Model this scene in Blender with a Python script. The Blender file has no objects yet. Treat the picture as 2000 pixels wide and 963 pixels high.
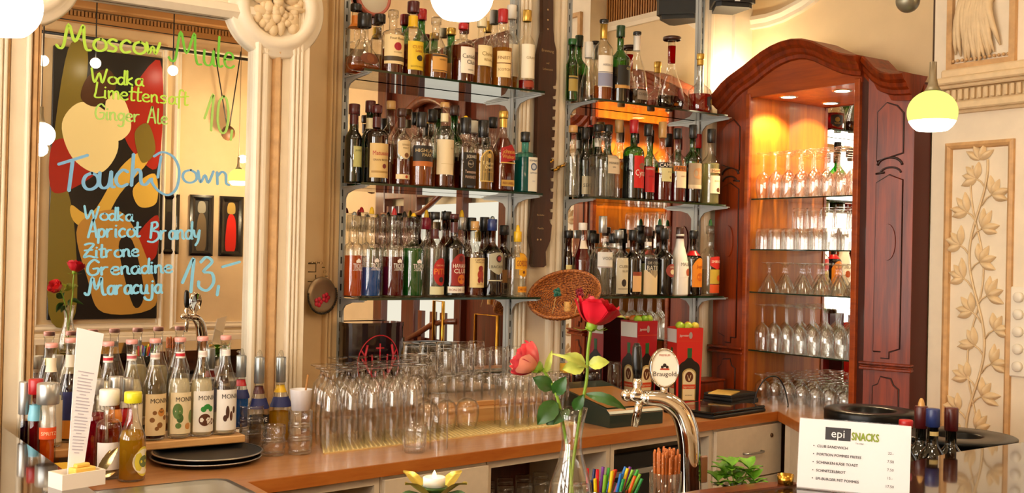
import bpy, math, random
import numpy as np
from mathutils import Vector, Matrix
random.seed(7)
S = bpy.context.scene
COL = S.collection
PI = math.pi
D2R = PI / 180

# ------------------------------------------------------------------ camera
F = 2150.0
CAM = np.array([0.0, 0.0, 1.55])
_a = math.atan(3040 / F)
_rho, _pit = 0.022, 0.0067
_V = np.array([math.cos(_a), math.sin(_a), 0.0])
_R = np.array([math.sin(_a), -math.cos(_a), 0.0])
_Z = np.array([0, 0, 1.0])
FW = math.cos(_pit) * _V + math.sin(_pit) * _Z
_U = math.cos(_pit) * _Z - math.sin(_pit) * _V
RC = math.cos(_rho) * _R + math.sin(_rho) * _U
UC = math.cos(_rho) * _U - math.sin(_rho) * _R
cd = bpy.data.cameras.new('camera')
cd.sensor_width = 36
cd.lens = 36 * F / 2000
cd.clip_start = 0.05
co = bpy.data.objects.new('camera', cd)
COL.objects.link(co)
co.matrix_world = Matrix(((RC[0], UC[0], -FW[0], CAM[0]), (RC[1], UC[1], -FW[1], CAM[1]), (RC[2], UC[2], -FW[2], CAM[2]), (0, 0, 0, 1)))
S.camera = co

# ------------------------------------------------------------------ exposure, world, lights
S.view_settings.view_transform = 'Standard'
S.view_settings.look = 'None'
S.view_settings.gamma = 1
S.view_settings.exposure = 0.22
S.view_settings.use_curve_mapping = False
cy = S.cycles
cy.max_bounces = 20
cy.transmission_bounces = 14
cy.transparent_max_bounces = 64
cy.glossy_bounces = 8
cy.diffuse_bounces = 4
cy.caustics_reflective = False
cy.caustics_refractive = False
cy.sample_clamp_indirect = 6
cy.blur_glossy = 0.5
cy.use_denoising = True
W = bpy.data.worlds.new('world'); S.world = W; W.use_nodes = True
W.node_tree.nodes['Background'].inputs[0].default_value = (1, .93, .82, 1)
W.node_tree.nodes['Background'].inputs[1].default_value = 0.6
WIN_STRENGTH = 9.0      # daylight in the windows
CEIL_STRENGTH = 13.0    # ceiling lamps
SHADE_STRENGTH = 9.0    # pendant shades
BULB_W = 9.0            # pendant bulbs
SPOT_W = 30.0           # cabinet spots
WARM = (1.0, 0.76, 0.47)

# ------------------------------------------------------------------ pixel helpers (2000x963 frame -> planes of the room)
def ray(px, py): return FW + (px - 1000) / F * RC - (py - 481.5) / F * UC
def _on(px, py, ax, val):
    d = ray(px, py); return CAM + (val - CAM[ax]) / d[ax] * d
def onx(px, py, v): return _on(px, py, 0, v)
def ony(px, py, v): return _on(px, py, 1, v)
def onz(px, py, v): return _on(px, py, 2, v)
def depth(p): return float((np.array(p) - CAM) @ FW)

# ------------------------------------------------------------------ mesh builder
class MB:
    def __init__(s): s.v = []; s.f = []; s.m = []; s.sm = []
    def add(s, vs, fs, mi=0, smooth=False):
        o = len(s.v); s.v += [tuple(map(float, p)) for p in vs]
        for f in fs: s.f.append(tuple(i + o for i in f)); s.m.append(mi); s.sm.append(smooth)
    def box(s, a, b, mi=0, bev=0.0, M=None):
        x0, y0, z0 = [min(a[i], b[i]) for i in range(3)]; x1, y1, z1 = [max(a[i], b[i]) for i in range(3)]
        if bev <= 0:
            vs = [(x0,y0,z0),(x1,y0,z0),(x1,y1,z0),(x0,y1,z0),(x0,y0,z1),(x1,y0,z1),(x1,y1,z1),(x0,y1,z1)]
            fs = [(0,3,2,1),(4,5,6,7),(0,1,5,4),(1,2,6,5),(2,3,7,6),(3,0,4,7)]
        else:
            e = min(bev, (x1-x0)*.49, (y1-y0)*.49, (z1-z0)*.49); vs = []; fs = []
            def ring(z, i): return [(x0+i,y0+e,z),(x0+e,y0+i,z),(x1-e,y0+i,z),(x1-i,y0+e,z),(x1-i,y1-e,z),(x1-e,y1-i,z),(x0+e,y1-i,z),(x0+i,y1-e,z)]
            for z, i in ((z0,e*.98),(z0+e,0),(z1-e,0),(z1,e*.98)): vs += ring(z, i)
            for k in range(3):
                for j in range(8):
                    fs.append((k*8+j, k*8+(j+1)%8, k*8+8+(j+1)%8, k*8+8+j))
            fs.append(tuple(range(7,-1,-1))); fs.append(tuple(range(24,32)))
        if M is not None: vs = [tuple(M @ Vector(p)) for p in vs]
        s.add(vs, fs, mi)
    def lathe(s, prof, n=24, mi=0, M=None, power=2.0, dy=1.0, smooth=True, caps=True, closed=False):
        # prof = [(r,z)...]; power > 2 squares the section, dy flattens it
        vs = []; fs = []
        N = len(prof)
        for r, z in prof:
            for k in range(n):
                t = 2*PI*k/n + PI/n; c, q = math.cos(t), math.sin(t)
                if power != 2.0:
                    d = (abs(c)**power + abs(q)**power) ** (-1/power)
                    w = min(1, max(0, (r/ max(p[0] for p in prof) - .45) / .35)); d = 1 + (d-1)*w
                    yy = 1 + (dy-1)*w
                else: d = 1; yy = dy
                vs.append((r*c*d, r*q*d*yy, z))
        for i in range(N - (0 if closed else 1)):
            a = i*n; b = ((i+1) % N)*n
            for k in range(n): fs.append((a+k, a+(k+1)%n, b+(k+1)%n, b+k))
        if caps and not closed:
            if prof[0][0] > 1e-5: fs.append(tuple(range(n-1,-1,-1)))
            if prof[-1][0] > 1e-5: fs.append(tuple((N-1)*n+k for k in range(n)))
        if M is not None: vs = [tuple(M @ Vector(p)) for p in vs]
        s.add(vs, fs, mi, smooth)
    def tube(s, pts, r, n=8, mi=0, caps=True, smooth=True):
        pts = [Vector(p) for p in pts]; rs = r if isinstance(r, (list, tuple)) else [r]*len(pts)
        vs = []; fs = []; up = None
        for i, p in enumerate(pts):
            t = (pts[min(i+1, len(pts)-1)] - pts[max(i-1, 0)]).normalized()
            if up is None:
                up = Vector((0,0,1)) if abs(t.z) < .9 else Vector((1,0,0))
            u = (up - t*up.dot(t)).normalized(); w = t.cross(u); up = u
            for k in range(n):
                a = 2*PI*k/n; vs.append(p + (u*math.cos(a) + w*math.sin(a))*rs[i])
        for i in range(len(pts)-1):
            for k in range(n): fs.append((i*n+k, i*n+(k+1)%n, i*n+n+(k+1)%n, i*n+n+k))
        if caps: fs.append(tuple(range(n-1,-1,-1))); fs.append(tuple((len(pts)-1)*n+k for k in range(n)))
        s.add(vs, fs, mi, smooth)
    def prism(s, poly, h0, h1, mi=0, axis='z', M=None, smooth=False):
        # poly 2D outline, extruded along axis from h0 to h1
        n = len(poly)
        def P(a, b, h): return {'z': (a,b,h), 'y': (a,h,b), 'x': (h,a,b)}[axis]
        vs = [P(a,b,h0) for a,b in poly] + [P(a,b,h1) for a,b in poly]
        fs = [tuple(range(n-1,-1,-1)), tuple(range(n,2*n))]
        if M is not None: vs = [tuple(M @ Vector(p)) for p in vs]
        s.add(vs, fs, mi, False)
        s.add(vs, [(i,(i+1)%n,n+(i+1)%n,n+i) for i in range(n)], mi, smooth)
    def sweep(s, path, sec, mi=0, closed=False, plane='xz', smooth=False):
        # mitred sweep of section (in-plane offset, out-of-plane offset) along a planar path
        n = len(path); m = len(sec); vs = []; fs = []
        for i in range(n):
            p = Vector(path[i]); a = Vector(path[(i-1) % n]) if (closed or i > 0) else None; b = Vector(path[(i+1) % n]) if (closed or i < n-1) else None
            d1 = (p-a).normalized() if a is not None else None; d2 = (b-p).normalized() if b is not None else None
            if d1 is None: d1 = d2
            if d2 is None: d2 = d1
            n1 = Vector((-d1.y, d1.x)); n2 = Vector((-d2.y, d2.x)); mm = (n1+n2)
            if mm.length < 1e-6: mm = n1
            mm.normalize(); k = 1/max(.35, mm.dot(n1))
            for o, h in sec:
                q = p + mm*o*k
                vs.append({'xz': (q.x, h, q.y), 'yz': (h, q.x, q.y), 'xy': (q.x, q.y, h)}[plane])
        for i in range(n if closed else n-1):
            j = (i+1) % n
            for k in range(m-1): fs.append((i*m+k, i*m+k+1, j*m+k+1, j*m+k))
        s.add(vs, fs, mi, smooth)
    def ellipsoid(s, c, r, n=14, mi=0, M=None):
        prof = []
        vs = []; fs = []
        k = n//2
        for i in range(k+1):
            a = -PI/2 + PI*i/k
            for j in range(n):
                b = 2*PI*j/n
                vs.append((c[0]+r[0]*math.cos(a)*math.cos(b), c[1]+r[1]*math.cos(a)*math.sin(b), c[2]+r[2]*math.sin(a)))
        for i in range(k):
            for j in range(n): fs.append((i*n+j, i*n+(j+1)%n, i*n+n+(j+1)%n, i*n+n+j))
        if M is not None: vs = [tuple(M @ Vector(p)) for p in vs]
        s.add(vs, fs, mi, True)
    def grid(s, fn, nu, nv, mi=0, smooth=True):
        vs = [fn(i/nu, j/nv) for j in range(nv+1) for i in range(nu+1)]
        fs = [(j*(nu+1)+i, j*(nu+1)+i+1, (j+1)*(nu+1)+i+1, (j+1)*(nu+1)+i) for j in range(nv) for i in range(nu)]
        s.add(vs, fs, mi, smooth)
    def build(s, name, mats, parent=None, loc=None, rotz=None):
        me = bpy.data.meshes.new(name); me.from_pydata(s.v, [], s.f)
        mats = mats if isinstance(mats, (list, tuple)) else [mats]
        for m in mats: me.materials.append(m)
        me.polygons.foreach_set('material_index', s.m); me.polygons.foreach_set('use_smooth', s.sm)
        me.validate(); me.update()
        o = bpy.data.objects.new(name, me); COL.objects.link(o)
        if parent is not None: o.parent = parent
        if loc is not None: o.location = [float(q) for q in loc]
        if rotz is not None: o.rotation_euler = (0, 0, rotz)
        return o

def tag(o, label, cat, group=None, kind=None):
    if label: o['label'] = label
    if cat: o['category'] = cat
    if group: o['group'] = group
    if kind: o['kind'] = kind
    return o
def thing(name, label, cat, loc=(0,0,0), rotz=0.0, group=None):
    o = bpy.data.objects.new(name, None); COL.objects.link(o)
    o.empty_display_size = .05
    o.location = [float(q) for q in loc]; o.rotation_euler = (0,0,rotz)
    return tag(o, label, cat, group)
def struct(name, mb, mats, parent=None):
    o = mb.build(name, mats, parent)
    if parent is None: o['kind'] = 'structure'
    return o
def dup(root, loc, rotz=0.0, label=None, group=None):
    r = root.copy(); COL.objects.link(r); r.location = [float(q) for q in loc]; r.rotation_euler = (0,0,rotz)
    if label: r['label'] = label
    if group: r['group'] = group
    for ch in list(root.children):
        c = ch.copy(); COL.objects.link(c); c.parent = r
        for g in ch.children:
            d = g.copy(); COL.objects.link(d); d.parent = c
    return r

# ------------------------------------------------------------------ materials
def newmat(name):
    m = bpy.data.materials.new(name); m.use_nodes = True; nt = m.node_tree
    for n in list(nt.nodes): nt.nodes.remove(n)
    out = nt.nodes.new('ShaderNodeOutputMaterial'); return m, nt, out
def hexc(h):
    h = h.lstrip('#'); c = [int(h[i:i+2],16)/255 for i in (0,2,4)]
    return tuple(x/12.92 if x <= .04045 else ((x+.055)/1.055)**2.4 for x in c)
_mc = {}
def pbr(name, col, rough=.5, metal=0.0, coat=0.0, noise=0.0, nscale=30.0, bump=0.0, bscale=200.0, spec=.5, sss=0.0, trans=0.0, stretch=None):
    if name in _mc: return _mc[name]
    if isinstance(col, str): col = hexc(col)
    m, nt, out = newmat(name); b = nt.nodes.new('ShaderNodeBsdfPrincipled'); nt.links.new(b.outputs[0], out.inputs[0])
    b.inputs['Base Color'].default_value = (*col, 1); b.inputs['Roughness'].default_value = rough; b.inputs['Metallic'].default_value = metal
    b.inputs['Coat Weight'].default_value = coat; b.inputs['Specular IOR Level'].default_value = spec
    if trans: b.inputs['Transmission Weight'].default_value = trans
    if sss:
        b.inputs['Subsurface Weight'].default_value = sss; b.inputs['Subsurface Radius'].default_value = (.02,.01,.006); b.inputs['Subsurface Scale'].default_value = .3
    if noise or bump:
        tc = nt.nodes.new('ShaderNodeTexCoord'); mp = nt.nodes.new('ShaderNodeMapping'); nt.links.new(tc.outputs['Object'], mp.inputs[0])
        if stretch: mp.inputs['Scale'].default_value = stretch
    if noise:
        nz = nt.nodes.new('ShaderNodeTexNoise'); nz.inputs['Scale'].default_value = nscale; nz.inputs['Detail'].default_value = 4
        nt.links.new(mp.outputs[0], nz.inputs['Vector'])
        rp = nt.nodes.new('ShaderNodeValToRGB'); nt.links.new(nz.outputs[0], rp.inputs[0])
        rp.color_ramp.elements[0].position = .3; rp.color_ramp.elements[1].position = .7
        rp.color_ramp.elements[0].color = (*[c*(1-noise) for c in col],1); rp.color_ramp.elements[1].color = (*[min(1,c*(1+noise*.6)) for c in col],1)
        nt.links.new(rp.outputs[0], b.inputs['Base Color'])
    if bump:
        n2 = nt.nodes.new('ShaderNodeTexNoise'); n2.inputs['Scale'].default_value = bscale; nt.links.new(mp.outputs[0], n2.inputs['Vector'])
        bp = nt.nodes.new('ShaderNodeBump'); bp.inputs['Strength'].default_value = bump; bp.inputs['Distance'].default_value = .003
        nt.links.new(n2.outputs[0], bp.inputs['Height']); nt.links.new(bp.outputs[0], b.inputs['Normal'])
    _mc[name] = m; return m
def wood(name, c0, c1, rough=.35, coat=.3, axis=2, scale=9.0, bands=True):
    if name in _mc: return _mc[name]
    c0 = hexc(c0) if isinstance(c0,str) else c0; c1 = hexc(c1) if isinstance(c1,str) else c1
    m, nt, out = newmat(name); b = nt.nodes.new('ShaderNodeBsdfPrincipled'); nt.links.new(b.outputs[0], out.inputs[0])
    b.inputs['Roughness'].default_value = rough; b.inputs['Coat Weight'].default_value = coat; b.inputs['Coat Roughness'].default_value = .12
    tc = nt.nodes.new('ShaderNodeTexCoord'); mp = nt.nodes.new('ShaderNodeMapping'); nt.links.new(tc.outputs['Object'], mp.inputs[0])
    sc = [scale]*3; sc[axis] = scale*.07; mp.inputs['Scale'].default_value = sc
    nz = nt.nodes.new('ShaderNodeTexNoise'); nz.inputs['Scale'].default_value = 4; nz.inputs['Detail'].default_value = 6; nz.inputs['Distortion'].default_value = .6
    nt.links.new(mp.outputs[0], nz.inputs['Vector'])
    n2 = nt.nodes.new('ShaderNodeTexNoise'); n2.inputs['Scale'].default_value = 22; n2.inputs['Detail'].default_value = 3; nt.links.new(mp.outputs[0], n2.inputs['Vector'])
    mx = nt.nodes.new('ShaderNodeMath'); mx.operation = 'MULTIPLY_ADD'; nt.links.new(n2.outputs[0], mx.inputs[0]); mx.inputs[1].default_value = .35; nt.links.new(nz.outputs[0], mx.inputs[2])
    rp = nt.nodes.new('ShaderNodeValToRGB'); nt.links.new(mx.outputs[0], rp.inputs[0])
    rp.color_ramp.elements[0].position = .4; rp.color_ramp.elements[1].position = .95
    rp.color_ramp.elements[0].color = (*c0,1); rp.color_ramp.elements[1].color = (*c1,1)
    nt.links.new(rp.outputs[0], b.inputs['Base Color'])
    _mc[name] = m; return m
def glass(name, tint=(.97,.97,.95), edge=.5, gloss=1.0, rough=.01, ior=1.5):
    """thin clear glass: fresnel mirror over a see-through wall that absorbs more where the wall is met edge-on"""
    if name in _mc: return _mc[name]
    if isinstance(tint,str): tint = hexc(tint)
    m, nt, out = newmat(name)
    tr = nt.nodes.new('ShaderNodeBsdfTransparent'); gl = nt.nodes.new('ShaderNodeBsdfGlossy'); gl.inputs['Roughness'].default_value = rough
    gl.inputs['Color'].default_value = (gloss,gloss,gloss,1)
    lw = nt.nodes.new('ShaderNodeLayerWeight'); lw.inputs['Blend'].default_value = .35
    rp = nt.nodes.new('ShaderNodeValToRGB'); nt.links.new(lw.outputs['Facing'], rp.inputs[0])
    rp.color_ramp.elements[0].position = .25; rp.color_ramp.elements[0].color = (*tint,1)
    rp.color_ramp.elements[1].color = (*[(c**1.6)*edge for c in tint],1)
    nt.links.new(rp.outputs[0], tr.inputs[0])
    l2 = nt.nodes.new('ShaderNodeLayerWeight'); l2.inputs['Blend'].default_value = .5
    pw = nt.nodes.new('ShaderNodeMath'); pw.operation = 'POWER'; nt.links.new(l2.outputs['Facing'], pw.inputs[0]); pw.inputs[1].default_value = 4.0
    f0 = ((ior-1)/(ior+1))**2
    fr = nt.nodes.new('ShaderNodeMath'); fr.operation = 'MULTIPLY_ADD'; nt.links.new(pw.outputs[0], fr.inputs[0]); fr.inputs[1].default_value = 1-f0; fr.inputs[2].default_value = f0
    mx = nt.nodes.new('ShaderNodeMixShader'); nt.links.new(fr.outputs[0], mx.inputs[0]); nt.links.new(tr.outputs[0], mx.inputs[1]); nt.links.new(gl.outputs[0], mx.inputs[2])
    nt.links.new(mx.outputs[0], out.inputs[0]); _mc[name] = m; return m
def liquid(name, col, rough=0.0, ior=1.2, cloud=.35):
    if name in _mc: return _mc[name]
    if isinstance(col,str): col = hexc(col)
    m, nt, out = newmat(name)
    g = nt.nodes.new('ShaderNodeBsdfRefraction'); g.inputs['Color'].default_value = (*col,1); g.inputs['Roughness'].default_value = rough; g.inputs['IOR'].default_value = ior
    p = nt.nodes.new('ShaderNodeBsdfTransparent'); p.inputs['Color'].default_value = (*[c**.6 for c in col],1)
    d = nt.nodes.new('ShaderNodeBsdfDiffuse'); d.inputs['Color'].default_value = (*col,1)
    t = nt.nodes.new('ShaderNodeBsdfTranslucent'); t.inputs['Color'].default_value = (*col,1)
    def mix(f, x, y):
        q = nt.nodes.new('ShaderNodeMixShader'); q.inputs[0].default_value = f; nt.links.new(x.outputs[0], q.inputs[1]); nt.links.new(y.outputs[0], q.inputs[2]); return q
    mx = mix(cloud, mix(.25, p, g), mix(.5, d, t))
    nt.links.new(mx.outputs[0], out.inputs[0]); _mc[name] = m; return m
def emit(name, col, st):
    if name in _mc: return _mc[name]
    if isinstance(col,str): col = hexc(col)
    m, nt, out = newmat(name); e = nt.nodes.new('ShaderNodeEmission'); e.inputs[0].default_value = (*col,1); e.inputs[1].default_value = st
    nt.links.new(e.outputs[0], out.inputs[0]); _mc[name] = m; return m
def ink(c): return pbr('ink_'+c, c, .5)

M_WALL = pbr('cream_plaster', '#dcc094', .65, noise=.06, nscale=6, bump=.15, bscale=60)
M_TRIM = pbr('cream_paint', '#e9dac0', .4, noise=.05, nscale=14, bump=.12, bscale=90)
M_RELIEF = pbr('relief_plaster', '#dec398', .6, noise=.08, nscale=30)
M_GROOVE = pbr('brown_groove_paint', '#cba06c', .55, noise=.2, nscale=25)  # browner, mottled paint for moulding strips and panel frames
M_CEIL = pbr('ceiling_paint', '#e9d9b8', .7)
M_FLOOR = wood('floor_boards', '#5a3018', '#8a5228', .4, .2, axis=0)
M_MIRROR = pbr('mirror_silver', (.9,.88,.84), .0, 1.0)
M_STEEL = pbr('brushed_steel', '#b9b9b6', .28, 1.0)
M_RAIL = pbr('galvanised_rail', '#b2b6b6', .5, .45)
M_CHROME = pbr('chrome', '#dcd6cc', .06, 1.0)
M_BLACK = pbr('black_gloss', '#0a0a0b', .12, coat=.5)
M_BLACKM = pbr('black_matte', '#141312', .5)
M_WOODR = wood('red_cabinet_wood', '#4c1200', '#963600', .42, .10, axis=2, scale=8)
M_WOODRI = wood('inner_cabinet_wood', '#a44e08', '#cf7416', .45, .08, axis=2, scale=7)
M_WOODD = wood('dark_door_wood', '#3a1208', '#6a2a12', .35, .4, axis=2)
M_BEECH = wood('beech_counter', '#ae7240', '#c58c58', .30, .35, axis=0, scale=10)
M_LAM = pbr('cream_laminate', '#dfcdb2', .45, noise=.04, nscale=40)
M_WHITE = pbr('white_paper', '#e9e7ea', .55)
M_BRASS = pbr('brass', '#c99a3e', .22, 1.0)
M_GOLD = pbr('gold_foil', '#c8a050', .35, .8)
M_BAR = pbr('polished_bar_stone', '#2e1c10', .07, coat=.6, noise=.5, nscale=12)
G_CLEAR = glass('clear_glass', (.98,.975,.96), .5, ior=1.7)
G_DRINK = glass('drinking_glass', (.99,.988,.98), .60, rough=.04, ior=1.75)
G_SHELF = glass('shelf_glass', (.90,.96,.88), .35)
M_SHELFEDGE = pbr('green_glass_edge', '#0f2a18', .15, coat=.5)
# ================================================================== THE SETTING
YW = 3.72      # back wall plane
XB = 4.03      # right wall plane
YF = -1.6      # wall opposite the bar
XL = -2.6      # left wall with the windows
ZC = 3.5
b = MB(); b.box((XL-.1, YF-.1, -.1), (XB+.1, YW+.1, 0)); struct('floor', b, M_FLOOR)
b = MB(); b.box((XL-.1, YF-.1, ZC), (XB+.1, YW+.1, ZC+.1)); struct('ceiling', b, M_CEIL)
b = MB(); b.box((XL-.1, YW, 0), (XB+.1, YW+.1, ZC)); struct('wall_back', b, M_WALL)
b = MB(); b.box((XB, YF-.1, 0), (XB+.1, YW, ZC)); struct('wall_right', b, M_WALL)
b = MB(); b.box((XL-.1, YF-.1, 0), (XB, YF, ZC)); struct('wall_front', b, M_WALL)
# left wall is a row of tall street windows
wy = [(-1.2, .2), (.6, 2.0), (2.3, 3.5)]
b = MB(); ys = [YF] + [q for w in wy for q in w] + [YW]
for i in range(0, len(ys), 2): b.box((XL-.1, ys[i], 0), (XL, ys[i+1], ZC))
for y0, y1 in wy: b.box((XL-.1, y0, 0), (XL, y1, .7)); b.box((XL-.1, y0, 2.9), (XL, y1, ZC))
struct('wall_left', b, M_WALL)
M_DAY = emit('daylight_pane', (1.0, .95, .87), WIN_STRENGTH)
for i, (y0, y1) in enumerate(wy):
    b = MB(); b.box((XL-.08, y0, .7), (XL-.06, y1, 2.9)); w = struct('window_%d' % (i+1), b, M_DAY)
    b = MB()
    for y in (y0, (y0+y1)/2-.03, y1-.06): b.box((XL-.06, y, .7), (XL, y+.06, 2.9), bev=.008)
    for z in (.7, 2.1, 2.84): b.box((XL-.055, y0, z), (XL-.005, y1, z+.06), bev=.008)
    b.build('window_frame', M_TRIM, w)

# --- chimney-breast block that carries the big framed mirror, with its pilasters
XM = lambda px, Y=3.47, py=400: float(ony(px, py, Y)[0])
Y1 = 3.50
b = MB(); b.box((.15, Y1+.006, .0), (1.60, YW, ZC)); struct('trim_1', b, M_TRIM)
def vprof(pts, z0, z1, name, mat, yb):
    # vertical moulding: profile [(X,Y)] in plan, closed against the wall at yb
    m = MB(); poly = [(pts[0][0], yb)] + pts + [(pts[-1][0], yb)]
    m.prism(poly, z0, z1, axis='z'); return struct(name, m, mat)
def reeds(x0, x1, n, y0, d, prof, k=5):
    w = (x1-x0)/n
    for i in range(n):
        for j in range(k+1):
            a = PI*j/k; prof.append((x0+w*(i+.5)-w*.5*math.cos(a), y0-d*math.sin(a)))
# right pilaster of the mirror
yb = Y1+.006; p = [(XM(490), 3.485)]
reeds(XM(490), XM(506), 1, 3.480, .022, p); reeds(XM(506), XM(521), 1, 3.478, .012, p)
p += [(XM(522), 3.482), (XM(530), 3.492)]
vprof(p, .92, 2.25, 'trim_2', M_TRIM, yb)
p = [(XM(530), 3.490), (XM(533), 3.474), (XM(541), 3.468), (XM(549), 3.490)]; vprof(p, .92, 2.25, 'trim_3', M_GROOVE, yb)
p = [(XM(549), 3.486), (XM(564), 3.486)]; reeds(XM(564), XM(587), 3, 3.478, .014, p); p += [(XM(588), 3.474), (XM(598), 3.470), (XM(599.5), 3.49)]
vprof(p, .92, ZC-.02, 'trim_4', M_TRIM, yb)
b = MB(); b.box((XM(530), 3.492, 2.25), (XM(565), yb, ZC-.02)); struct('trim_5', b, M_TRIM)
# left pilaster
p = [(XM(-30), 3.488), (XM(-20), 3.470)]; reeds(XM(-20), XM(9), 3, 3.472, .012, p); vprof(p, .92, ZC-.02, 'trim_6', M_TRIM, yb)
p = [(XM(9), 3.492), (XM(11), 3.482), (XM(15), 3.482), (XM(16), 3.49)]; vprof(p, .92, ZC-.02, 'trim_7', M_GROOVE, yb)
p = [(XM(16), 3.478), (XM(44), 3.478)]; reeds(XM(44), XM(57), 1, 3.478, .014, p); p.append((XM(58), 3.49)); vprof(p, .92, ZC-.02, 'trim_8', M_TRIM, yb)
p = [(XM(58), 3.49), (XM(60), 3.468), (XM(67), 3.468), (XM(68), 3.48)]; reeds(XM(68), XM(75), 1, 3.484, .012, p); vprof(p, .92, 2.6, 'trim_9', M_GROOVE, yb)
# top bar of the frame and the two corner rosettes
mx0, mx1 = XM(75, Y1), XM(490, Y1)
b = MB(); b.sweep([(mx0-.06, 2.30), (mx1+.06, 2.30)], [(0, 3.496), (.0, 3.47), (.02, 3.455), (.045, 3.46), (.05, 3.475), (.10, 3.475), (.10, 3.50)]); struct('trim_10', b, M_TRIM)
def rosette(cx, cz, label):
    t = thing('plaster_rosette', label, 'rosette', (cx, 3.50, cz))
    m = MB(); Rm = Matrix.Rotation(PI/2, 4, 'X')
    m.lathe([(.172,.0),(.172,.022),(.165,.034),(.150,.030),(.140,.046),(.118,.052),(.104,.044),(.098,.03),(.0,.03)], 56, M=Rm, caps=False)
    m.build('ring_moulding', M_TRIM, t)
    m = MB(); rnd = random.Random(3)
    for k in range(46):
        a = rnd.random()*2*PI; r = .086*math.sqrt(rnd.random()); q = .009+.012*rnd.random()
        m.ellipsoid((r*math.cos(a), -.034-.016*(1-r/.09), r*math.sin(a)), (q, q*.8, q*(.7+.6*rnd.random())), 10)
    for k in range(9):
        a = 2*PI*k/9; m.ellipsoid((.06*math.cos(a), -.036, .06*math.sin(a)), (.026*abs(math.cos(a))+.012, .014, .026*abs(math.sin(a))+.012), 10)
    m.build('carved_foliage', M_RELIEF, t)
rosette(1.471, 2.359, 'round plaster rosette with carved foliage at right corner of menu mirror')
rosette(.675, 2.359, 'round plaster rosette at left corner of menu mirror behind the pendant')

# --- flat wall strip left of the shelf mirror and the one between the two shelf mirrors
YP = 3.72
xs0, xs1 = XM(596, 3.70), XM(664, 3.70)
p = [(1.60, 3.718), (XM(638, 3.70), 3.718), (XM(639, 3.70), 3.705)]; reeds(XM(639,3.70), XM(652,3.70), 2, 3.705, .014, p); p += [(XM(653,3.7),3.712), (XM(656,3.7),3.70), (xs1,3.70)]
vprof(p, .92, ZC-.02, 'trim_11', M_WALL, YP)
xa, xb = XM(1007, 3.70), XM(1100, 3.70)
p = [(xa, 3.70)]; reeds(xa, XM(1030,3.70), 3, 3.70, .012, p); p += [(XM(1031,3.7),3.708), (XM(1072,3.7),3.708)]; reeds(XM(1073,3.7), xb, 2, 3.702, .014, p)
vprof(p, .92, ZC-.02, 'trim_12', M_TRIM, YP)
xc, xd = XM(1368, 3.70), XM(1400, 3.70)
p = [(xc, 3.70), (XM(1374,3.7), 3.695)]; reeds(XM(1374,3.7), XM(1388,3.7), 1, 3.70, .012, p); p += [(XM(1390,3.7), 3.708), (3.886,3.708), (3.888, 3.69), (3.90,3.69), (3.902,3.71), (XB,3.71)]
vprof(p, .92, ZC-.02, 'trim_13', M_TRIM, YP)

# --- shelf mirrors
def mirror(name, x0, x1, y, z0, z1, label):
    t = thing(name, label, 'mirror', ((x0+x1)/2, y, z0))
    m = MB(); m.box((x0-(x0+x1)/2, -.0, 0), (x1-(x0+x1)/2, .005, z1-z0)); m.build('glass_pane', M_MIRROR, t); return t
MIR2 = mirror('wall_mirror', xs1+.002, xa-.002, 3.713, .925, 3.3, 'tall wall mirror behind the left set of bottle shelves')
MIR3 = mirror('wall_mirror', xb+.002, xc-.002, 3.713, .925, 3.3, 'tall wall mirror behind the right set of bottle shelves')
MIR1 = mirror('wall_mirror', mx0-.004, mx1+.004, Y1, .925, 2.34, 'large framed mirror with green and blue handwritten drinks behind syrup bottles')

# --- right wall: mouldings, grille, ornament panel
XR = 3.90
b = MB(); b.box((XR, 2.12, .0), (XB, 2.625, ZC)); struct('trim_14', b, M_TRIM)   # pilaster slab
b = MB()
yL, yR = 2.545, 2.285
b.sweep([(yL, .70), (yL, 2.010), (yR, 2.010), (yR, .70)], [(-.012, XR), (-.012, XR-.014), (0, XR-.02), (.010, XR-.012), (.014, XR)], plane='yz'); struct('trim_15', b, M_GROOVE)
# capital: ledge, dentil band, lower fillet
b = MB()
kz = lambda z: 1.55+(z-1.55)*.975
def ledge(b, z0, z1, d, y0=2.60, y1=2.18, bev=.006): b.box((XR-d, y1, kz(z0)), (XR+.01, min(y0-.03, 2.60), kz(z1)), bev=bev)
ledge(b, 2.262, 2.29, .075); ledge(b, 2.247, 2.262, .06); ledge(b, 2.29, 2.325, .05, 2.59, 2.19); ledge(b, 2.195, 2.247, .03, 2.585, 2.195); ledge(b, 2.150, 2.162, .03, 2.59, 2.19); ledge(b, 2.162, 2.195, .045, 2.595, 2.185)
for k in range(14): b.box((XR-.046, 2.205+k*.0265, kz(2.200)), (XR-.028, 2.205+k*.0265+.015, kz(2.243)), bev=.003)
struct('trim_16', b, M_RELIEF)
# upper ornament panel (a plumed carving with beaded border)
t = thing('plaster_relief', 'carved plume relief in a beaded frame above the dentil ledge', 'relief', (XR, 2.415, 2.318))
m = MB(); m.sweep([(-.13,.0),(-.13,.6),(.13,.6),(.13,.0)], [(-.012,.0),(-.012,-.02),(.012,-.02),(.012,.0)], closed=True, plane='yz')
for k in range(13): m.ellipsoid((-.014, -.115+k*.019, .024), (.008,.007,.007), 8)
m.build('beaded_frame', M_GROOVE, t)
m = MB(); rnd = random.Random(5)
for k in range(22):
    y = .075-.15*k/21; h = .05+.045*math.sin(PI*k/21)+.03*rnd.random(); pts = []
    for j in range(7):
        u = j/6; pts.append((-.012-.022*math.sin(PI*u), y*(.55+.45*u)+.02*math.sin(2*u+k)+.012, .30-(.30-.16+h*.9+.05)*u))
    m.tube(pts, [.012,.016,.017,.015,.012,.009,.003], 8)
m.ellipsoid((-.012,.0,.30),(.03,.08,.09),14)
m.build('carved_plume', M_RELIEF, t)
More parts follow.
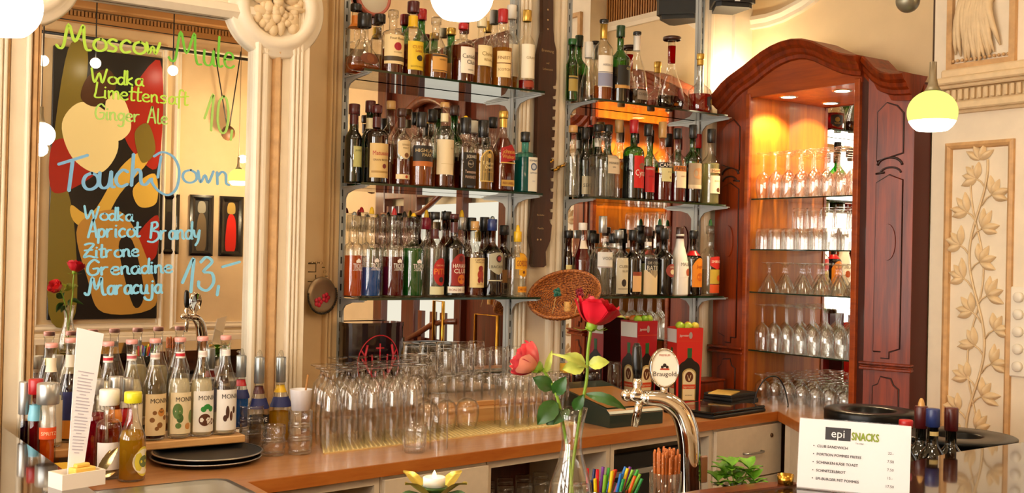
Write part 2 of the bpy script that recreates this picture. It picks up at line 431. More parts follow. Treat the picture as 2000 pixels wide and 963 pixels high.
# vine with leaves
t = thing('plaster_relief', 'carved leafy vine climbing the tall framed plaster panel', 'relief', (XR, 2.415, .73))
def leaf(m, c, ang, L, w, d=.014, mi=0):
    ca, sa = math.cos(ang), math.sin(ang)
    def fn(u, v):
        s = (v-.5)*2; wid = w*math.sin(PI*min(1,u*.97+.02))**.8*(1-.35*u)
        a = u*L; o = s*wid; return (-d*math.sin(PI*u)*(1-.75*s*s)-.003-.004*math.cos(s*3), c[0]+ca*a-sa*o, c[1]+sa*a+ca*o)
    m.grid(fn, 6, 4, mi)
m = MB()
stem = [( -.002, .035*math.sin(z*9.2)+.0, z) for z in np.linspace(.0, 1.22, 60)]
m.tube([(-.006, y, z) for _, y, z in stem], .0045, 6)
m.tube([(-.005, -.03*math.sin(z*9.2+.6)+.005, z) for z in np.linspace(.0, 1.2, 50)], .0035, 6)
rnd = random.Random(11)
for k in range(18):
    z = .04+k*.064; s0 = 1 if k % 2 else -1; y = .035*math.sin(z*9.2)
    cy_, cz_ = y+s0*.040, z+.02
    m.tube([(-.005,y,z-.02),(-.008,(y+cy_)/2,z+.008),(-.008,cy_,cz_)], .003, 6)
    base = PI/2 - s0*1.0
    for j, da in enumerate((-.95,-.35,.35,.9)):
        leaf(m, (cy_, cz_), PI/2 - s0*(.95+da) + rnd.uniform(-.15,.15), rnd.uniform(.062,.080), .020, .018)
for da in (-1.0,-.35,.35,1.0): leaf(m, (.0, 1.22), PI/2+da, .068, .018, .018)
m.build('leafy_vine', M_RELIEF, t)
# raised cartouche moulding and the wooden-slat grille high on the right wall
b = MB(); q = [(3.66,3.10),(3.66,2.70),(3.56,2.675),(3.35,2.70),(3.10,2.74),(2.72,2.80),(2.72,3.3)]
q = [tuple(float(v) for v in onx(px,py,XB)[1:]) for px,py in ((1448,-60),(1450,48),(1500,40),(1530,30),(1568,10),(1590,-6),(1640,-60))]
b.sweep(q, [(-.03,XB),(-.03,XB-.016),(-.01,XB-.022),(.01,XB-.014),(.03,XB-.018),(.034,XB)], plane='yz'); struct('trim_17', b, M_TRIM)
t = thing('vent_grille', 'slatted wooden grille high on the right wall seen in shelf mirror', 'grille', (XB, 2.95, 2.84))
m = MB(); m.sweep([(-.36,0),(-.36,.3),(.36,.3),(.36,0)], [(-.03,0),(-.03,-.02),(.0,-.03),(.02,-.02),(.02,0)], closed=True, plane='yz'); m.build('frame', M_TRIM, t)
m = MB(); m.box((-.004,-.35,0),(0,.35,.3)); m.build('backing', M_WOODD, t)
m = MB()
for k in range(34): m.box((-.014,-.345+k*.0205,.0),(-.003,-.345+k*.0205+.011,.3)); 
m.build('slats', wood('grille_wood','#8a5426','#b27a3c'), t)
# light-switch / dimmer strip at the right edge
t = thing('dimmer_panel', 'white strip of five round dimmer knobs on the right wall', 'switch', (XR, 2.228, 1.135))
m = MB(); m.box((-.012,-.05,0),(0,.05,.335),bev=.005); m.build('plate', pbr('switch_white','#e9dfcc',.4), t)
for k in range(5):
    m = MB(); m.lathe([(.0,.016),(.016,.016),(.019,.012),(.019,.0)],20,M=Matrix.Translation((-.012,0.012,.04+k*.064))@Matrix.Rotation(-PI/2,4,'Y')); m.build('knob', pbr('switch_white','#e9dfcc',.4), t)

# --- the wall opposite, seen only in the mirror: panel mouldings, painting, small pictures
yo = YF
def rect_mould(name, x0, x1, z0, z1, mat=M_TRIM, d=.03, w=.05):
    m = MB(); m.sweep([(x0,z0),(x1,z0),(x1,z1),(x0,z1)], [(-w/2,yo),(-w/2,yo+d*.6),(-w*.2,yo+d),(w*.15,yo+d*.5),(w*.4,yo+d*.7),(w/2,yo)], closed=True); struct(name, m, mat)
rect_mould('trim_18', 1.80, 2.72, .93, 3.09)
rect_mould('trim_19', 2.83, 3.5, .93, 3.10)
rect_mould('trim_20', .85, 1.72, .93, 3.09)
b = MB(); b.box((XL, yo, .80), (XB, yo+.05, .86), bev=.01); b.box((XL, yo, .86), (XB, yo+.03, .885), bev=.005); struct('trim_21', b, M_TRIM)
b = MB(); b.box((XL, yo, 3.30), (XB, yo+.12, 3.36), bev=.01); b.box((XL, yo, 3.36), (XB, yo+.2, 3.44), bev=.02); b.box((XL, yo, 3.20), (XB, yo+.04, 3.25), bev=.005)
for k in range(130): b.box((.3+k*.027, yo, 3.25), (.317+k*.027, yo+.035, 3.29))
struct('trim_22', b, pbr('cornice_ochre','#b08048',.7))
b = MB(); b.box((XL,yo,.0),(XB,yo+.025,.12)); struct('baseboard_front', b, M_TRIM)

# painting: a plain abstract stand-in of the same size and colours
C1 = {k: pbr('paint_'+k, v, .35) for k, v in dict(black='#120d08', olive='#7a6a24', gold='#d9b24a', cream='#f3e3a4', red='#a3200e', tan='#b98a3c', brown='#4a2a10').items()}
t = thing('canvas_painting', 'large unframed abstract canvas of dark, gold and red swirls reflected in mirror', 'painting', (2.29, yo+.012, .99))
m = MB(); m.box((-.40,.0,0),(.40,.03,2.02),bev=.004); m.build('canvas', C1['black'], t)
def blob(poly, k, lay):
    # closed smooth outline, lightly raised paint
    n = len(poly); pts = []
    for i in range(n):
        p0,p1,p2,p3 = [Vector(poly[(i+j) % n]) for j in (-1,0,1,2)]
        for s in range(6):
            u = s/6; pts.append(tuple(.5*((2*p1)+(-p0+p2)*u+(2*p0-5*p1+4*p2-p3)*u*u+(-p0+3*p1-3*p2+p3)*u**3)))
    return pts
sh = [('olive',[(-.39,1.2),(-.30,2.0),(-.16,2.0),(-.2,1.5),(-.3,1.1)]), ('olive',[(-.39,.05),(-.2,.05),(-.24,.8),(-.38,1.1)]),
      ('red',[(.1,1.6),(.38,2.0),(.39,1.2),(.22,1.25),(.12,1.4)]), ('red',[(-.39,.95),(-.39,1.3),(-.2,1.32),(-.02,1.18),(-.2,1.0)]), ('red',[(.22,.6),(.39,.8),(.39,.5),(.3,.45)]),
      ('cream',[(-.33,1.45),(-.2,1.62),(.0,1.55),(.08,1.3),(-.05,1.1),(-.25,1.2)]), ('cream',[(.0,1.72),(.12,1.66),(.17,1.45),(.06,1.35),(-.02,1.5)]),
      ('gold',[(-.25,.85),(-.1,.8),(.1,1.15),(.28,1.3),(.3,1.2),(.1,.95),(-.05,.68),(-.22,.72)]), ('gold',[(.2,1.0),(.36,1.12),(.38,.9),(.25,.86)]),
      ('tan',[(-.2,.7),(.1,.82),(.3,.5),(.39,.1),(.0,.05),(-.12,.3)]), ('brown',[(-.15,1.82),(.0,1.88),(.05,1.75),(-.08,1.6),(-.2,1.65)]),
      ('black',[(.1,.55),(.2,.6),(.3,.2),(.22,.1)]), ('olive',[(.2,1.42),(.3,1.5),(.36,1.3),(.26,1.2)])]
for i, (k, poly) in enumerate(sh):
    m = MB(); m.prism(blob(poly,k,i), .030, .0312+.0003*i, axis='y'); m.build('paint_swirl', C1[k], t)
def picture(x0, x1, z0, z1, cols, label):
    t = thing('framed_picture', label, 'picture', ((x0+x1)/2, yo, z0), group='small pictures on the wall opposite the bar')
    w = (x1-x0)/2; h = z1-z0
    m = MB(); m.sweep([(-w+.02,.02),(w-.02,.02),(w-.02,h-.02),(-w+.02,h-.02)], [(-.02,0),(-.02,.02),(.0,.025),(.02,.018),(.02,0)], closed=True); m.build('frame', M_BLACK, t)
    m = MB(); m.box((-w+.02,.002,.02),(w-.02,.010,h-.02)); m.build('print', pbr('print_'+cols[0], cols[0], .4), t)
    m = MB(); m.prism(blob([(-w*.4,h*.1),(w*.35,h*.1),(w*.42,h*.5),(w*.2,h*.68),(-w*.2,h*.68),(-w*.4,h*.45)],0,0), .010, .0112, axis='y'); m.prism(blob([(-w*.3,h*.72),(w*.3,h*.72),(w*.25,h*.88),(-w*.25,h*.88)],0,0), .010, .0112, mi=1, axis='y')
    m.build('motif', [pbr('print_'+cols[1], cols[1], .4), pbr('print_'+cols[2], cols[2], .4)], t)
picture(2.70, 2.86, 1.49, 1.96, ('#2a2a1c','#1a1410','#3a3422'), 'dark narrow framed picture nearest the big painting in mirror')
picture(2.945, 3.135, 1.48, 1.965, ('#2c2a24','#6b5a40','#8f8a78'), 'narrow framed picture with grey ring motif, middle of three')
picture(3.185, 3.385, 1.48, 1.965, ('#1c120c','#c01f12','#9a8040'), 'narrow framed picture with red figure shape, nearest mirror edge')
# cable rail with hanging spots in front of that wall
t = thing('cable_rail', 'thin dark rail along the wall opposite, seen in menu mirror', 'rail', (2.6, yo+.1, 3.07))
m = MB(); m.tube([(-1.0,0,.02),(.87,0,0)], .012, 8); m.build('rod', M_BLACKM, t)
m = MB(); m.tube([(-1.0,.02,.13),(.87,.02,.11)], .004, 6); m.build('cable', M_BLACKM, t)
for k, (px, py) in enumerate(((187,110),(338,125),(85,105))):
    p = ony(px, py, 2*Y1-(yo+.25)); q = (float(p[0]), yo+.25, float(p[2])-.05)
    t = thing('hanging_spot', ['white globe spot hanging over the painted canvas','white globe spot hanging right of the painted canvas','white globe spot hanging at left edge of mirror'][k], 'lamp', q, group='globe spots on the cable')
    m = MB(); m.ellipsoid((0,0,0),(.038,.038,.038),16); m.build('globe', emit('spot_globe', (1,.86,.62), 14), t)
    m = MB(); m.tube([(0,0,.036),(0,0,3.44-q[2])], .005, 6); m.build('wire', M_BLACKM, t)
t = thing('hanging_ornament', 'dark ball hung from two slanting wires by the wall opposite', 'ornament', (3.19, yo+.15, 2.46))
m = MB(); m.ellipsoid((0,0,0),(.055,.055,.06),16); m.build('ball', pbr('ornament_brown','#5a3a22',.5), t)
m = MB(); m.tube([(-.01,0,.05),(-.13,0,.66)], .005, 6); m.tube([(.01,0,.05),(.09,0,.66)], .005, 6); m.build('wire', M_BLACKM, t)

# --- glazed dark-wood screen on the right wall beyond the frame (seen in the left shelf mirror)
def vx(px, py, off=0.0):  # reflected pixel on the left shelf mirror -> (Y,z) on plane X = XB-.08
    p = onx(px, py, XB-.08); return 2*3.713-float(p[1]), float(p[2])
t = thing('glazed_screen', 'dark wooden glazed screen with bright panes seen in the shelf mirror', 'partition', (XB-.08, .6, 0))
fr = MB(); panes = MB(); thin = MB()
def Yv(px): return vx(px, 600)[0]-.6
zt = vx(850, 375)[1]
for a, c in ((735,752),(790,815),(893,906),(976,992)): fr.box((-.03, Yv(a), 0), (.05, Yv(c), 2.95), bev=.006)
for z0, z1 in ((.0,.35),(1.93,2.0),(2.86,2.95)): fr.box((-.025, Yv(735), z0), (.05, Yv(992), z1), bev=.006)
fr.build('frame', M_WOODD, t)
for a, c, z0, z1 in ((752,790,.4,1.88),(815,893,.95,1.88),(906,976,1.5,1.88)):
    panes.box((.02, Yv(a), z0), (.03, Yv(c), z1))
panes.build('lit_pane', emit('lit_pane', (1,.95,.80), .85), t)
pn = MB()
pn.box((.02, Yv(815), .35), (.035, Yv(893), .95)); pn.box((.02, Yv(906), .35), (.035, Yv(976), 1.5)); pn.box((.02,Yv(735),2.0),(.035,Yv(992),2.86)); pn.build('wood_panel', M_WOODD, t)
def curve_rail(pts, r=.02):
    P = [(-.03, vx(*q)[0]-.6, vx(*q)[1]) for q in pts]; thin.tube(P, r, 8)
curve_rail([(806,660),(825,650),(850,634),(875,628),(900,628)]); curve_rail([(806,420),(830,415),(850,398),(870,378)]); curve_rail([(752,418),(790,422)], .012)
for px in (757,770,781): thin.box((-.02, Yv(px)-.012, 1.35), (.01, Yv(px)+.012, 1.88))
for px in (825,848,868): thin.box((-.02, Yv(px)-.025, .6), (.01, Yv(px)+.025, 1.14))
ar = [(-.03, Yv(725)+ (Yv(960)-Yv(725))*k/20, 2.0+.62*math.sin(PI*k/20)) for k in range(21)]; thin.tube(ar, .035, 8)
thin.build('curved_muntin', wood('muntin_wood','#4a1c0c','#7a3a1a'), t)
br = MB()
for a, c, z0, z1 in ((860,878,.7,1.22),(942,985,.5,1.16)):
    y0, y1 = Yv(a), Yv(c)
    br.tube([(-.05,y0,z0),(-.05,y0,z1),(-.05,y1,z1),(-.05,y1,z0),(-.05,y0,z0)], .012, 8)
br.build('brass_push_bar', M_BRASS, t)
# ================================================================== LAMPS
# flush ceiling lamps over the guests and over the bar
M_CL = emit('ceiling_lamp_glow', (1, .83, .59), CEIL_STRENGTH)
for i, (x, y, r) in enumerate(((.4,.3,.22),(2.0,.3,.22),(.7,2.6,.2),(2.3,2.5,.2),(3.3,1.2,.2))):
    t = thing('ceiling_lamp', ['round ceiling lamp above the guests at left','round ceiling lamp above the guests at right','round ceiling lamp over the syrup bottles','round ceiling lamp over the till','round ceiling lamp near the right wall'][i], 'lamp', (x,y,ZC), group='ceiling lamps')
    m = MB(); m.lathe([(r,-.02),(r+.015,-.02),(r+.015,0),(r,0)],32,closed=True); m.build('rim', M_STEEL, t)
    m = MB(); m.lathe([(0,-.035),(r*.6,-.032),(r,-.018)],32); m.build('diffuser', M_CL, t)
M_SH = emit('lime_glass_shade', (.90,.98,.20), 1.15)
M_SW = emit('white_lit_glass', (1,.93,.80), SHADE_STRENGTH)
M_NECK = pbr('pendant_neck','#8a7a5e',.4,.4)
def pendant(x, y, z, r, label, shade=M_SH, w=BULB_W, white=.22, lz=-1.1):
    t = thing('pendant_lamp', label, 'lamp', (x,y,z), group='glass pendants over the bar')
    s = r/.06
    def pr(a0, a1, n): return [(r*math.cos(a), r*.92*math.sin(a)) for a in np.linspace(a0, a1, n)]
    a_lo, a_mid, a_hi = -.92, -.92+white*2.4, 1.35
    m = MB(); m.lathe(pr(a_mid, a_hi, 16), 32, caps=False); m.build('shade', shade, t)
    m = MB(); m.lathe([(0,r*.92*math.sin(a_lo)+.004)]+pr(a_lo, a_mid, 8), 32, caps=False); m.build('lit_rim', M_SW, t)
    m = MB(); m.lathe([(.021*s,.052*s),(.013*s,.066*s),(.009*s,.085*s),(.0085*s,.125*s),(.0,.126*s)], 20); m.build('neck', M_NECK, t)
    m = MB(); m.tube([(0,0,.12*s),(0,0,ZC-z-.02)], .0022, 6); m.build('cord', pbr('cord_brown','#4a3626',.6), t)
    m = MB(); m.lathe([(.04,ZC-z-.02),(.04,ZC-z)],20); m.build('ceiling_rose', M_NECK, t)
    l = bpy.data.lights.new('pendant_bulb','POINT'); l.energy = w; l.color = WARM; l.shadow_soft_size = .03
    lo = bpy.data.objects.new('pendant_bulb', l); COL.objects.link(lo); lo.parent = t; lo.location = (.03 if lz > 0 else 0,0,r*lz)
    return t
def at_r(px, py, rpx, r): return CAM + ray(px,py)*(r*F/rpx)
p = at_r(1821,220,47.5,.06); pendant(*p, .06, 'lime yellow glass pendant lamp hanging in front of the right wall')
p = at_r(902,-10,62,.06); pendant(*p, .06, 'glowing white pendant lamp cut by the top edge above liquor shelves', M_SW)
p = at_r(3,10,76,.06); pendant(*p, .06, 'glowing white pendant lamp at the top left corner of photo', M_SW)
p = ony(466,335,8.2); pendant(float(p[0]), 7.0-8.2, float(p[2])-.05, .078, 'lime yellow pendant lamp seen only as reflection in menu mirror', w=BULB_W*3.2, lz=1.9)
# small unlit items hung at the top edge
p = at_r(1773,2,23,.03)
t = thing('hanging_ball', 'small dull grey ball hanging at the top edge above cabinet', 'ornament', p)
m = MB(); m.ellipsoid((0,0,0),(.03,.03,.03),20); m.build('ball', pbr('ball_grey','#7d7763',.35,.5), t)
m = MB(); m.tube([(0,0,.03),(0,0,ZC-p[2])],.002,6); m.build('cord', pbr('cord_brown','#4a3626',.6), t)
p = ony(748,-12,3.62)  # plain white disk with a reddish rim
t = thing('white_disk', 'round white dial with reddish rim at the top of left shelf mirror', 'plain_disk', (p[0],3.70,p[2]))
m = MB(); m.lathe([(.0,.012),(.058,.012),(.062,.008),(.062,0)],40,M=Matrix.Rotation(PI/2,4,'X')); m.build('disk', pbr('disk_white','#d5cdb8',.4), t)
m = MB(); m.lathe([(.060,.0),(.060,.016),(.070,.016),(.072,.0)],40,M=Matrix.Rotation(PI/2,4,'X'),caps=False); m.build('rim', pbr('rim_rose','#c06a56',.4), t)
# halogen behind the cabinet cornice that lights the wall corner
t = thing('halogen_lamp', 'small halogen lamp hidden behind the left end of cabinet cornice', 'lamp', (3.86,3.60,2.335))
m = MB(); m.lathe([(.02,0),(.03,.05),(.026,.05),(.0,.02)],16); m.build('reflector', M_STEEL, t)
l = bpy.data.lights.new('halogen_bulb','POINT'); l.energy = 5; l.color = (1,.85,.55); l.shadow_soft_size = .02
lo = bpy.data.objects.new('halogen_bulb', l); COL.objects.link(lo); lo.parent = t; lo.location = (0,0,.07)
# loudspeaker in the corner
t = thing('loudspeaker', 'black loudspeaker mounted high in the corner above cabinet', 'speaker', (3.71,3.57,2.688), rotz=-.45)
m = MB(); m.prism([(-.098,-.09),(-.075,-.11),(.075,-.11),(.098,-.09),(.06,.08),(-.06,.08)], 0.02, .32); m.prism([(-.085,-.08),(-.065,-.098),(.065,-.098),(.085,-.08),(.05,.07),(-.05,.07)], 0, .02); m.build('cabinet', M_BLACKM, t)
m = MB(); m.box((-.07,-.116,.09),(.07,-.109,.30),bev=.003); m.build('grille', pbr('grille_black','#191817',.8), t)
m = MB(); m.box((-.022,-.1145,.052),(.026,-.109,.060)); m.box((-.008,-.1145,.022),(.016,-.109,.042)); m.build('badge', M_WHITE, t)
m = MB(); m.box((-.02,.08,.1),(.02,.14,.18)); m.build('bracket', M_BLACKM, t)
# ================================================================== SHELVES, COUNTER, CABINETS, BAR
ZS = (2.199, 1.793, 1.381)
def glass_shelf(poly, z, label, group):
    t = thing('glass_shelf', label, 'shelf', (sum(p[0] for p in poly)/4, sum(p[1] for p in poly)/4, z), group=group)
    o = t.location; q = [(p[0]-o.x, p[1]-o.y) for p in poly]; n = 4
    m = MB(); m.add([(x,y,0) for x,y in q]+[(x,y,-.008) for x,y in q], [(0,1,2,3),(7,6,5,4)], 0)
    m.add([(x,y,0) for x,y in q]+[(x,y,-.008) for x,y in q], [(i,n+i,n+(i+1)%n,(i+1)%n) for i in range(n)], 1)
    m.build('pane', [G_SHELF, M_SHELFEDGE], t); return t
PL = [(1.815,3.50),(2.62,3.50),(2.66,3.702),(1.885,3.702)]
PR = [(2.876,3.50),(3.653,3.50),(3.70,3.702),(2.93,3.702)]
for i, w in enumerate(('top','middle','bottom')):
    glass_shelf(PL, ZS[i], '%s glass shelf of the left bottle rack on steel brackets' % w, 'glass shelves of the left rack')
    glass_shelf(PR, ZS[i], '%s glass shelf of the right bottle rack by the wooden cabinet' % w, 'glass shelves of the right rack')
def rail(px, label):
    x = XM(px, 3.70)
    t = thing('shelf_rail', label, 'rail', (x, 3.70, .93), group='slotted shelf rails')
    m = MB(); m.box((-.0125,-.006,0),(-.006,.012,2.2)); m.box((.006,-.006,0),(.0125,.012,2.2)); m.box((-.006,.0,0),(.006,.012,2.2))
    for k in range(44): m.box((-.003,-.0008,.02+k*.05),(.003,.0002,.045+k*.05), 1)
    m.build('channel', [M_RAIL, M_BLACKM], t)
    for z in ZS:
        m = MB(); zz = z-.008-.93
        prof = [(-.008,zz),(-.185,zz),(-.185,zz-.008),(-.09,zz-.014),(-.04,zz-.026),(-.020,zz-.045),(-.008,zz-.07)]
        m.prism(prof, -.003, .003, axis='x'); m.box((-.010,-.19,zz-.003),(.010,-.005,zz)); m.build('bracket', M_RAIL, t)
rail(669, 'slotted steel shelf rail at the left edge of left mirror'); rail(1001, 'slotted steel shelf rail at the right edge of left mirror')
rail(1104, 'slotted steel shelf rail at the left edge of right mirror'); rail(1364, 'slotted steel shelf rail right of right mirror near cabinet')

# ---- worktop (two runs) : slightly splayed front edge
P0 = Vector((1.264, 2.842)); P1 = Vector((3.56, 3.092)); ED = (P1-P0).normalized(); EN = Vector((-ED.y, ED.x))
ZT = .92
b = MB()
top = [(.64,2.42),(1.13,2.42),tuple(P0-ED*.12),tuple(P1),(3.34,2.76),(3.30,2.3),(3.85,2.3),(3.85,2.64),(4.025,2.64),(4.025,3.70),(1.605,3.70),(1.605,3.48),(.64,3.48)]
b.prism(top, ZT-.038, ZT, axis='z')
t = tag(b.build('worktop', M_BEECH), 'long beech back-bar worktop turning the corner to the wooden cabinet', 'worktop')
m = MB(); q0 = P0-ED*.12; k_ = EN*-.0025
m.prism([tuple(q0+k_),tuple(P1+k_),tuple(P1),tuple(q0)], ZT-.038, ZT-.0015); m.prism([(3.3375,2.76),(3.34,2.76),tuple(P1),(P1.x-.0025,P1.y)], ZT-.038, ZT-.0015)
m.build('edge_strip', wood('edge_wood','#a8581c','#c07430',.35,.3,axis=0), t)
# counter-front helper: local frame along the edge
ang = math.atan2(ED.y, ED.x)
def edge_s(px, py, off=.02):
    d = ray(px, py); o = P0+EN*off
    tt = ((o.x-CAM[0])*EN.x+(o.y-CAM[1])*EN.y)/(d[0]*EN.x+d[1]*EN.y); p = CAM+d*tt
    return (Vector((p[0],p[1]))-o).dot(ED), float(p[2])
def unit(name, label, cat, s0, s1, H=.86):
    o = P0+EN*.02+ED*s0; return thing(name, label, cat, (o.x,o.y,0.02), ang), s1-s0
DEP = .5
def carcass(t, w, mat=M_LAM, shelf=None):
    m = MB(); T = .018
    m.box((0,0,0),(T,DEP,.86)); m.box((w-T,0,0),(w,DEP,.86)); m.box((T,DEP-.01,0),(w-T,DEP,.86)); m.box((T,0,0),(w-T,DEP,.02)); m.box((T,0,.835),(w-T,DEP,.86))
    m.build('carcass', mat, t)
    if shelf:
        for z in shelf: m = MB(); m.box((T,.02,z),(w-T,DEP-.01,z+.018)); m.build('shelf', mat, t)
s1 = edge_s(742,945)[0]; s2 = edge_s(950,920)[0]; s3 = edge_s(1192,880)[0]; s4 = edge_s(1391,860)[0]; s5 = edge_s(1521,840)[0]
t, w = unit('open_cabinet', 'open cream cabinet bay under the worktop left of the door', 'cabinet', -.02, s1-.002); carcass(t, w, shelf=[.45])
t, w = unit('door_cabinet', 'cream cabinet with plain door behind the candle holder', 'cabinet', s1+.002, s2-.002); carcass(t, w)
m = MB(); m.box((.003,-.018,.0),(w-.003,-.001,.850),bev=.002); m.build('door', M_LAM, t)
t, w = unit('open_cabinet', 'open cabinet bay full of glasses behind the flower vase', 'cabinet', s2+.002, s3-.002); carcass(t, w, shelf=[.55]); GLASSBAY = (s2, s3)
m = MB(); m.box((.02,.4,.03),(w-.02,.41,.83)); m.build('dark_back', M_WOODD, t)
t, w = unit('drinks_fridge', 'black under-counter fridge bay behind the pretzel sticks', 'fridge', s3+.002, s4-.002); carcass(t, w)
m = MB(); m.box((.02,.06,.05),(w-.09,.08,.80),bev=.004); m.build('black_door', M_BLACKM, t)
m = MB(); m.box((.03,.045,.72),(w-.12,.062,.74)); m.build('grip', M_STEEL, t)
t, w = unit('drawer_cabinet', 'cream drawer unit with bow handle and lock in the corner', 'cabinet', s4+.002, s5-.002); carcass(t, w)
zs = [(.47,.665),(.67,.850)]
za = edge_s(1450,935)[1]-.02
for z0, z1 in ((za+.003,.850),(za-.22,za-.003)):
    m = MB(); m.box((.003,-.018,z0),(w-.003,-.001,z1),bev=.002); d = m.build('drawer', M_LAM, t)
    zc = (z0+z1)/2+.0; m = MB(); pts = [(w*.40,-.018,zc),(w*.405,-.034,zc),(w*.45,-.042,zc),(w*.62,-.042,zc),(w*.665,-.034,zc),(w*.67,-.018,zc)]; m.tube(pts,.0045,8); m.build('handle', M_STEEL, d)
    m = MB(); m.lathe([(.0,.004),(.008,.004),(.009,.0)],16,M=Matrix.Translation((w*.83,-.018,z1-.045))@Matrix.Rotation(PI/2,4,'X')); m.build('lock', pbr('lock_bronze','#6a4a30',.4,.6), d)
# return run under the cabinet
t = thing('base_cabinet', 'plain cream base cabinet under the tall wooden cabinet', 'cabinet', (3.40,2.32,.02))
m = MB(); m.prism([(0,0),(.465,0),(.465,.31),(.60,.34),(.60,.72),(.145,.72),(.13,.68),(-.02,.46)], 0, .86); m.build('body', M_LAM, t)

# ---- tall wooden display cabinet
XC = 3.75
t = thing('display_cabinet', 'tall red-brown wooden cabinet with arched cornice and lit glass shelves', 'cabinet', (XC, 3.165, ZT)); CAB = t
def L(y): return y-3.165
def Zc(z): return z-ZT
m = MB(); m.box((.0,L(3.452),0),(.262,L(3.475),Zc(2.30))); m.build('side_panel', M_WOODRI, t)
m = MB(); m.box((.0,L(2.86),0),(.262,L(2.878),Zc(2.30))); m.build('side_panel', M_WOODRI, t)
m = MB(); m.box((.262,L(2.86),0),(.272,L(3.475),Zc(2.30))); m.build('mirror_back', M_MIRROR, t)
m = MB(); m.box((-.0,L(2.86),Zc(2.285)),(.272,L(3.475),Zc(2.305))); m.build('inner_ceiling', M_WOODRI, t)
arch = [(3.665,2.285),(3.62,2.315),(3.575,2.352),(3.535,2.375),(3.495,2.392),(3.44,2.415),(3.389,2.441),(3.34,2.463),(3.287,2.480),(3.235,2.490),(3.176,2.493),(3.12,2.486),(3.065,2.468),(3.01,2.440),(2.96,2.415),(2.92,2.398),(2.87,2.384),(2.835,2.378)]
pth = [(L(y),Zc(z)) for y,z in arch]
sec = [(.095,.03),(.095,.0),(.075,-.004),(.070,-.016),(.055,-.020),(.045,-.034),(.030,-.040),(.018,-.058),(.004,-.066),(-.002,-.07),(-.008,-.06),(-.008,.10)]
sec2 = [(o, x) for o, x in sec]
m = MB(); m.sweep(pth, sec2, plane='yz', smooth=False)
e = len(sec2); m.f.append(tuple(range(len(m.v)-e, len(m.v)))); m.m.append(0); m.sm.append(False); m.f.append(tuple(range(e-1,-1,-1))); m.m.append(0); m.sm.append(False)
m.build('cornice', M_WOODR, t)
pth = [(L(y),Zc(z)) for y,z in ((2.825,2.376),(2.80,2.352),(2.775,2.325),(2.74,2.302),(2.70,2.290),(2.655,2.286),(2.632,2.286))]
m = MB(); m.sweep(pth, [(o, x+.025) for o, x in sec2], plane='yz')
e = len(sec2); m.f.append(tuple(range(len(m.v)-e, len(m.v)))); m.m.append(0); m.sm.append(False); m.f.append(tuple(range(e-1,-1,-1))); m.m.append(0); m.sm.append(False)
m.build('cornice', M_WOODR, t)
# carcass roof behind the cornices
m = MB(); m.prism([(L(y),Zc(z)-.03) for y,z in arch]+[(L(2.835),Zc(2.306)),(L(3.475),Zc(2.306)),(L(3.478),Zc(2.25)),(L(3.665),Zc(2.25))], .06, .27, axis='x'); m.prism([(L(2.825),Zc(2.35)),(L(2.74),Zc(2.28)),(L(2.63),Zc(2.26)),(L(2.63),Zc(2.2)),(L(2.825),Zc(2.2))], .1, .27, axis='x'); m.build('roof_board', M_WOODR, t)
# header board under the arch
hp = [(L(y),Zc(z)-.06) for y,z in arch if y < 3.47 and y > 2.875]
m = MB(); m.prism(hp+[(L(2.862),Zc(2.32)),(L(2.862),Zc(2.283)),(L(3.47),Zc(2.283)),(L(3.47),Zc(2.32))], -.004, .018, axis='x'); m.build('header_board', wood('mid_cabinet_wood','#762800','#aa4a08',.42,.12,axis=1,scale=8), t)
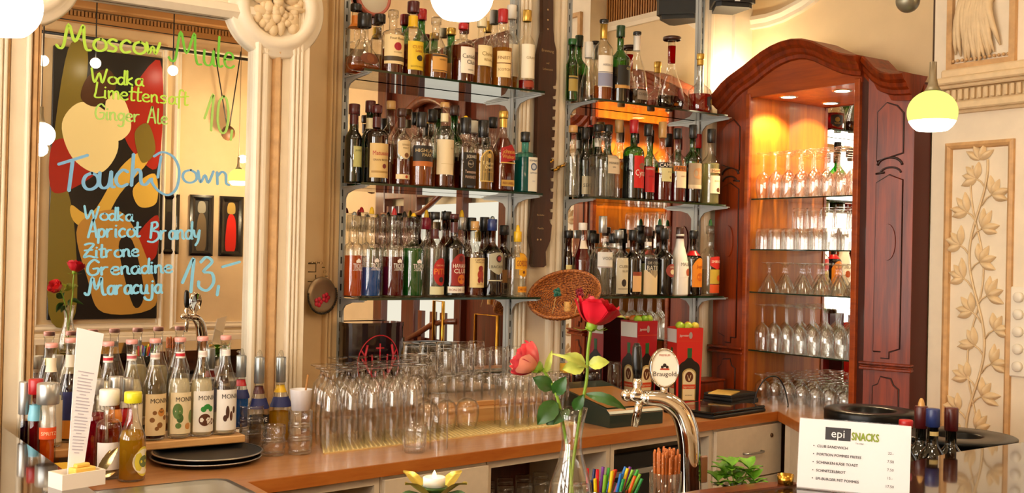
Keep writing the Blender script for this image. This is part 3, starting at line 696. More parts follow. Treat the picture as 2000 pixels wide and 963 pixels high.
# pilasters with sunk and raised ornament
def pilaster(o, e, w, zt0, zt1, name='pilaster'):
    ex = Vector((e[0],e[1],0)).normalized(); nz = Vector((0,0,1)); nn = nz.cross(ex) if False else Vector((ex.y*-1, ex.x, 0))
    if nn.x > 0: nn = -nn
    M = Matrix(((ex.x, nn.x, 0, o[0]),(ex.y, nn.y, 0, o[1]),(0,0,1,0),(0,0,0,1)))
    m = MB()
    m.add([tuple(M@Vector(p)) for p in ((0,-.018,0),(w,-.018,0),(w,0,0),(0,0,0),(0,-.018,zt0),(w,-.018,zt1),(w,0,zt1),(0,0,zt0))], [(0,3,2,1),(4,5,6,7),(0,1,5,4),(1,2,6,5),(2,3,7,6),(3,0,4,7)])
    f = m.build(name, M_WOODR, t)
    m = MB(); zm = 1.128-ZT
    for k, (d, h) in enumerate(((.022,.012),(.014,.008),(.026,.01))): m.box((-.012,-.012,zm-.012+k*.011),(w+.012,d,zm-.012+k*.011+h),bev=.003,M=M)
    m.build('waist_moulding', M_WOODR, f)
    a, c = w*.22, w*.78; hw = (c-a)
    def raised(poly, d=.007, bev=.006):
        n = len(poly); cx = sum(p[0] for p in poly)/n; cz = sum(p[1] for p in poly)/n
        vs = []
        for dd, ins in ((0,0),(d,bev*.5),(d,bev)):
            for x, z in poly:
                vx_, vz_ = cx-x, cz-z; l = math.hypot(vx_, vz_); vs.append(tuple(M@Vector((x+vx_/l*ins, dd, z+vz_/l*ins))))
        fs = [(k*n+i, k*n+(i+1)%n, (k+1)*n+(i+1)%n, (k+1)*n+i) for k in range(2) for i in range(n)]+[tuple(range(2*n,3*n))]
        return vs, fs
    def groove(poly): 
        g = [tuple(M@Vector((x,.0015,z))) for x,z in poly]; g.append(g[0]); return g
    m = MB(); mg = MB()
    def panel(poly, d=.007): m.add(*raised(poly, d)); mg.tube(groove(poly), .0032, 6)
    zA0, zA1 = 1.955-ZT, 2.175-ZT
    panel([(a,zA0),(c,zA0+.03),(c,zA1-.03),(c-hw*.25,zA1),(a+hw*.35,zA1+.015),(a+hw*.2,zA1),(a,zA1-.02)])
    panel([(a,1.19-ZT),(a+hw*.3,1.19-ZT),(a+hw*.3,1.165-ZT),(a+hw*.6,1.165-ZT),(a+hw*.6,1.19-ZT),(c,1.205-ZT),(c,1.88-ZT),(a+hw*.5,1.90-ZT),(a,1.87-ZT)])
    panel([(a,.93-ZT),(c,.93-ZT),(c,1.045-ZT),(c-hw*.2,1.06-ZT),(c-hw*.3,1.085-ZT),(a+hw*.3,1.09-ZT),(a+hw*.2,1.06-ZT),(a,1.05-ZT)])
    oc = 1.63-ZT; panel([(w*.5+hw*.32*math.cos(q), oc+.075*math.sin(q)) for q in np.linspace(0,2*PI,20,endpoint=False)], .013)
    def arcpts(c0, r, z0, h): return [tuple(M@Vector((c0+r*math.cos(q), .003, z0+h*math.sin(q)))) for q in np.linspace(.1,PI-.1,12)]
    mg.tube(arcpts(w*.5,hw*.48,1.935-ZT,.035), .005, 6); mg.tube(arcpts(w*.52,hw*.4,1.905-ZT,.025), .004, 6); mg.tube([tuple(M@Vector((a-.004,.003,1.905-ZT))),tuple(M@Vector((a+hw*.3,.004,1.91-ZT)))], .004, 6)
    m.build('raised_panel', M_WOODR, f); mg.build('panel_groove', pbr('wood_groove','#240802',.5), f)
pilaster((.0, L(3.472)), (.0,1), .19, Zc(2.36), Zc(2.26))
pilaster((.0, L(2.818)), (.05,-.18), .187, Zc(2.34), Zc(2.26))
m = MB(); m.box((.008,L(2.815),0),(.03,L(2.86),Zc(2.34))); m.build('recess_strip', pbr('dark_recess_wood','#3a1206',.4,coat=.3), t)
m = MB(); m.box((-.012,L(2.855),0),(.012,L(2.882),Zc(2.30)),bev=.004); m.build('front_stile', wood('mid_cabinet_wood','#7e3410','#b05a1c'), t)
m = MB(); m.box((-.012,L(3.448),0),(.012,L(3.474),Zc(2.30)),bev=.004); m.build('front_stile', wood('mid_cabinet_wood','#7e3410','#b05a1c'), t)
m = MB(); m.prism([(.052,L(2.640)),(.148,L(2.63)),(.148,L(2.655)),(.052,L(2.655))], 0, Zc(2.27)); m.build('outer_side', pbr('cabinet_side_wood','#4a1204',.45), t)
ZG = (1.824,1.596,1.404,1.142)
for z in ZG:
    m = MB(); m.box((.012,L(2.885),Zc(z)-.006),(.258,L(3.449),Zc(z))); 
    fe = [i for i in range(6)]; m.m[2] = 0
    m.m[5] = 1
    m.build('shelf', [G_SHELF, M_SHELFEDGE], t)
for px, py in ((1540,190),(1645,178)):
    p = onz(px, py, 2.283); y = float(p[1]); x = float(p[0])
    m = MB(); m.lathe([(.032,-.003),(.040,-.004),(.044,.0)],24,M=Matrix.Translation((x-XC,L(y),Zc(2.285))),caps=False); r = m.build('spot_lamp', M_STEEL, t)
    m = MB(); m.lathe([(0,-.0025),(.033,-.002)],20,M=Matrix.Translation((x-XC,L(y),Zc(2.285)))); m.build('bulb', emit('spot_glow',(1,.82,.5),30), r)
    l = bpy.data.lights.new('cabinet_spot','SPOT'); l.energy = SPOT_W; l.color = (1,.74,.40); l.spot_size = 2.3; l.spot_blend = .5; l.shadow_soft_size = .02
    lo = bpy.data.objects.new('cabinet_spot', l); COL.objects.link(lo); lo.parent = t; lo.location = (x-XC, L(y), Zc(2.275))

# ---- bar counter around the camera side
ZB = 1.04
t = thing('bar_counter', 'dark polished bar counter with glossy top in the foreground', 'bar', (1.3,1.45,0))
inner = [(.62,3.478),(.62,2.1),(.66,1.80),(.80,1.70),(1.733,1.70),(1.99,1.675),(2.30,1.69),(2.70,1.735),(3.20,1.735)]
outer = [(3.28,1.70),(3.30,1.50),(3.1,1.25),(2.5,1.12),(.4,1.12),(.05,1.3),(-.1,1.7),(-.1,3.478)]
poly = [(x-1.3,y-1.45) for x,y in inner+outer]
m = MB(); m.prism(poly[::-1], ZB-.035, ZB); m.build('bar_top', M_BAR, t)
inb = [(.58,3.478),(.58,2.1),(.64,1.74),(.80,1.64),(1.733,1.64),(2.0,1.62),(2.3,1.63),(2.7,1.67),(3.1,1.67)]
oub = [(3.15,1.62),(3.15,1.55),(3.0,1.4),(2.5,1.3),(.4,1.3),(.15,1.45),(.05,1.7),(.05,3.478)]
m = MB(); m.prism([(x-1.3,y-1.45) for x,y in inb+oub][::-1], 0, ZB-.035); m.build('bar_front', M_WOODD, t)
# wooden staff-side rim (visible beside the menu card)
rim = [(1.55,1.715),(1.733,1.722),(1.88,1.712),(1.985,1.688)]
m = MB(); m.prism([(x-1.3,y-1.45) for x,y in rim]+[(1.985-1.3,1.655-1.45),(1.55-1.3,1.69-1.45)], ZB-.09, ZB+.004); m.build('wooden_rim', wood('rim_wood','#4a1c0a','#7a3614',.3,.5,axis=0), t)
# low work shelf where tap, straws and pretzels stand
t = thing('work_shelf', 'low steel work shelf behind the bar below the tap', 'worktop', (1.45,1.9,0))
m = MB(); m.box((-.72,-.19,.90),(.60,.14,.93),bev=.004); m.box((-.70,-.17,0),(.58,.10,.90)); m.build('body', M_STEEL, t)
# sink
t = thing('sink', 'stainless steel sink set in the worktop at the lower left', 'sink', (.90,2.63,ZT))
def rrect(x0,y0,x1,y1,r,n=6):
    pts = []
    for cx,cy_,a0 in ((x1-r,y1-r,0),(x0+r,y1-r,PI/2),(x0+r,y0+r,PI),(x1-r,y0+r,1.5*PI)):
        for k in range(n+1): a = a0+PI/2*k/n; pts.append((cx+r*math.cos(a), cy_+r*math.sin(a)))
    return pts
R0 = rrect(-.235,-.20,.205,.265,.045); rings = [(R0,.0005),(R0,.005),(rrect(-.215,-.18,.185,.245,.05),.006),(rrect(-.20,-.165,.17,.23,.055),.001)]
m = MB(); n = len(R0); vs = []
for rr, z in rings: vs += [(x,y,z) for x,y in rr]
fs = [(k*n+i,k*n+(i+1)%n,(k+1)*n+(i+1)%n,(k+1)*n+i) for k in range(len(rings)-1) for i in range(n)]+[tuple(range(n*(len(rings)-1), n*len(rings)))]
m.add(vs, fs, 0, True); m.build('rim', M_STEEL, t)
# ================================================================== TEXT + BOTTLES
_tc = {}
def text_geo(s):
    if s in _tc: return _tc[s]
    cu = bpy.data.curves.new('t', 'FONT'); cu.body = s; cu.size = 1.0; cu.resolution_u = 2; cu.fill_mode = 'FRONT'
    ob = bpy.data.objects.new('t', cu)
    me = ob.to_mesh(); v = [(p.co.x, p.co.y) for p in me.vertices]; f = [tuple(p.vertices) for p in me.polygons]
    ob.to_mesh_clear(); bpy.data.objects.remove(ob); bpy.data.curves.remove(cu)
    if not v: _tc[s] = ([], [], 0); return _tc[s]
    xs = [p[0] for p in v]; x0, x1 = min(xs), max(xs); k = 1/.72
    v = [((x-(x0+x1)/2)*k, y*k) for x, y in v]
    _tc[s] = (v, f, (x1-x0)*k); return _tc[s]
def flat_text(m, s, cx, cz, h, mi, wmax=None, P=lambda a, b: (a, 0, b), slant=0.0):
    v, f, w = text_geo(s)
    if not v: return
    sx = h
    if wmax and w*h > wmax: sx = wmax/w
    m.add([P(cx+x*sx+slant*y*h, cz+(y-.5)*h) for x, y in v], f, mi)

def shape_prof(kind, rn):
    S_ = lambda a, b, n=8, r0=1.0, r1=rn: [(r0+(r1-r0)*(.5-.5*math.cos(PI*k/n)), a+(b-a)*k/n) for k in range(n+1)]
    rd = lambda a, b, n=8: [(rn+(1-rn)*math.sqrt(max(0,1-(k/n)**2.2)) if k < n else rn, a+(b-a)*k/n) for k in range(n+1)]
    foot = [(.90,0),(.985,.012)]
    lip = [(rn,.955),(rn*1.18,.96),(rn*1.18,.985),(rn*1.05,1.0)]
    if kind == 'std': b = foot+[(1,.03),(1,.58)]+S_(.60,.76)[0:]
    elif kind == 'tall': b = foot+[(1,.03),(1,.62)]+S_(.64,.78)
    elif kind == 'whisky': b = foot+[(1,.03),(1,.64)]+rd(.66,.78)
    elif kind == 'round': b = foot+[(1,.03),(1,.60)]+rd(.62,.74)
    elif kind == 'cone': b = foot+[(1,.03),(1,.50)]+[(1+(rn-1)*(k/8)**.9,.52+.26*k/8) for k in range(9)]
    elif kind == 'syrup': b = foot+[(1,.03),(1,.50),(.97,.535),(.90,.57),(.76,.62),(.60,.68),(.47,.74),(.40,.80),(rn,.86)]
    elif kind == 'tear': b = [(.70,0),(.90,.03),(1,.10),(.99,.18),(.90,.28),(.74,.37),(.55,.45),(.40,.52),(rn*1.05,.62),(rn,.72)]
    elif kind == 'bulb': b = [(.85,0),(.97,.03),(1,.1),(1,.34),(.96,.40),(.80,.46),(.52,.50),(rn*1.1,.55),(rn,.62)]
    elif kind == 'bell': b = [(.98,0),(1,.03),(.96,.2),(.86,.38),(.70,.5),(.5,.6),(rn,.7)]
    elif kind == 'malibu': b = foot+[(1,.03),(1,.42),(.97,.50),(.80,.64),(.6,.75),(.5,.80),(.46,.86)]
    else: b = foot+[(1,.03),(1,.6)]+S_(.62,.76)
    return b+[q for q in lip if q[1] > b[-1][1]]
def prof_r(pr, h):
    for (r0,h0),(r1,h1) in zip(pr, pr[1:]):
        if h0 <= h <= h1: return r0+(r1-r0)*(h-h0)/max(1e-6,h1-h0)
    return pr[-1][0]

GM = {
 'clear': lambda: glass('clear_bottle_glass', (.97,.965,.94), .45, rough=.03, ior=1.85),
 'green': lambda: glass('green_bottle_glass', (.10,.42,.10), .35, rough=.03, ior=1.85),
 'dkgreen': lambda: glass('dark_green_bottle_glass', (.03,.16,.04), .3, rough=.03, ior=1.85),
 'brown': lambda: glass('brown_bottle_glass', (.20,.06,.015), .3, rough=.03, ior=1.85),
 'blue': lambda: glass('aqua_bottle_glass', (.30,.75,.80), .4),
 'frost': lambda: glass('frosted_bottle_glass', (.95,.94,.89), .8, rough=.2),
 'amber': lambda: glass('amber_bottle_glass', (.62,.27,.05), .35),
 'white': lambda: pbr('white_bottle','#f1ece2',.2,coat=.5),
 'black': lambda: pbr('black_bottle','#0c0908',.08,coat=.6),
 'wine': lambda: pbr('dark_wine_bottle','#0b0d0a',.05,coat=.8),
}
LQ = {'amber':'#de7a1e','gold':'#e3a02e','deep':'#a2380c','red':'#b8170e','dark':'#351008','orange':'#f06a12','blue':'#0a7ce0','teal':'#3fb6ae','green':'#0c8a2c','pale':'#fbf3d4',
      'lemon':'#e0cf72','crimson':'#8c0a18','purple':'#2c1030','cola':'#3a1608','brown':'#5c220a','clearish':'#f2efe4','yellow':'#e2b62a','mag':'#b8102c','ltgreen':'#dfe0a8'}
CLOUD = {'pale':.85,'ltgreen':.45,'clearish':.12,'orange':.55,'blue':.5,'green':.5,'crimson':.5,'lemon':.5,'yellow':.45}
def LM(k): return liquid('liquid_'+k, LQ[k], cloud=CLOUD.get(k,.32))
CAPC = {'black':'#100e0d','cork':'#c99a5a','gold':'#c8a24a','red':'#b3121a','dkred':'#4a0e12','white':'#efe9dc','silver':'#b5b5b2','yellow':'#e8b91c','orange':'#e0842a','blue':'#1c2f6c','green':'#175a26','grey':'#9aa0a2','brown':'#3c1a0e','clear':None,'lime':'#e3dc2a','cream':'#e8d9ae','pink':'#e9a39a','mag':'#8a1030','dkgreen':'#123a1a','ltblue':'#7cc4dc'}
def CM(k):
    if k == 'clear': return glass('clear_cap_plastic', (.86,.86,.84), .5, ior=1.45)
    met = k in ('gold','silver','grey')
    return pbr('cap_'+k, CAPC[k], .3 if met else .35, .75 if met else 0, coat=.2)
BN = 0
def bottle(label, X, Y, z0, H, r, shape='std', g='clear', liq=None, fill=.5, cap=('black',.10,1.15), labs=(), rn=.0145, power=2.0, dy=1.0, tip=None, group=None, cat='bottle', capsule=None, rot=0.0, name='liquor_bottle', neckliq=None):
    capc, capl, capr = cap
    t = thing(name, label, cat, (X,Y,z0), rot, group)
    rnf = min(.9, rn/r); pr = shape_prof(shape, rnf)
    hb = H*(1-capl*.55)     # glass height; the cap covers the lip
    n = 32
    out = [(q*r, h*hb) for q, h in pr]
    m = MB(); m.lathe([(0,.003*0)]+out, n, power=power, dy=dy, caps=False)
    opaque = g in ('white','black','wine')
    m.build('body', GM[g](), t)
    if liq and not opaque:
        k = 1-.004/r; hs = [h for _, h in pr if h < fill]
        lp = [(0,.006)]+[(prof_r(pr,h)*r*k-.0004, max(.006,h*hb)) for h in hs]+[(prof_r(pr,fill)*r*k-.0004, fill*hb),(0,fill*hb)]
        lp = [(max(0,a),b) for a,b in lp]
        m = MB(); m.lathe(lp, n, power=power, dy=dy, caps=False); m.build('liquid', LM(liq), t)
    if neckliq:
        rr = rnf*r*.82; m = MB(); m.lathe([(0,hb*.66),(rr,hb*.66),(rr*1.05,hb*.9),(0,hb*.9)], 20, caps=False); m.build('cork_stopper', LM(neckliq), t)
    if capc:
        cr = max(rnf*r*1.12, .0125)*capr; z1 = H; zc0 = H-capl*H
        m = MB(); m.lathe([(cr*.93,zc0),(cr,zc0+.002),(cr,z1-.003),(cr*.92,z1),(0,z1)], 24, caps=False)
        m.build('cap', CM(capc), t)
    if capsule:
        c, h0, h1 = capsule
        m = MB(); hh = [h0]+[h for _, h in pr if h0 < h < h1]+[h1]
        m.lathe([(prof_r(pr,h)*r+.0009, h*hb) for h in hh], 24, caps=False); m.build('neck_capsule', CM(c), t)
    if tip:
        tc, th = tip; rr = .0075
        m = MB(); m.lathe([(rr*1.3,H),(rr*1.2,H+th*.35),(rr*.8,H+th*.8),(rr*.4,H+th),(0,H+th)], 16, caps=False); m.build('pourer_tip', CM(tc) if tc in CAPC else ink(tc), t)
    for lb in labs:
        a0, a1, ha, col, kind, items = lb[:6]; cen = lb[6] if len(lb) > 6 else 0
        mats = [pbr('label_'+col, col, .55)]; mi = {col: 0}
        def slot(c):
            if c not in mi: mi[c] = len(mats); mats.append(ink(c))
            return mi[c]
        m = MB(); ha_ = ha*D2R
        def P(u, v, off=.0007):   # u -1..1, v 0..1
            h = a0+(a1-a0)*v; rr = prof_r(pr, h)*r; th = -PI/2+cen*D2R+u*ha_; c, q = math.cos(th), math.sin(th)
            d = 1; fy = 1
            if power != 2.0:
                d = (abs(c)**power+abs(q)**power)**(-1/power); w = min(1,max(0,(rr/r-.45)/.35)); d = 1+(d-1)*w; fy = 1+(dy-1)*w
            elif dy != 1: fy = dy
            rx = rr*d+off; return (rx*c, (rr*d*fy+off)*q, h*hb)
        def vr(u):
            if kind == 'arch': return 0, 1-.28*(abs(u)**2.2)
            if kind == 'oval': e = .5*math.sqrt(max(0.0,1-u*u)); return .5-e, .5+e
            if kind == 'shield': return .30*abs(u)**1.5, 1-.10*abs(u)**2
            if kind == 'slant': return .22*(u+1)/2, .78+.22*(u+1)/2
            if kind == 'diamond': return .45*abs(u), 1.0
            return 0, 1
        nu, nv = 16, 5; ha2 = .999
        def fn(a, b):
            u = (-1+2*a)*ha2; l, h = vr(u); return P(u, l+(h-l)*b)
        m.grid(fn, nu, nv, 0)
        Wd = ha_*prof_r(pr,(a0+a1)/2)*r; Hh = (a1-a0)*hb
        if power != 2.0: Wd = math.tan(min(ha_, .75))*r*.97 if ha <= 43 else Wd
        for it in items:
            if it[0] == 'band':
                _, v0, v1, c = it[:4]; uu = it[4] if len(it) > 4 else 1.0
                m.grid(lambda a, b: P((-1+2*a)*uu, v0+(v1-v0)*b, .0011), nu, 1, slot(c))
            elif it[0] == 'disc':
                _, u0, v0, rr, c = it[:5]; asp = it[5] if len(it) > 5 else 1.0
                N = 20; m.add([P(u0, v0, .0014)]+[P(u0+rr*Hh/Wd*math.cos(q), v0+rr*asp*math.sin(q), .0014) for q in np.linspace(0,2*PI,N,endpoint=False)], [(0,1+k,1+(k+1)%N) for k in range(N)], slot(c))
            else:
                s, v0, hf, c = it[:4]; u0 = it[4] if len(it) > 4 else 0; wm = it[5] if len(it) > 5 else 1.7
                vv, ff, w = text_geo(s); hgt = hf*Hh; sx = hgt
                if w*sx > Wd*wm: sx = Wd*wm/w
                m.add([P(u0+x*sx/Wd, v0+(y-.5)*hf, .0017) for x, y in vv], ff, slot(c))
        m.build('label', mats, t)
    return t
ROWY = {'f': 3.572, 'b': 3.650, 'm': 3.61}
def place(px, ytop, Y, z0):
    for it in range(3):
        X = float(ony(px, ytop, Y)[0]) if it == 0 else X
        # lean of the picture: use the pixel at mid height
        yb = 481.5 - F*float((np.array((X,Y,z0))-CAM)@UC)/depth((X,Y,z0))
        X = float(ony(px, .45*ytop+.55*yb, Y)[0])
    zt = float(ony(px, ytop, Y)[2])
    return X, zt-z0
def sb(shelf, px, ytop, w, row, label, **k):
    Y = ROWY[row] if isinstance(row, str) else row; z0 = shelf if isinstance(shelf, float) else ZS[shelf]
    z0 += .0005
    X, H = place(px, ytop, Y, z0); r = w*.5*depth((X,Y,z0))/F
    if k.pop('sq', 0): k['power'] = 5.0; r *= .96
    if 'H' in k: H = k.pop('H')
    return bottle(label, X, Y, z0, H, r, **k)
GL = 'bottles on the left rack'; GR = 'bottles on the right rack'
Lb = lambda z0,z1,ha,c,kind='rect',items=(),cen=0: (z0,z1,ha,c,kind,items,cen)
# ---------------- left rack, top shelf
g1 = 'bottles on the top left shelf'
sb(0,694,8,40,'b','tall bottle with black cap and orange neck band at left end of top shelf',shape='tall',liq='amber',fill=.25,cap=('black',.10,1.3),capsule=('orange',.70,.88),group=g1)
sb(0,711,27,70,'f','rounded bottle with brown oval medallion, leftmost in front on top shelf',shape='tear',dy=.55,liq='amber',fill=.12,cap=('black',.24,1.35),labs=[Lb(.13,.36,38,'#6b3412','oval',[('disc',0,.5,.36,'#7d4218')],10)],rn=.017,group=g1)
sb(0,741,28,34,'b','clear bottle with short black cap behind the rose-emblem bottle',shape='round',liq='gold',fill=.35,cap=('black',.14,1.3),group=g1)
sb(0,767,20,44,'f','bourbon bottle with cream label and red rose emblem',shape='round',liq='deep',fill=.42,cap=('clear',.12,1.2),labs=[Lb(.16,.64,74,'#e9cf98','rect',[('Four Roses',.88,.09,'#6a4a20'),('disc',0,.60,.14,'#a3162a'),('BOURBON',.40,.045,'#7a5a30'),('band',.10,.26,'#4a3a22')])],group=g1)
sb(0,806,3,42,'f','tall bottle with dark cap, yellow neck and yellow ship label',shape='std',liq='deep',fill=.46,cap=('dkred',.15,1.2),capsule=('yellow',.72,.88),labs=[Lb(.09,.50,62,'#e3c02c','rect',[('CUTTY',.80,.11,'#b0561a'),('SARK',.66,.09,'#b0561a'),('disc',.1,.42,.13,'#2a2010',.8),('SCOTS WHISKY',.12,.06,'#6a5010')],8)],rn=.017,group=g1)
sb(0,822,18,34,'b','green bottle with bright red cap behind the yellow labels',shape='std',g='green',cap=('red',.15,1.25),labs=[Lb(.06,.42,60,'#ecd23a','rect',[],10)],group=g1)
sb(0,851,34,46,'f','clear sloping bottle with thin outlined label left of pendant',shape='cone',liq='amber',fill=.42,cap=('clear',.12,1.2),labs=[Lb(.12,.42,55,'#d29a48','rect',[('band',.86,.97,'#3a2a18'),('band',.06,.10,'#3a2a18'),('WHISKY',.7,.1,'#5a3a18')],10)],group=g1)
sb(0,880,55,30,'b','green-tinted bottle half hidden behind the whisky left of pendant',shape='round',g='green',cap=('gold',.12,1.2),labs=[Lb(.1,.4,60,'#b98a3a')],group=g1)
sb(0,904,46,46,'f','dark amber whisky bottle with white script label below the pendant',shape='whisky',liq='deep',fill=.66,cap=('red',.10,1.2),labs=[Lb(.16,.62,56,'#f1e6d0','rect',[('Canadian',.66,.16,'#2a2320'),('Club',.44,.16,'#2a2320'),('WHISKY',.14,.06,'#6a5a4a')],14)],group=g1)
sb(0,940,34,42,'f','pale ribbed bottle with cream label right of the pendant',shape='tall',g='frost',liq='gold',fill=.3,cap=('cream',.14,1.2),labs=[Lb(.30,.62,60,'#ecd9a2','rect',[('Chivas',.6,.2,'#9a7a3a'),('REGAL',.3,.12,'#9a7a3a')],10)],group=g1)
sb(0,981,18,42,'f','golden whisky bottle with red cap on the top left shelf',shape='whisky',liq='gold',fill=.56,cap=('red',.17,1.25),labs=[Lb(.14,.50,40,'#f0d69a','rect',[('band',.52,.56,'#7a4a20'),('FINEST',.75,.12,'#8a5a2a'),('SCOTCH',.3,.1,'#8a5a2a')],-22)],group=g1)
sb(0,998,10,30,'b','slim bottle with white cap behind the red-capped whisky',shape='tall',g='clear',liq='gold',fill=.3,cap=('white',.16,1.2),labs=[Lb(.2,.6,50,'#f3e9cf')],group=g1)
sb(0,1028,20,32,'f','frosted white bottle with gold cap at the right end of top shelf',shape='tall',g='frost',liq='red',fill=.15,cap=('gold',.14,1.15),labs=[Lb(.17,.62,70,'#f4ead0','rect',[('GRAPPA',.6,.08,'#a08a5a',.2)]),Lb(.05,.13,50,'#9c3a1e')],group=g1)
# ---------------- left rack, middle shelf
g2 = 'bottles on the middle left shelf'
sb(1,690,203,34,'m','green whisky bottle with lime label, leftmost on middle shelf',shape='std',g='dkgreen',cap=('dkred',.13,1.2),capsule=('dkred',.80,.93),labs=[Lb(.22,.50,46,'#c3c07a','rect',[('JAMESON',.8,.09,'#5a5a2a')],22)],group=g2)
sb(1,722,197,32,'b','tall green bottle with pale yellow label behind the script-label rum',shape='std',g='dkgreen',cap=('dkred',.14,1.2),capsule=('cream',.72,.86),labs=[Lb(.28,.58,50,'#e3d88a','rect',[],10)],group=g2)
sb(1,735,206,46,'f','black-brown rum bottle with beige label and red script',shape='round',g='brown',liq='dark',fill=.55,cap=('dkred',.10,1.15),capsule=('dkred',.76,.9),labs=[Lb(.08,.54,66,'#d8b777','rect',[('Matusalem',.72,.13,'#b3202a',0,1.5),('GRAN RESERVA',.52,.06,'#5a3a1a'),('disc',.15,.34,.07,'#7a2a1a'),('band',.14,.20,'#b08a4a',.85)],6)],group=g2)
sb(1,762,197,36,'b','tall clear bottle with pale cork stopper and dark amber rum',shape='tall',liq='deep',fill=.52,cap=('cork',.10,1.1),group=g2)
sb(1,783,212,36,'f','slim amber bottle with cream oval label and brown capsule',shape='tall',liq='deep',fill=.36,cap=('brown',.10,1.15),capsule=('brown',.80,.93),labs=[Lb(.36,.62,52,'#dcc495','shield',[('SINGLE',.75,.1,'#7a5a30'),('MALT',.58,.1,'#7a5a30'),('disc',.1,.2,.13,'#7a4a20')],4),Lb(.085,.15,58,'#e5cf9e','rect',[('disc',.2,.5,.34,'#b03a1a')])],group=g2)
sb(1,822,219,46,'f','squat whisky bottle with black label and orange band',shape='whisky',liq='amber',fill=.45,cap=('black',.20,1.2),labs=[Lb(.30,.61,74,'#1d1712','rect',[('HIGHLAND',.76,.17,'#cdb27a'),('PARK',.55,.16,'#cdb27a'),('band',.0,.24,'#b8641e')],4)],group=g2)
sb(1,843,214,34,'b','amber bottle with black cap between black and beige labels',shape='round',liq='amber',fill=.4,cap=('black',.16,1.2),group=g2)
sb(1,867,200,38,'f','clear bottle with tall plain beige label and cork top',shape='round',liq='deep',fill=.17,cap=('cork',.06,1.1),capsule=('cream',.80,.90),labs=[Lb(.16,.58,76,'#e6d2a8','rect',[('RUM',.75,.05,'#a08a5a',.35),('band',.30,.31,'#c9ae78',.6)])],group=g2)
sb(1,886,206,32,'b','green bottle behind the plain beige label bottle',shape='std',g='green',cap=('brown',.12,1.2),group=g2)
sb(1,908,230,38,'f','square black-label whiskey bottle with yellow-topped black cap',shape='whisky',sq=1,liq='cola',fill=.58,cap=('black',.22,1.15),labs=[Lb(.06,.58,42,'#15110e','rect',[('JACK',.88,.11,'#e6dcc8',-.35,.7),("DANIEL'S",.88,.09,'#e6dcc8',.42,.9),('disc',0,.66,.12,'#8a7a60'),('disc',0,.66,.10,'#15110e'),('No.7',.66,.07,'#e6dcc8'),('Tennessee',.42,.10,'#d8b8a0'),('WHISKEY',.26,.09,'#d8b8a0')],6)],rn=.017,tip=('yellow',.008),group=g2)
sb(1,922,236,26,'b','bottle with square white cap behind the gold-liquid whiskey',shape='round',liq='gold',fill=.5,cap=('white',.17,1.3),group=g2)
sb(1,943,235,42,'f','golden whiskey bottle with black arched label',shape='whisky',liq='gold',fill=.60,cap=('black',.24,1.15),labs=[Lb(.14,.66,50,'#d8b25a','arch',[],4),Lb(.155,.64,45,'#1c1710','arch',[('disc',0,.84,.08,'#c9a24e'),('Tullamore',.60,.12,'#e2d09a'),('Dew',.46,.11,'#e2d09a'),('IRISH WHISKEY',.30,.05,'#c9a24e')],4)],rn=.017,group=g2)
sb(1,961,229,26,'b','small dark-capped bottle between gold and red whiskies',shape='std',liq='gold',fill=.5,cap=('black',.14,1.2),group=g2)
sb(1,982,217,42,'f','square amber whisky bottle with slanted red label',shape='cone',sq=1,liq='deep',fill=.70,cap=('gold',.09,1.15),capsule=('gold',.84,.95),labs=[Lb(.36,.62,43,'#a3161c','slant',[('Johnnie',.62,.24,'#d8a04a'),('Walker',.36,.2,'#d8a04a'),('band',.02,.07,'#e0b860')]),Lb(.07,.15,38,'#c9a04a','rect',[('RED LABEL',.5,.4,'#7a1a14')])],group=g2)
sb(1,1025,258,42,'f','square aqua gin bottle with white label, rightmost on middle shelf',shape='round',sq=1,g='blue',liq='teal',fill=.64,cap=('black',.16,1.2),labs=[Lb(.03,.64,34,'#e6e2d2','rect',[('BOMBAY',.90,.06,'#3a4a6a'),('disc',0,.72,.11,'#5a6a86'),('disc',0,.72,.07,'#c8ccd0'),('SAPPHIRE',.54,.045,'#3a4a6a'),('GIN',.3,.04,'#8a90a0')],18)],group=g2)
# ---------------- left rack, bottom shelf
g3 = 'bottles on the bottom left shelf'
TR = [('TROJKA',.62,.17,'#f6efe6'),('disc',.05,.88,.10,'#f6efe6',1.1),('VODKA',.40,.06,'#f6efe6'),('band',.20,.24,'#f6efe6',.4)]
def trojka(px, yt, w, row, label, liq, fill, tip, capc='clear'):
    Y = ROWY[row]; z0 = ZS[2]+.0005; X, H = place(px, yt, Y, z0); r = w*.5*depth((X,Y,z0))/F
    t = bottle(label, X, Y, z0, H, r, shape='round', g='clear', liq=liq, fill=fill, cap=(capc,.20,1.25), labs=[], rn=.019, tip=tip, group=g3)
    # lettering is printed straight on the glass
    m = MB(); pr = shape_prof('round', .019/r); hb = H*(1-.2*.55)
    def P(x, z, off=.0012):
        th = -PI/2+.12+x/r; return ((r+off)*math.cos(th), (r+off)*math.sin(th), z)
    for s, z, h in (('TROJKA',.43,.032),('VODKA',.385,.008),('PURE GRAIN',.37,.006)):
        vv, ff, wt = text_geo(s); sx = min(h*hb/.26, r*1.15/wt) if s == 'TROJKA' else h*hb/.26*.9
        hh = h if s != 'TROJKA' else .032/.26*hb*.26
        m.add([P(x*sx, z*hb+(y-.5)*h*hb*2.2) for x, y in vv], ff)
    for q in ((-.006,.49,.006),(.0,.50,.008),(.006,.49,.006)):
        N = 12; m.add([P(q[0], q[1]*hb)]+[P(q[0]+q[2]*.7*math.cos(a), q[1]*hb+q[2]*math.sin(a)) for a in np.linspace(0,2*PI,N,endpoint=False)], [(0,1+k,1+(k+1)%N) for k in range(N)])
    m.build('printed_name', ink('#f4ece2'), t); return t
trojka(690,420,38,'f','orange vodka bottle at the left end of the bottom shelf','orange',.57,('grey',.012))
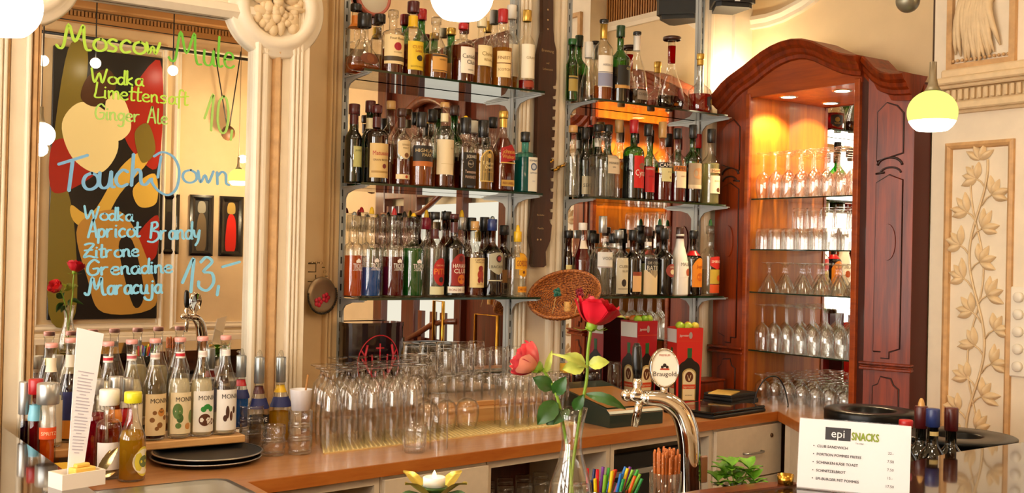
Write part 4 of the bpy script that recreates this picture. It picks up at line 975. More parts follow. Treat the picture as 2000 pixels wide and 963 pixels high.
trojka(704,415,36,'b','clear-necked vodka bottle with red pourer tip behind orange and blue','ltgreen',.3,('red',.02))
trojka(724,418,42,'f','bright blue half-full vodka bottle with yellow pourer tip','blue',.40,('yellow',.026))
trojka(747,423,36,'b','vodka bottle with silver cap behind the blue and red ones','ltgreen',.3,('grey',.010))
trojka(768,420,44,'f','dark red vodka bottle with red pourer tip','crimson',.55,('red',.026))
trojka(788,424,36,'b','vodka bottle with black pourer tip behind red and green','ltgreen',.3,('black',.022))
trojka(806,423,44,'f','emerald green full vodka bottle with small yellow tip','green',.68,('yellow',.014))
sb(2,831,425,30,'b','bottle with yellow pourer and raspberry-red neck behind the green vodka',shape='tall',liq='mag',fill=.4,cap=('mag' if 'mag' in CAPC else 'red',.15,1.15),tip=('yellow',.03),group=g3)
sb(2,848,414,40,'f','cachaca bottle with black cap and round red emblem label',shape='std',g='clear',liq='clearish',fill=.62,cap=('black',.09,1.2),capsule=('dkred',.72,.84),labs=[Lb(.14,.48,50,'#b01d18','oval',[('PITU',.52,.22,'#e8832a'),('disc',.0,.22,.10,'#2a0d0a'),('CACHACA',.74,.06,'#e8c08a')],14),Lb(.03,.13,62,'#d8d2a8','rect',[],10)],group=g3)
sb(2,870,413,32,'b','dark bottle with black cap behind the cachaca',shape='std',g='brown',cap=('black',.10,1.25),group=g3)
sb(2,886,418,44,'f','dark rum bottle with red arched label and white foot band',shape='std',g='brown',liq='dark',fill=.7,cap=('dkred',.06,1.1),capsule=('dkred',.80,.93),labs=[Lb(.05,.13,66,'#e9e2d2','rect',[('RON DE CUBA',.5,.4,'#8a2a1a')],6),Lb(.14,.54,52,'#8f1812','arch',[('HAVANA',.62,.13,'#f3ead6'),('CLUB',.46,.14,'#f3ead6'),('disc',0,.84,.09,'#5a0d0a'),('disc',.1,.2,.15,'#d0701e')],10)],group=g3)
sb(2,900,424,24,'b','clear bottle with yellow spout behind the rums',shape='tall',liq='pale',fill=.4,cap=('silver',.16,1.1),tip=('yellow',.028),group=g3)
sb(2,919,425,18,'b','narrow bottle with tall black cap behind the sailor-label rum',shape='std',liq='amber',fill=.4,cap=('black',.17,1.2),group=g3)
sb(2,926,432,40,'f','rum bottle with cream label and red sailor figure',shape='std',liq='deep',fill=.56,cap=('cork',.12,1.05),labs=[Lb(.13,.55,62,'#e4cb8c','rect',[('CAPTAIN',.93,.075,'#6a3a1a'),('MORGAN',.85,.06,'#6a3a1a'),('disc',.05,.64,.10,'#8a1d14',1.0),('disc',.05,.44,.13,'#a3321e',1.3),('disc',-.12,.25,.06,'#8a1d14',1.6),('disc',.24,.26,.06,'#8a1d14',1.6),('SPICED',.12,.06,'#8a4a1a')],6)],group=g3)
sb(2,945,424,22,'b','small dark bottle with black cap between sailor and bat labels',shape='std',g='brown',cap=('black',.18,1.2),group=g3)
sb(2,960,428,44,'f','black rum bottle with grey arched label and bat roundel',shape='std',g='brown',liq='dark',fill=.7,cap=('blue',.15,1.2),labs=[Lb(.31,.62,54,'#a8a288','shield',[('disc',.05,.72,.17,'#3a1a18'),('disc',.05,.72,.11,'#8a1c16'),('BACARDI',.36,.13,'#4a4638')],6),Lb(.22,.235,50,'#c8c0a0')],tip=('grey',.012),group=g3)
sb(2,983,440,36,'b','dark bottle with beige label behind the bat-label rum',shape='std',g='brown',cap=('black',.14,1.2),labs=[Lb(.2,.4,60,'#a8743a')],group=g3)
sb(2,1010,452,42,'f','clear gin bottle with yellow labels and yellow pourer at shelf right end',shape='round',dy=.75,liq='clearish',fill=.3,cap=('yellow',.16,1.0),labs=[Lb(.46,.66,52,'#e2a31c','rect',[("GORDON'S",.5,.5,'#8a2414')],14),Lb(.33,.46,30,'#e2a31c','shield',[('disc',0,.6,.2,'#6a3414')],14),Lb(.66,.74,26,'#e2a31c','arch',[],14),Lb(.07,.17,36,'#e2941c','rect',[('DRY GIN',.5,.4,'#8a2414')],14)],tip=('yellow',.026),group=g3)
# ---------------- right rack, top shelf
g4 = 'bottles on the top right shelf'
sb(0,1117,76,24,'b','small green bottle with gold label at left end of top right shelf',shape='std',g='green',cap=('green',.1,1.2),labs=[Lb(.16,.42,66,'#b59a4a','rect',[('band',.8,.9,'#2a2a12')])],group=g4)
sb(0,1149,82,34,'b','clear bell-shaped bottle with white capsule behind the white label malt',shape='bell',liq='clearish',fill=.1,cap=('white',.26,1.1),group=g4)
sb(0,1178,38,38,'f','tall clear malt bottle with white and blue-grey label',shape='tall',liq='amber',fill=.19,cap=('black',.04,1.2),capsule=('gold',.78,.96),labs=[Lb(.17,.56,72,'#efe6d4','rect',[('ABERLOUR',.70,.07,'#5a5a6a'),('band',.02,.44,'#8a8da6'),('band',.46,.48,'#5a5a6a')],4)],group=g4)
sb(0,1211,50,40,'f','dark green malt bottle with black label and gold band',shape='std',g='green',liq='dark',fill=.5,cap=('dkgreen' if 'dkgreen' in CAPC else 'green',.15,1.15),labs=[Lb(.24,.52,60,'#16140c','rect',[('GLEN',.85,.12,'#d8c88a',.2)],8),Lb(.20,.25,66,'#c9964a')],group=g4)
sb(0,1243,62,46,'f','cognac bottle with white capsule and little dark liquid',shape='bell',liq='dark',fill=.22,cap=('black',.04,1.15),capsule=('white',.76,.96),labs=[Lb(.07,.20,42,'#8a7a68','rect',[('COGNAC',.6,.3,'#2a2018')],8)],group=g4)
sb(0,1311,72,64,'f','pear-shaped decanter with dark stopper and long red-filled neck',shape='tear',dy=.55,liq='dark',fill=.19,cap=('brown',.05,1.8),neckliq='red',labs=[Lb(.13,.32,24,'#5c1a10','oval',[('disc',0,.5,.38,'#7a2414')],26)],rn=.020,group=g4)
sb(0,1367,105,46,'f','low bulbous cognac bottle with gold capsule and black shield label',shape='bulb',liq='red',fill=.34,cap=('gold',.10,1.1),capsule=('gold',.86,.95),labs=[Lb(.06,.30,36,'#14100d','shield',[('disc',0,.6,.2,'#a3883a'),('VSOP',.3,.15,'#c9a24a')],30)],group=g4)
# ---------------- right rack, middle shelf
g5 = 'bottles on the middle right shelf'
sb(1,1118,245,30,'m','clear cork-topped bottle, leftmost on the middle right shelf',shape='std',liq='clearish',fill=.5,cap=('cork',.10,1.2),group=g5)
sb(1,1142,250,26,'b','dark green bottle with white side label beside the square gin',shape='std',g='dkgreen',cap=('black',.16,1.15),labs=[Lb(.06,.34,60,'#e5dcc2','rect',[('SEKT',.5,.2,'#3a3a2a')])],group=g5)
sb(1,1167,243,22,'b','dark bottle with black cap and white neck band behind the square gin',shape='std',g='dkgreen',cap=('black',.10,1.3),capsule=('white',.74,.86),group=g5)
sb(1,1186,244,20,'b','dark bottle with black cap just right behind the square gin',shape='std',g='dkgreen',cap=('black',.12,1.3),group=g5)
sb(1,1178,258,54,'f','square clear gin flask with glass stopper and small white label',shape='round',sq=1,liq='clearish',fill=.5,cap=('clear',.16,1.6),labs=[Lb(.40,.70,32,'#e3d3b4','rect',[('MONKEY',.58,.13,'#4a4238'),('GIN',.36,.09,'#4a4238')],12)],rn=.02,group=g5)
sb(1,1208,234,28,'b','bitter bottle with cork cap, orange label and red name band',shape='std',liq='amber',fill=.50,cap=('cork',.16,1.15),labs=[Lb(.16,.56,66,'#c8741c','rect',[('band',.88,1.0,'#a02418'),('AVERNA',.93,.09,'#f0dca8'),('disc',0,.72,.09,'#e8c878')])],group=g5)
sb(1,1237,234,42,'f','green bottle with bright red cap and red artichoke label',shape='round',g='green',liq='dark',fill=.6,cap=('red',.17,1.2),labs=[Lb(.16,.60,46,'#d3201a','rect',[('Cynar',.48,.20,'#f3ead8'),('disc',.1,.68,.13,'#8a6a4a',.8)],10)],group=g5)
sb(1,1265,243,28,'f','bottle with black cap and plain red label beside the artichoke label',shape='std',liq='dark',fill=.5,cap=('black',.15,1.2),labs=[Lb(.12,.48,60,'#c4141c','rect',[('RAMAZZOTTI',.92,.08,'#f0e0d0'),('AMARO',.62,.07,'#7a0a10')])],group=g5)
sb(1,1293,238,38,'f','bitter bottle with dark name band and pale square label',shape='std',liq='crimson',fill=.40,cap=('cork',.20,1.15),labs=[Lb(.47,.545,72,'#1a1512','rect',[('CAMPARI',.5,.72,'#f3ead8')],6),Lb(.28,.47,54,'#dcd49a','rect',[('BITTER',.7,.1,'#6a5a2a'),('disc',.1,.3,.1,'#8a7a3a')],12)],group=g5)
sb(1,1322,251,36,'f','bitter bottle with dark cap, orange name band and white label',shape='std',liq='crimson',fill=.42,cap=('black',.14,1.2),labs=[Lb(.45,.53,70,'#c9741c','rect',[('APEROL',.5,.7,'#3a1a0a')],6),Lb(.21,.45,54,'#e9d9b8','rect',[('APERITIVO',.7,.08,'#8a5a2a')],10)],group=g5)
sb(1,1352,244,36,'f','green bottle with grey picture label over dark bottom',shape='std',g='green',liq='dark',fill=.55,cap=('black',.17,1.15),labs=[Lb(.20,.56,66,'#a89478','rect',[('disc',0,.6,.22,'#b8865a'),('band',.02,.16,'#d0c0a0')])],group=g5)
sb(1,1361,262,24,'b','bottle with red capsule behind the green picture-label bottle',shape='std',g='green',cap=('red',.2,1.2),group=g5)
sb(1,1388,252,36,'f','pale vermouth bottle with black cap at the right end of middle shelf',shape='std',liq='ltgreen',fill=.60,cap=('black',.18,1.15),labs=[Lb(.16,.42,56,'#ece0c0','rect',[('disc',0,.2,.13,'#5a3420'),('BIANCO',.7,.1,'#8a7a5a')],10),Lb(.46,.52,60,'#d8b484','rect',[('MARTINI',.5,.7,'#7a4a2a')],10)],group=g5)
# ---------------- right rack, bottom shelf
g6 = 'bottles on the bottom right shelf'
sb(2,1109,450,18,'b','small dark bottle with pale label by the rail above wicker basket',shape='std',g='brown',cap=('black',.12,1.2),labs=[Lb(.3,.5,60,'#d8c884')],group=g6)
sb(2,1137,435,34,'m','dark red syrup bottle with white cap above the wicker basket',shape='syrup',liq='crimson',fill=.80,cap=('white',.10,1.15),labs=[Lb(.68,.80,70,'#efe0c8')],group=g6)
sb(2,1176,422,40,'f','vodka bottle with tall silver cap and silver label',shape='std',liq='clearish',fill=.5,cap=('silver',.21,1.1),labs=[Lb(.40,.62,70,'#d7d5cf','rect',[('VODKA',.6,.2,'#5a5a5e'),('band',.02,.06,'#6a3a2a')],4)],group=g6)
sb(2,1197,456,26,'b','bottle with square black cap behind the vodka',shape='std',liq='clearish',fill=.5,cap=('black',.16,1.3),group=g6)
sb(2,1208,449,38,'f','tequila bottle with grey cap and pale silver label',shape='std',liq='clearish',fill=.3,cap=('grey',.13,1.2),labs=[Lb(.04,.62,60,'#c9bfa4','rect',[('CUERVO',.76,.08,'#5a4a34'),('SILVER',.63,.06,'#5a4a34'),('disc',-.2,.30,.08,'#2a2018',1.3),('band',.12,.14,'#5a4a34',.8)],8)],group=g6)
sb(2,1236,449,34,'f','brown liqueur bottle with black square cap and lower cream label',shape='std',g='brown',liq='brown',fill=.72,cap=('black',.16,1.3),labs=[Lb(.07,.40,50,'#dcae78','rect',[('band',.80,1.0,'#8a3a1c')],10)],group=g6)
sb(2,1252,456,24,'b','dark bottle with black cap behind the brown liqueur',shape='std',g='brown',cap=('black',.16,1.3),group=g6)
sb(2,1265,443,38,'f','coconut liqueur bottle with dark diamond label and cream foot',shape='std',g='clear',liq='ltgreen',fill=.50,cap=('brown',.13,1.2),capsule=('white',.78,.84),labs=[Lb(.02,.40,68,'#dcc59a','rect',[],4),Lb(.28,.58,62,'#2a2420','diamond',[('BATIDA',.52,.26,'#d8d2c0'),('DE COCO',.78,.14,'#b8b2a0')],8)],group=g6)
sb(2,1297,446,38,'f','black cream-liqueur bottle with small red oval label',shape='std',g='black',cap=('black',.16,1.15),labs=[Lb(.30,.52,46,'#8a3a30','oval',[('disc',.05,.4,.24,'#d8c8a4',.8),('CREAM',.75,.12,'#e8d8b8')],14)],group=g6)
sb(2,1287,440,20,'b','dark bottle with green pourer tip behind the cream liqueur',shape='std',g='brown',cap=('black',.12,1.2),tip=('green',.03),group=g6)
sb(2,1327,444,36,'f','opaque white coconut rum bottle with dark cap',shape='malibu',g='white',cap=('brown',.17,1.0),rn=.016,labs=[Lb(.30,.56,50,'#f0ebe0','rect',[('MALIBU',.80,.22,'#4a4038'),('disc',.25,.3,.2,'#b0501e',1.2)],10)],group=g6)
sb(2,1353,450,36,'f','dark bottle with orange arched label',shape='std',g='brown',liq='dark',fill=.7,cap=('black',.13,1.2),capsule=('red',.66,.74),labs=[Lb(.14,.62,54,'#e0861c','arch',[('Jager',.72,.11,'#a03a10'),('disc',0,.35,.14,'#c8641a')],8)],group=g6)  # label in plain orange, no emission
sb(2,1386,441,38,'f','clear bottle with red and yellow fruit label at right end of bottom shelf',shape='std',liq='clearish',fill=.4,cap=('clear',.12,1.2),labs=[Lb(.40,.60,52,'#c8281e','shield',[('SMIRNOFF',.6,.22,'#f0e0c8')],10),Lb(.18,.40,52,'#c8a83a','rect',[('disc',.2,.4,.22,'#d8641e')],10),Lb(.04,.17,52,'#d8521c','rect',[],10)],tip=('green',.03),group=g6)
# ---------------- syrup bottles on the beech riser in front of the menu mirror
ZR = .976
gs = 'syrup bottles on the wooden riser'
t = thing('riser_board', 'beech riser board carrying the row of syrup bottles', 'board', (1.07,3.32,ZT))
m = MB(); m.box((-.34,-.085,.032),(.23,.10,.055),bev=.003); m.box((-.33,.02,0),(-.29,.08,.032)); m.box((.19,.02,0),(.225,.08,.032)); m.build('board', wood('riser_wood','#c98f52','#e2b478',.4,.2,axis=0), t)
MW = '#efe4cc'
def syrup(px, yt, label, liq, fill, lab, neck, items, Y=3.285, w=45):
    sb(ZR-.0005,px,yt,w,Y,label,shape='syrup',liq=liq,fill=fill,cap=('pink',.045,1.12),rn=.0135,labs=[Lb(.05,.47,74,lab,'rect',[('MONIN',.84,.115,'#2a1e16',0,1.25)]+items,14),Lb(.815,.88,80,neck[0],'rect',[('band',.3,.75,neck[1])])],group=gs,name='syrup_bottle')
FL = lambda c: [('disc',-.35,.55,.05,c),('disc',-.5,.38,.06,c),('disc',.1,.6,.06,c),('disc',.0,.25,.07,c),('disc',-.2,.17,.05,c),('disc',.4,.42,.06,c)]
syrup(209,667,'syrup bottle with red and white neck band behind lemon juice bottle','pale',.62,MW,('#efe6dc','#c8283a'),[])
syrup(255,663,'syrup bottle with white neck label left of the amber syrup','pale',.62,MW,('#efe6dc','#c8606a'),[])
syrup(301,661,'amber-brown syrup bottle with blossom label, leftmost visible label','brown',.14,'#ead2a2',('#efe6dc','#d8b0a4'),FL('#8a5a2a')+[('disc',.1,.55,.09,'#d08a3a')])
syrup(350,659,'cloudy pale syrup bottle with green leaves around its label','pale',.60,'#ead9b0',('#f2ebe0','#c8202e'),[('disc',-.5,.55,.12,'#5a7a3a',1.6),('disc',-.35,.38,.08,'#3f5f2a',1.4),('disc',-.45,.2,.07,'#5a7a3a'),('disc',.5,.4,.09,'#7a8a4a',1.8),('disc',.2,.18,.08,'#d0904a')])
syrup(394,657,'cloudy syrup bottle with palm and coconut label','pale',.58,'#f1ece0',('#f2ebe0','#e8d8d0'),[('disc',-.05,.62,.09,'#2f8a3a',.7),('disc',-.3,.56,.07,'#2f8a3a'),('disc',.22,.56,.07,'#2f8a3a'),('disc',-.2,.30,.15,'#5a3018'),('disc',.2,.25,.10,'#efe6d6'),('disc',.25,.25,.13,'#6a4020',.6)])
syrup(439,655,'clear syrup bottle with brown twig label at right end of riser','pale',.22,'#f1ece4',('#f2ebe0','#e8e0da'),[('disc',-.25,.45,.045,'#4a2a18',3.5),('disc',.0,.35,.04,'#5a3420',3.0),('disc',-.4,.3,.05,'#4a2a18',1.6),('disc',.2,.5,.04,'#4a2a18',2.2)])
sb(ZR-.0005,98,670,46,3.30,'clear syrup bottle with cream neck label left of the white menu',shape='syrup',liq='pale',fill=.5,cap=('pink',.045,1.12),rn=.0135,labs=[Lb(.05,.46,62,MW),Lb(.74,.88,80,'#efe0c4')],group=gs,name='syrup_bottle',)
sb(ZR-.0005,136,660,44,3.365,'dark purple syrup bottle with navy label beside the white menu',shape='syrup',liq='purple',fill=.66,cap=('pink',.045,1.12),rn=.0135,labs=[Lb(.22,.50,70,'#22265e'),Lb(.04,.22,70,'#d8861e'),Lb(.74,.86,80,'#e6dccb')],group=gs,name='syrup_bottle')
b = bpy.data.objects['riser_board']; 
# ---------------- three liqueur bottles with grey pourers
gq = 'liqueur bottles with grey pourers'
def liqueur(px, yt, w, Y, z, label, liq, fill, band, shoulder='#1c2560', extra=()):
    sb(z,px,yt,w,Y,label,shape='cone',liq=liq,fill=fill,cap=('grey',.30,1.1),capsule=(band,.70,.80),labs=[Lb(.50,.64,80,shoulder)]+list(extra),rn=.013,tip=('clear',.022),group=gq)
liqueur(470,694,34,3.36,ZR-.0005,'blue liqueur bottle with red neck band beside the last syrup','blue',.5,'red')
liqueur(505,697,40,3.345,ZT,'clear liqueur bottle with dark red neck band and navy shoulder','dark',.40,'dkred',extra=[Lb(.30,.42,60,'#16141c','rect',[('EVE',.5,.5,'#f0f0f0')],6)])
liqueur(547,697,46,3.38,ZT,'amber liqueur bottle with yellow neck band by the pilaster','yellow',.42,'yellow')
# ---------------- bottles on the low left worktop behind the menu stand
gl = 'bottles beside the sink'
sb(ZT,258,765,52,3.0,'lemon juice bottle with bright yellow cap beside the sink',shape='syrup',g='clear',liq='yellow',fill=.60,cap=('lime',.125,1.6),rn=.013,labs=[Lb(.06,.42,44,'#e0d34a','oval',[('disc',0,.5,.42,'#f0ead0'),('disc',0,.5,.20,'#6a7a4a')],40)],group=gl,name='juice_bottle')
sb(ZT,212,760,48,3.06,'clear bottle with white screw cap and white label behind golden leaves',shape='round',liq='clearish',fill=.3,cap=('white',.18,1.7),rn=.014,labs=[Lb(.12,.46,70,'#f4f2f0')],group=gl)
sb(ZT,224,735,26,3.16,'slim bottle with silver cap and orange-red neck behind white cap',shape='tall',g='amber',liq='orange',fill=.6,cap=('silver',.26,1.2),capsule=('orange',.6,.76),group=gl)
sb(ZT,245,738,26,3.20,'slim bottle with silver cap and red neck behind the lemon juice',shape='tall',g='clear',liq='red',fill=.6,cap=('silver',.26,1.2),capsule=('red',.55,.76),group=gl)
sb(ZT,92,748,32,3.12,'bottle with ribbed silver cap and orange label left of white menu',shape='tall',g='clear',liq='orange',fill=.5,cap=('silver',.22,1.3),labs=[Lb(.48,.62,75,'#e2521c','rect',[('SPRITZ',.5,.3,'#f0d8b0')])],rn=.02,group=gl)
sb(ZT,185,740,44,3.14,'raspberry-red bottle partly hidden behind the white menu',shape='round',g='clear',liq='mag',fill=.7,cap=('silver',.16,1.3),group=gl)
sb(ZT,47,745,20,3.24,'slim bottle with plain silver cap at the far left pilaster',shape='tall',g='clear',liq='purple',fill=.7,cap=('silver',.36,1.15),group=gl)
sb(ZT,68,740,26,3.20,'slim bottle with red cap and light blue neck band at far left',shape='tall',g='clear',liq='crimson',fill=.7,cap=('red',.16,1.2),capsule=('ltblue' if 'ltblue' in CAPC else 'blue',.62,.80),group=gl)
# ================================================================== GLASSES
def glass_proto(kind):
    """returns (name, list of (part name, profile)); profiles are closed walls, inverted glasses are built standing on their rim"""
    if kind == 'tulip':      # tall beer tulip upside down: foot disc on top
        H = .245
        out = [(.032,0),(.036,.05),(.037,.10),(.033,.15),(.026,.185),(.012,.205),(.007,.212)]
        inn = [(.0055,.209),(.010,.201),(.0235,.183),(.0305,.15),(.0345,.10),(.0335,.05),(.0300,0)]
        foot = [(.007,.212),(.0065,.226),(.010,.234),(.037,.241),(.038,.244),(.037,.2455),(0,.2455)]
        return [('bowl', out+inn), ('foot', foot)]
    if kind == 'wine':       # wine glass upside down
        out = [(.030,0),(.036,.03),(.0385,.06),(.034,.085),(.020,.102),(.006,.112)]
        inn = [(.004,.109),(.019,.0995),(.0325,.084),(.037,.06),(.0345,.03),(.0285,0)]
        foot = [(.006,.112),(.0038,.125),(.0038,.165),(.006,.174),(.033,.180),(.034,.182),(.033,.1835),(0,.1835)]
        return [('bowl', out+inn), ('foot', foot)]
    if kind == 'tallwine':   # slim wine glass upside down
        out = [(.027,0),(.033,.04),(.034,.075),(.028,.10),(.012,.118),(.005,.124)]
        inn = [(.0035,.121),(.011,.115),(.0265,.099),(.0325,.075),(.0315,.04),(.0255,0)]
        foot = [(.005,.124),(.0036,.135),(.0036,.185),(.006,.196),(.032,.202),(.033,.204),(.032,.2055),(0,.2055)]
        return [('bowl', out+inn), ('foot', foot)]
    if kind == 'coupe':      # V-shaped cocktail glass upside down
        out = [(.048,0),(.040,.020),(.022,.055),(.009,.078),(.006,.082)]
        inn = [(.004,.080),(.008,.076),(.021,.0535),(.0385,.019),(.0465,0)]
        foot = [(.006,.082),(.009,.090),(.005,.100),(.006,.112),(.011,.124),(.033,.130),(.034,.132),(.033,.1335),(0,.1335)]
        return [('bowl', out+inn), ('foot', foot)]
    if kind == 'longdrink':  # straight tall glass upside down, thick base on top
        out = [(.030,0),(.0305,.08),(.0285,.165),(.027,.178),(.0,.178)]; inn = [(.0,.160),(.0262,.160),(.0287,.08),(.0282,0)]
        return [('body', out+inn)]
    if kind == 'tumbler':    # low tumbler upside down
        out = [(.037,0),(.037,.05),(.033,.085),(.031,.093),(.0,.093)]; inn = [(.0,.078),(.0305,.078),(.035,.05),(.0352,0)]
        return [('body', out+inn)]
    if kind == 'shot':       # ringed stacking glass
        out = [(.0,0),(.034,0),(.0365,.003),(.0365,.014),(.034,.019),(.0375,.024),(.0375,.046),(.0365,.050)]; inn = [(.0350,.050),(.0358,.025),(.032,.019),(.033,.009),(.0,.009)]
        return [('body', out+inn)]
    if kind == 'balloon':    # round stemless glass upside down
        out = [(.033,0),(.040,.03),(.0435,.055),(.041,.078),(.031,.096),(.016,.104),(.0,.106)]; inn = [(.0,.102),(.015,.1005),(.0295,.093),(.0392,.077),(.0417,.055),(.0385,.03),(.0313,0)]
        return [('body', out+inn)]
    if kind == 'goblet':     # little stemmed goblet upside down (bottom of cabinet)
        out = [(.033,0),(.036,.04),(.034,.065),(.022,.082),(.008,.088)]; inn = [(.006,.086),(.021,.0795),(.0325,.064),(.0345,.04),(.0315,0)]
        foot = [(.008,.088),(.007,.096),(.010,.104),(.034,.110),(.035,.113),(.034,.116),(0,.116)]
        return [('bowl', out+inn), ('foot', foot)]
    if kind == 'cut':        # cut tumbler, upright
        out = [(.0,0),(.032,0),(.033,.004),(.0365,.055),(.038,.057),(.040,.092)]; inn = [(.0385,.092),(.036,.058),(.0335,.018),(.0,.016)]
        return [('body', out+inn)]
PROTO = {}
def put_glass(kind, x, y, z, label, group, name='drinking_glass', rot=0.0, n=24):
    if kind not in PROTO:
        t = thing(name, label, 'glass', (x,y,z), rot, group)
        for pn, prof in glass_proto(kind):
            m = MB(); m.lathe(prof, n, caps=False)
            if kind == 'cut':
                for k in range(24): a = 2*PI*k/24; m.tube([((.0335+.003)*math.cos(a), (.0335+.003)*math.sin(a), .006),((.0362+.0005)*math.cos(a), (.0362+.0005)*math.sin(a), .05)], .0022, 5)
            m.build(pn, G_DRINK, t)
        PROTO[kind] = t; return t
    t = dup(PROTO[kind], (x,y,z), rot, label, group); t.name = name; return t
rnd = random.Random(21)
# bar mat and the beech step behind it
t = thing('bar_mat', 'ribbed cream bar mat under the upturned glasses', 'mat', (2.05,3.25,ZT))
ma = math.atan2(.20, 1.064)
corner = [(1.50,3.10),(2.575,3.205),(2.575,3.40),(1.63,3.40)]
m = MB(); m.prism([(x-2.05,y-3.25) for x,y in corner], 0, .004)
for k in range(62):
    u = k/61; a = Vector(corner[0]).lerp(Vector(corner[1]), u); c = Vector(corner[3]).lerp(Vector(corner[2]), u); p0 = (a.x-2.05,a.y-3.25); p1 = (c.x-2.05,c.y-3.25)
    m.tube([(p0[0],p0[1],.004),(p1[0],p1[1],.004)], .0035, 5, smooth=True)
m.build('ribbed_sheet', pbr('mat_cream','#d8bf82',.5), t)
t = thing('wooden_step', 'low beech step at the back of worktop carrying tumblers', 'step', (2.14,3.56,ZT))
m = MB(); m.box((-.50,-.155,0),(.50,.125,.055),bev=.003); m.box((-.50,-.115,.055),(.50,.125,.075),bev=.003); m.build('step_board', wood('riser_wood','#c98f52','#e2b478'), t); ZSTEP = ZT+.075
ZM = ZT+.0078
# tall tulips: rows run back from the mat's front-left corner
G = 'upturned tall beer glasses on the mat'
e1 = (Vector((2.575,3.205))-Vector((1.50,3.10))).normalized(); e2 = Vector((-e1.y,e1.x))
for r in range(4):
    for c in range(5 if r < 3 else 4):
        p = Vector((1.50,3.10))+e1*(.050+c*.080+r*.030)+e2*(.045+r*.080); 
        if p.y > 3.385: continue
        put_glass('tulip', p.x, p.y, ZM, 'tall stemmed beer glass upside down on the mat left of the till tumblers', G, 'beer_glass')
# wine glasses upside down behind them
G = 'upturned wine glasses on the step'
for c in range(5):
    for r in range(1):
        put_glass('wine', 1.72+c*.080+r*.04, 3.465+r*.085, ZSTEP, 'wine glass upside down on the step behind the tall beer glasses', G, 'wine_glass')
# tumblers on the step: front row single, back row doubled
G = 'upturned tumblers on the step'
for c in range(6): put_glass('tumbler', 2.14+c*.08, 3.485, ZSTEP, 'tumbler upside down in the front row on the wooden step', G, 'tumbler')
G2 = 'stacked tumblers at the back of the step'
for c in range(5):
    for k in range(2): put_glass('tumbler', 2.24+c*.078, 3.575, ZSTEP+k*.094, 'tumbler upside down in the stacked back row on the wooden step', G2, 'tumbler')
# long-drink glasses
G = 'upturned long drink glasses on the mat'
for r in range(2):
    for c in range(5):
        p = Vector((2.285,3.235))+e1*(c*.066+r*.03)+e2*(r*.066)
        put_glass('longdrink', p.x, p.y, ZM, 'tall straight glass upside down on the mat behind the left rose', G, 'long_drink_glass')
# round stemless glasses in front
G = 'upturned round glasses on the mat'
p0_ = onz(846, 846, ZM)
for qa, qb in ((0,.035),(.09,.05),(.045,.12),(.18,.04)):
    p = Vector((float(p0_[0]), float(p0_[1])))+e1*qa+e2*qb; put_glass('balloon', p.x, p.y, ZM, 'round stemless glass upside down in the front middle of mat', G, 'round_glass')
p = onz(819,886,ZT); put_glass('cut', float(p[0]), float(p[1])+.03, ZT, 'cut-glass tumbler standing upright at the front edge of worktop', None, 'cut_tumbler')
p = onz(866,880,ZT); t = put_glass('longdrink', float(p[0]), float(p[1])+.03, ZT, 'tall glass upside down beside the cut tumbler at worktop edge', None, 'long_drink_glass')
# stacks of ringed shot glasses
G = 'stacked ringed glasses'
for (px, py, n_, w) in ((500,878,3,'left stack of ringed glasses in front of the liqueurs'),(543,893,2,'short front stack of ringed glasses'),(596,890,3,'right stack of ringed glasses under the paper cup')):
    p = onz(px, py, ZT); x, y = float(p[0]), float(p[1])+.04
    for k in range(n_):
        put_glass('shot', x, y, ZT+.0005+k*.0415, '%s glass of the %s' % (('lowest','second','third','topmost')[k] if k < n_-1 else 'topmost', w), G, 'stacking_glass', n=28)
    if px == 596:
        t = thing('paper_cup', 'white paper cup with a stirrer on the right glass stack', 'cup', (x,y,ZT+.0005+3*.0415+.0095))
        m = MB(); m.lathe([(.0,0),(.028,0),(.0335,.062),(.0345,.064),(.033,.064),(.0275,.002)],28,caps=False); m.build('cup', M_WHITE, t)
        t = thing('stirrer', 'brown wooden stirrer standing in the white paper cup', 'stirrer', (x,y,ZT+.142))
        m = MB(); m.tube([(.008,0,-.0),(.022,.0,.10)], .0035, 6); m.build('stick', pbr('stick_brown','#a8743c',.5), t)
# glasses in the cabinet: rows on each shelf (kind, z, front px list)
def cab_row(kind, z, label, group, name, nrow, pitch, first, x0=3.80, dx=.078, ny=7, jit=0.0):
    for r in range(nrow):
        for c in range(ny):
            y = 3.415-first-c*pitch-(r % 2)*pitch*.35*jit
            if y < 2.915: continue
            put_glass(kind, x0+r*dx, y, z, label, group, name)
cab_row('tallwine', 1.8245, 'slim wine glass upside down on top shelf of the lit cabinet', 'wine glasses on the top cabinet shelf', 'wine_glass', 3, .073, .0)
cab_row('tumbler', 1.5965, 'tumbler upside down on the second shelf of the lit cabinet', 'tumblers on the second cabinet shelf', 'tumbler', 2, .077, .01, dx=.08)
for c in range(5): put_glass('tumbler', 3.92, 3.30-c*.078, 1.5965+.094, 'second-layer tumbler at the back of the second cabinet shelf', 'second layer of cabinet tumblers', 'tumbler')
cab_row('coupe', 1.4045, 'wide cocktail glass upside down on the third cabinet shelf', 'cocktail glasses on the third cabinet shelf', 'cocktail_glass', 2, .098, .024, x0=3.825, dx=.1, ny=5)
cab_row('tallwine', 1.1425, 'slim wine glass upside down on the lowest glass shelf of cabinet', 'wine glasses on the lowest cabinet shelf', 'wine_glass', 3, .072, .012)
cab_row('goblet', ZT+.0005, 'small stemmed goblet upside down on the cabinet floor', 'goblets on the cabinet floor', 'goblet', 3, .076, .02)
# glasses in the open bay below the worktop
s2_, s3_ = GLASSBAY
for r in range(2):
    for c in range(5):
        o = P0+EN*(.10+r*.10)+ED*(s2_+.07+c*.085)
        put_glass('longdrink', o.x, o.y, .02+.5685, 'straight glass standing in the dark open bay below the worktop', 'glasses in the open bay', 'long_drink_glass')
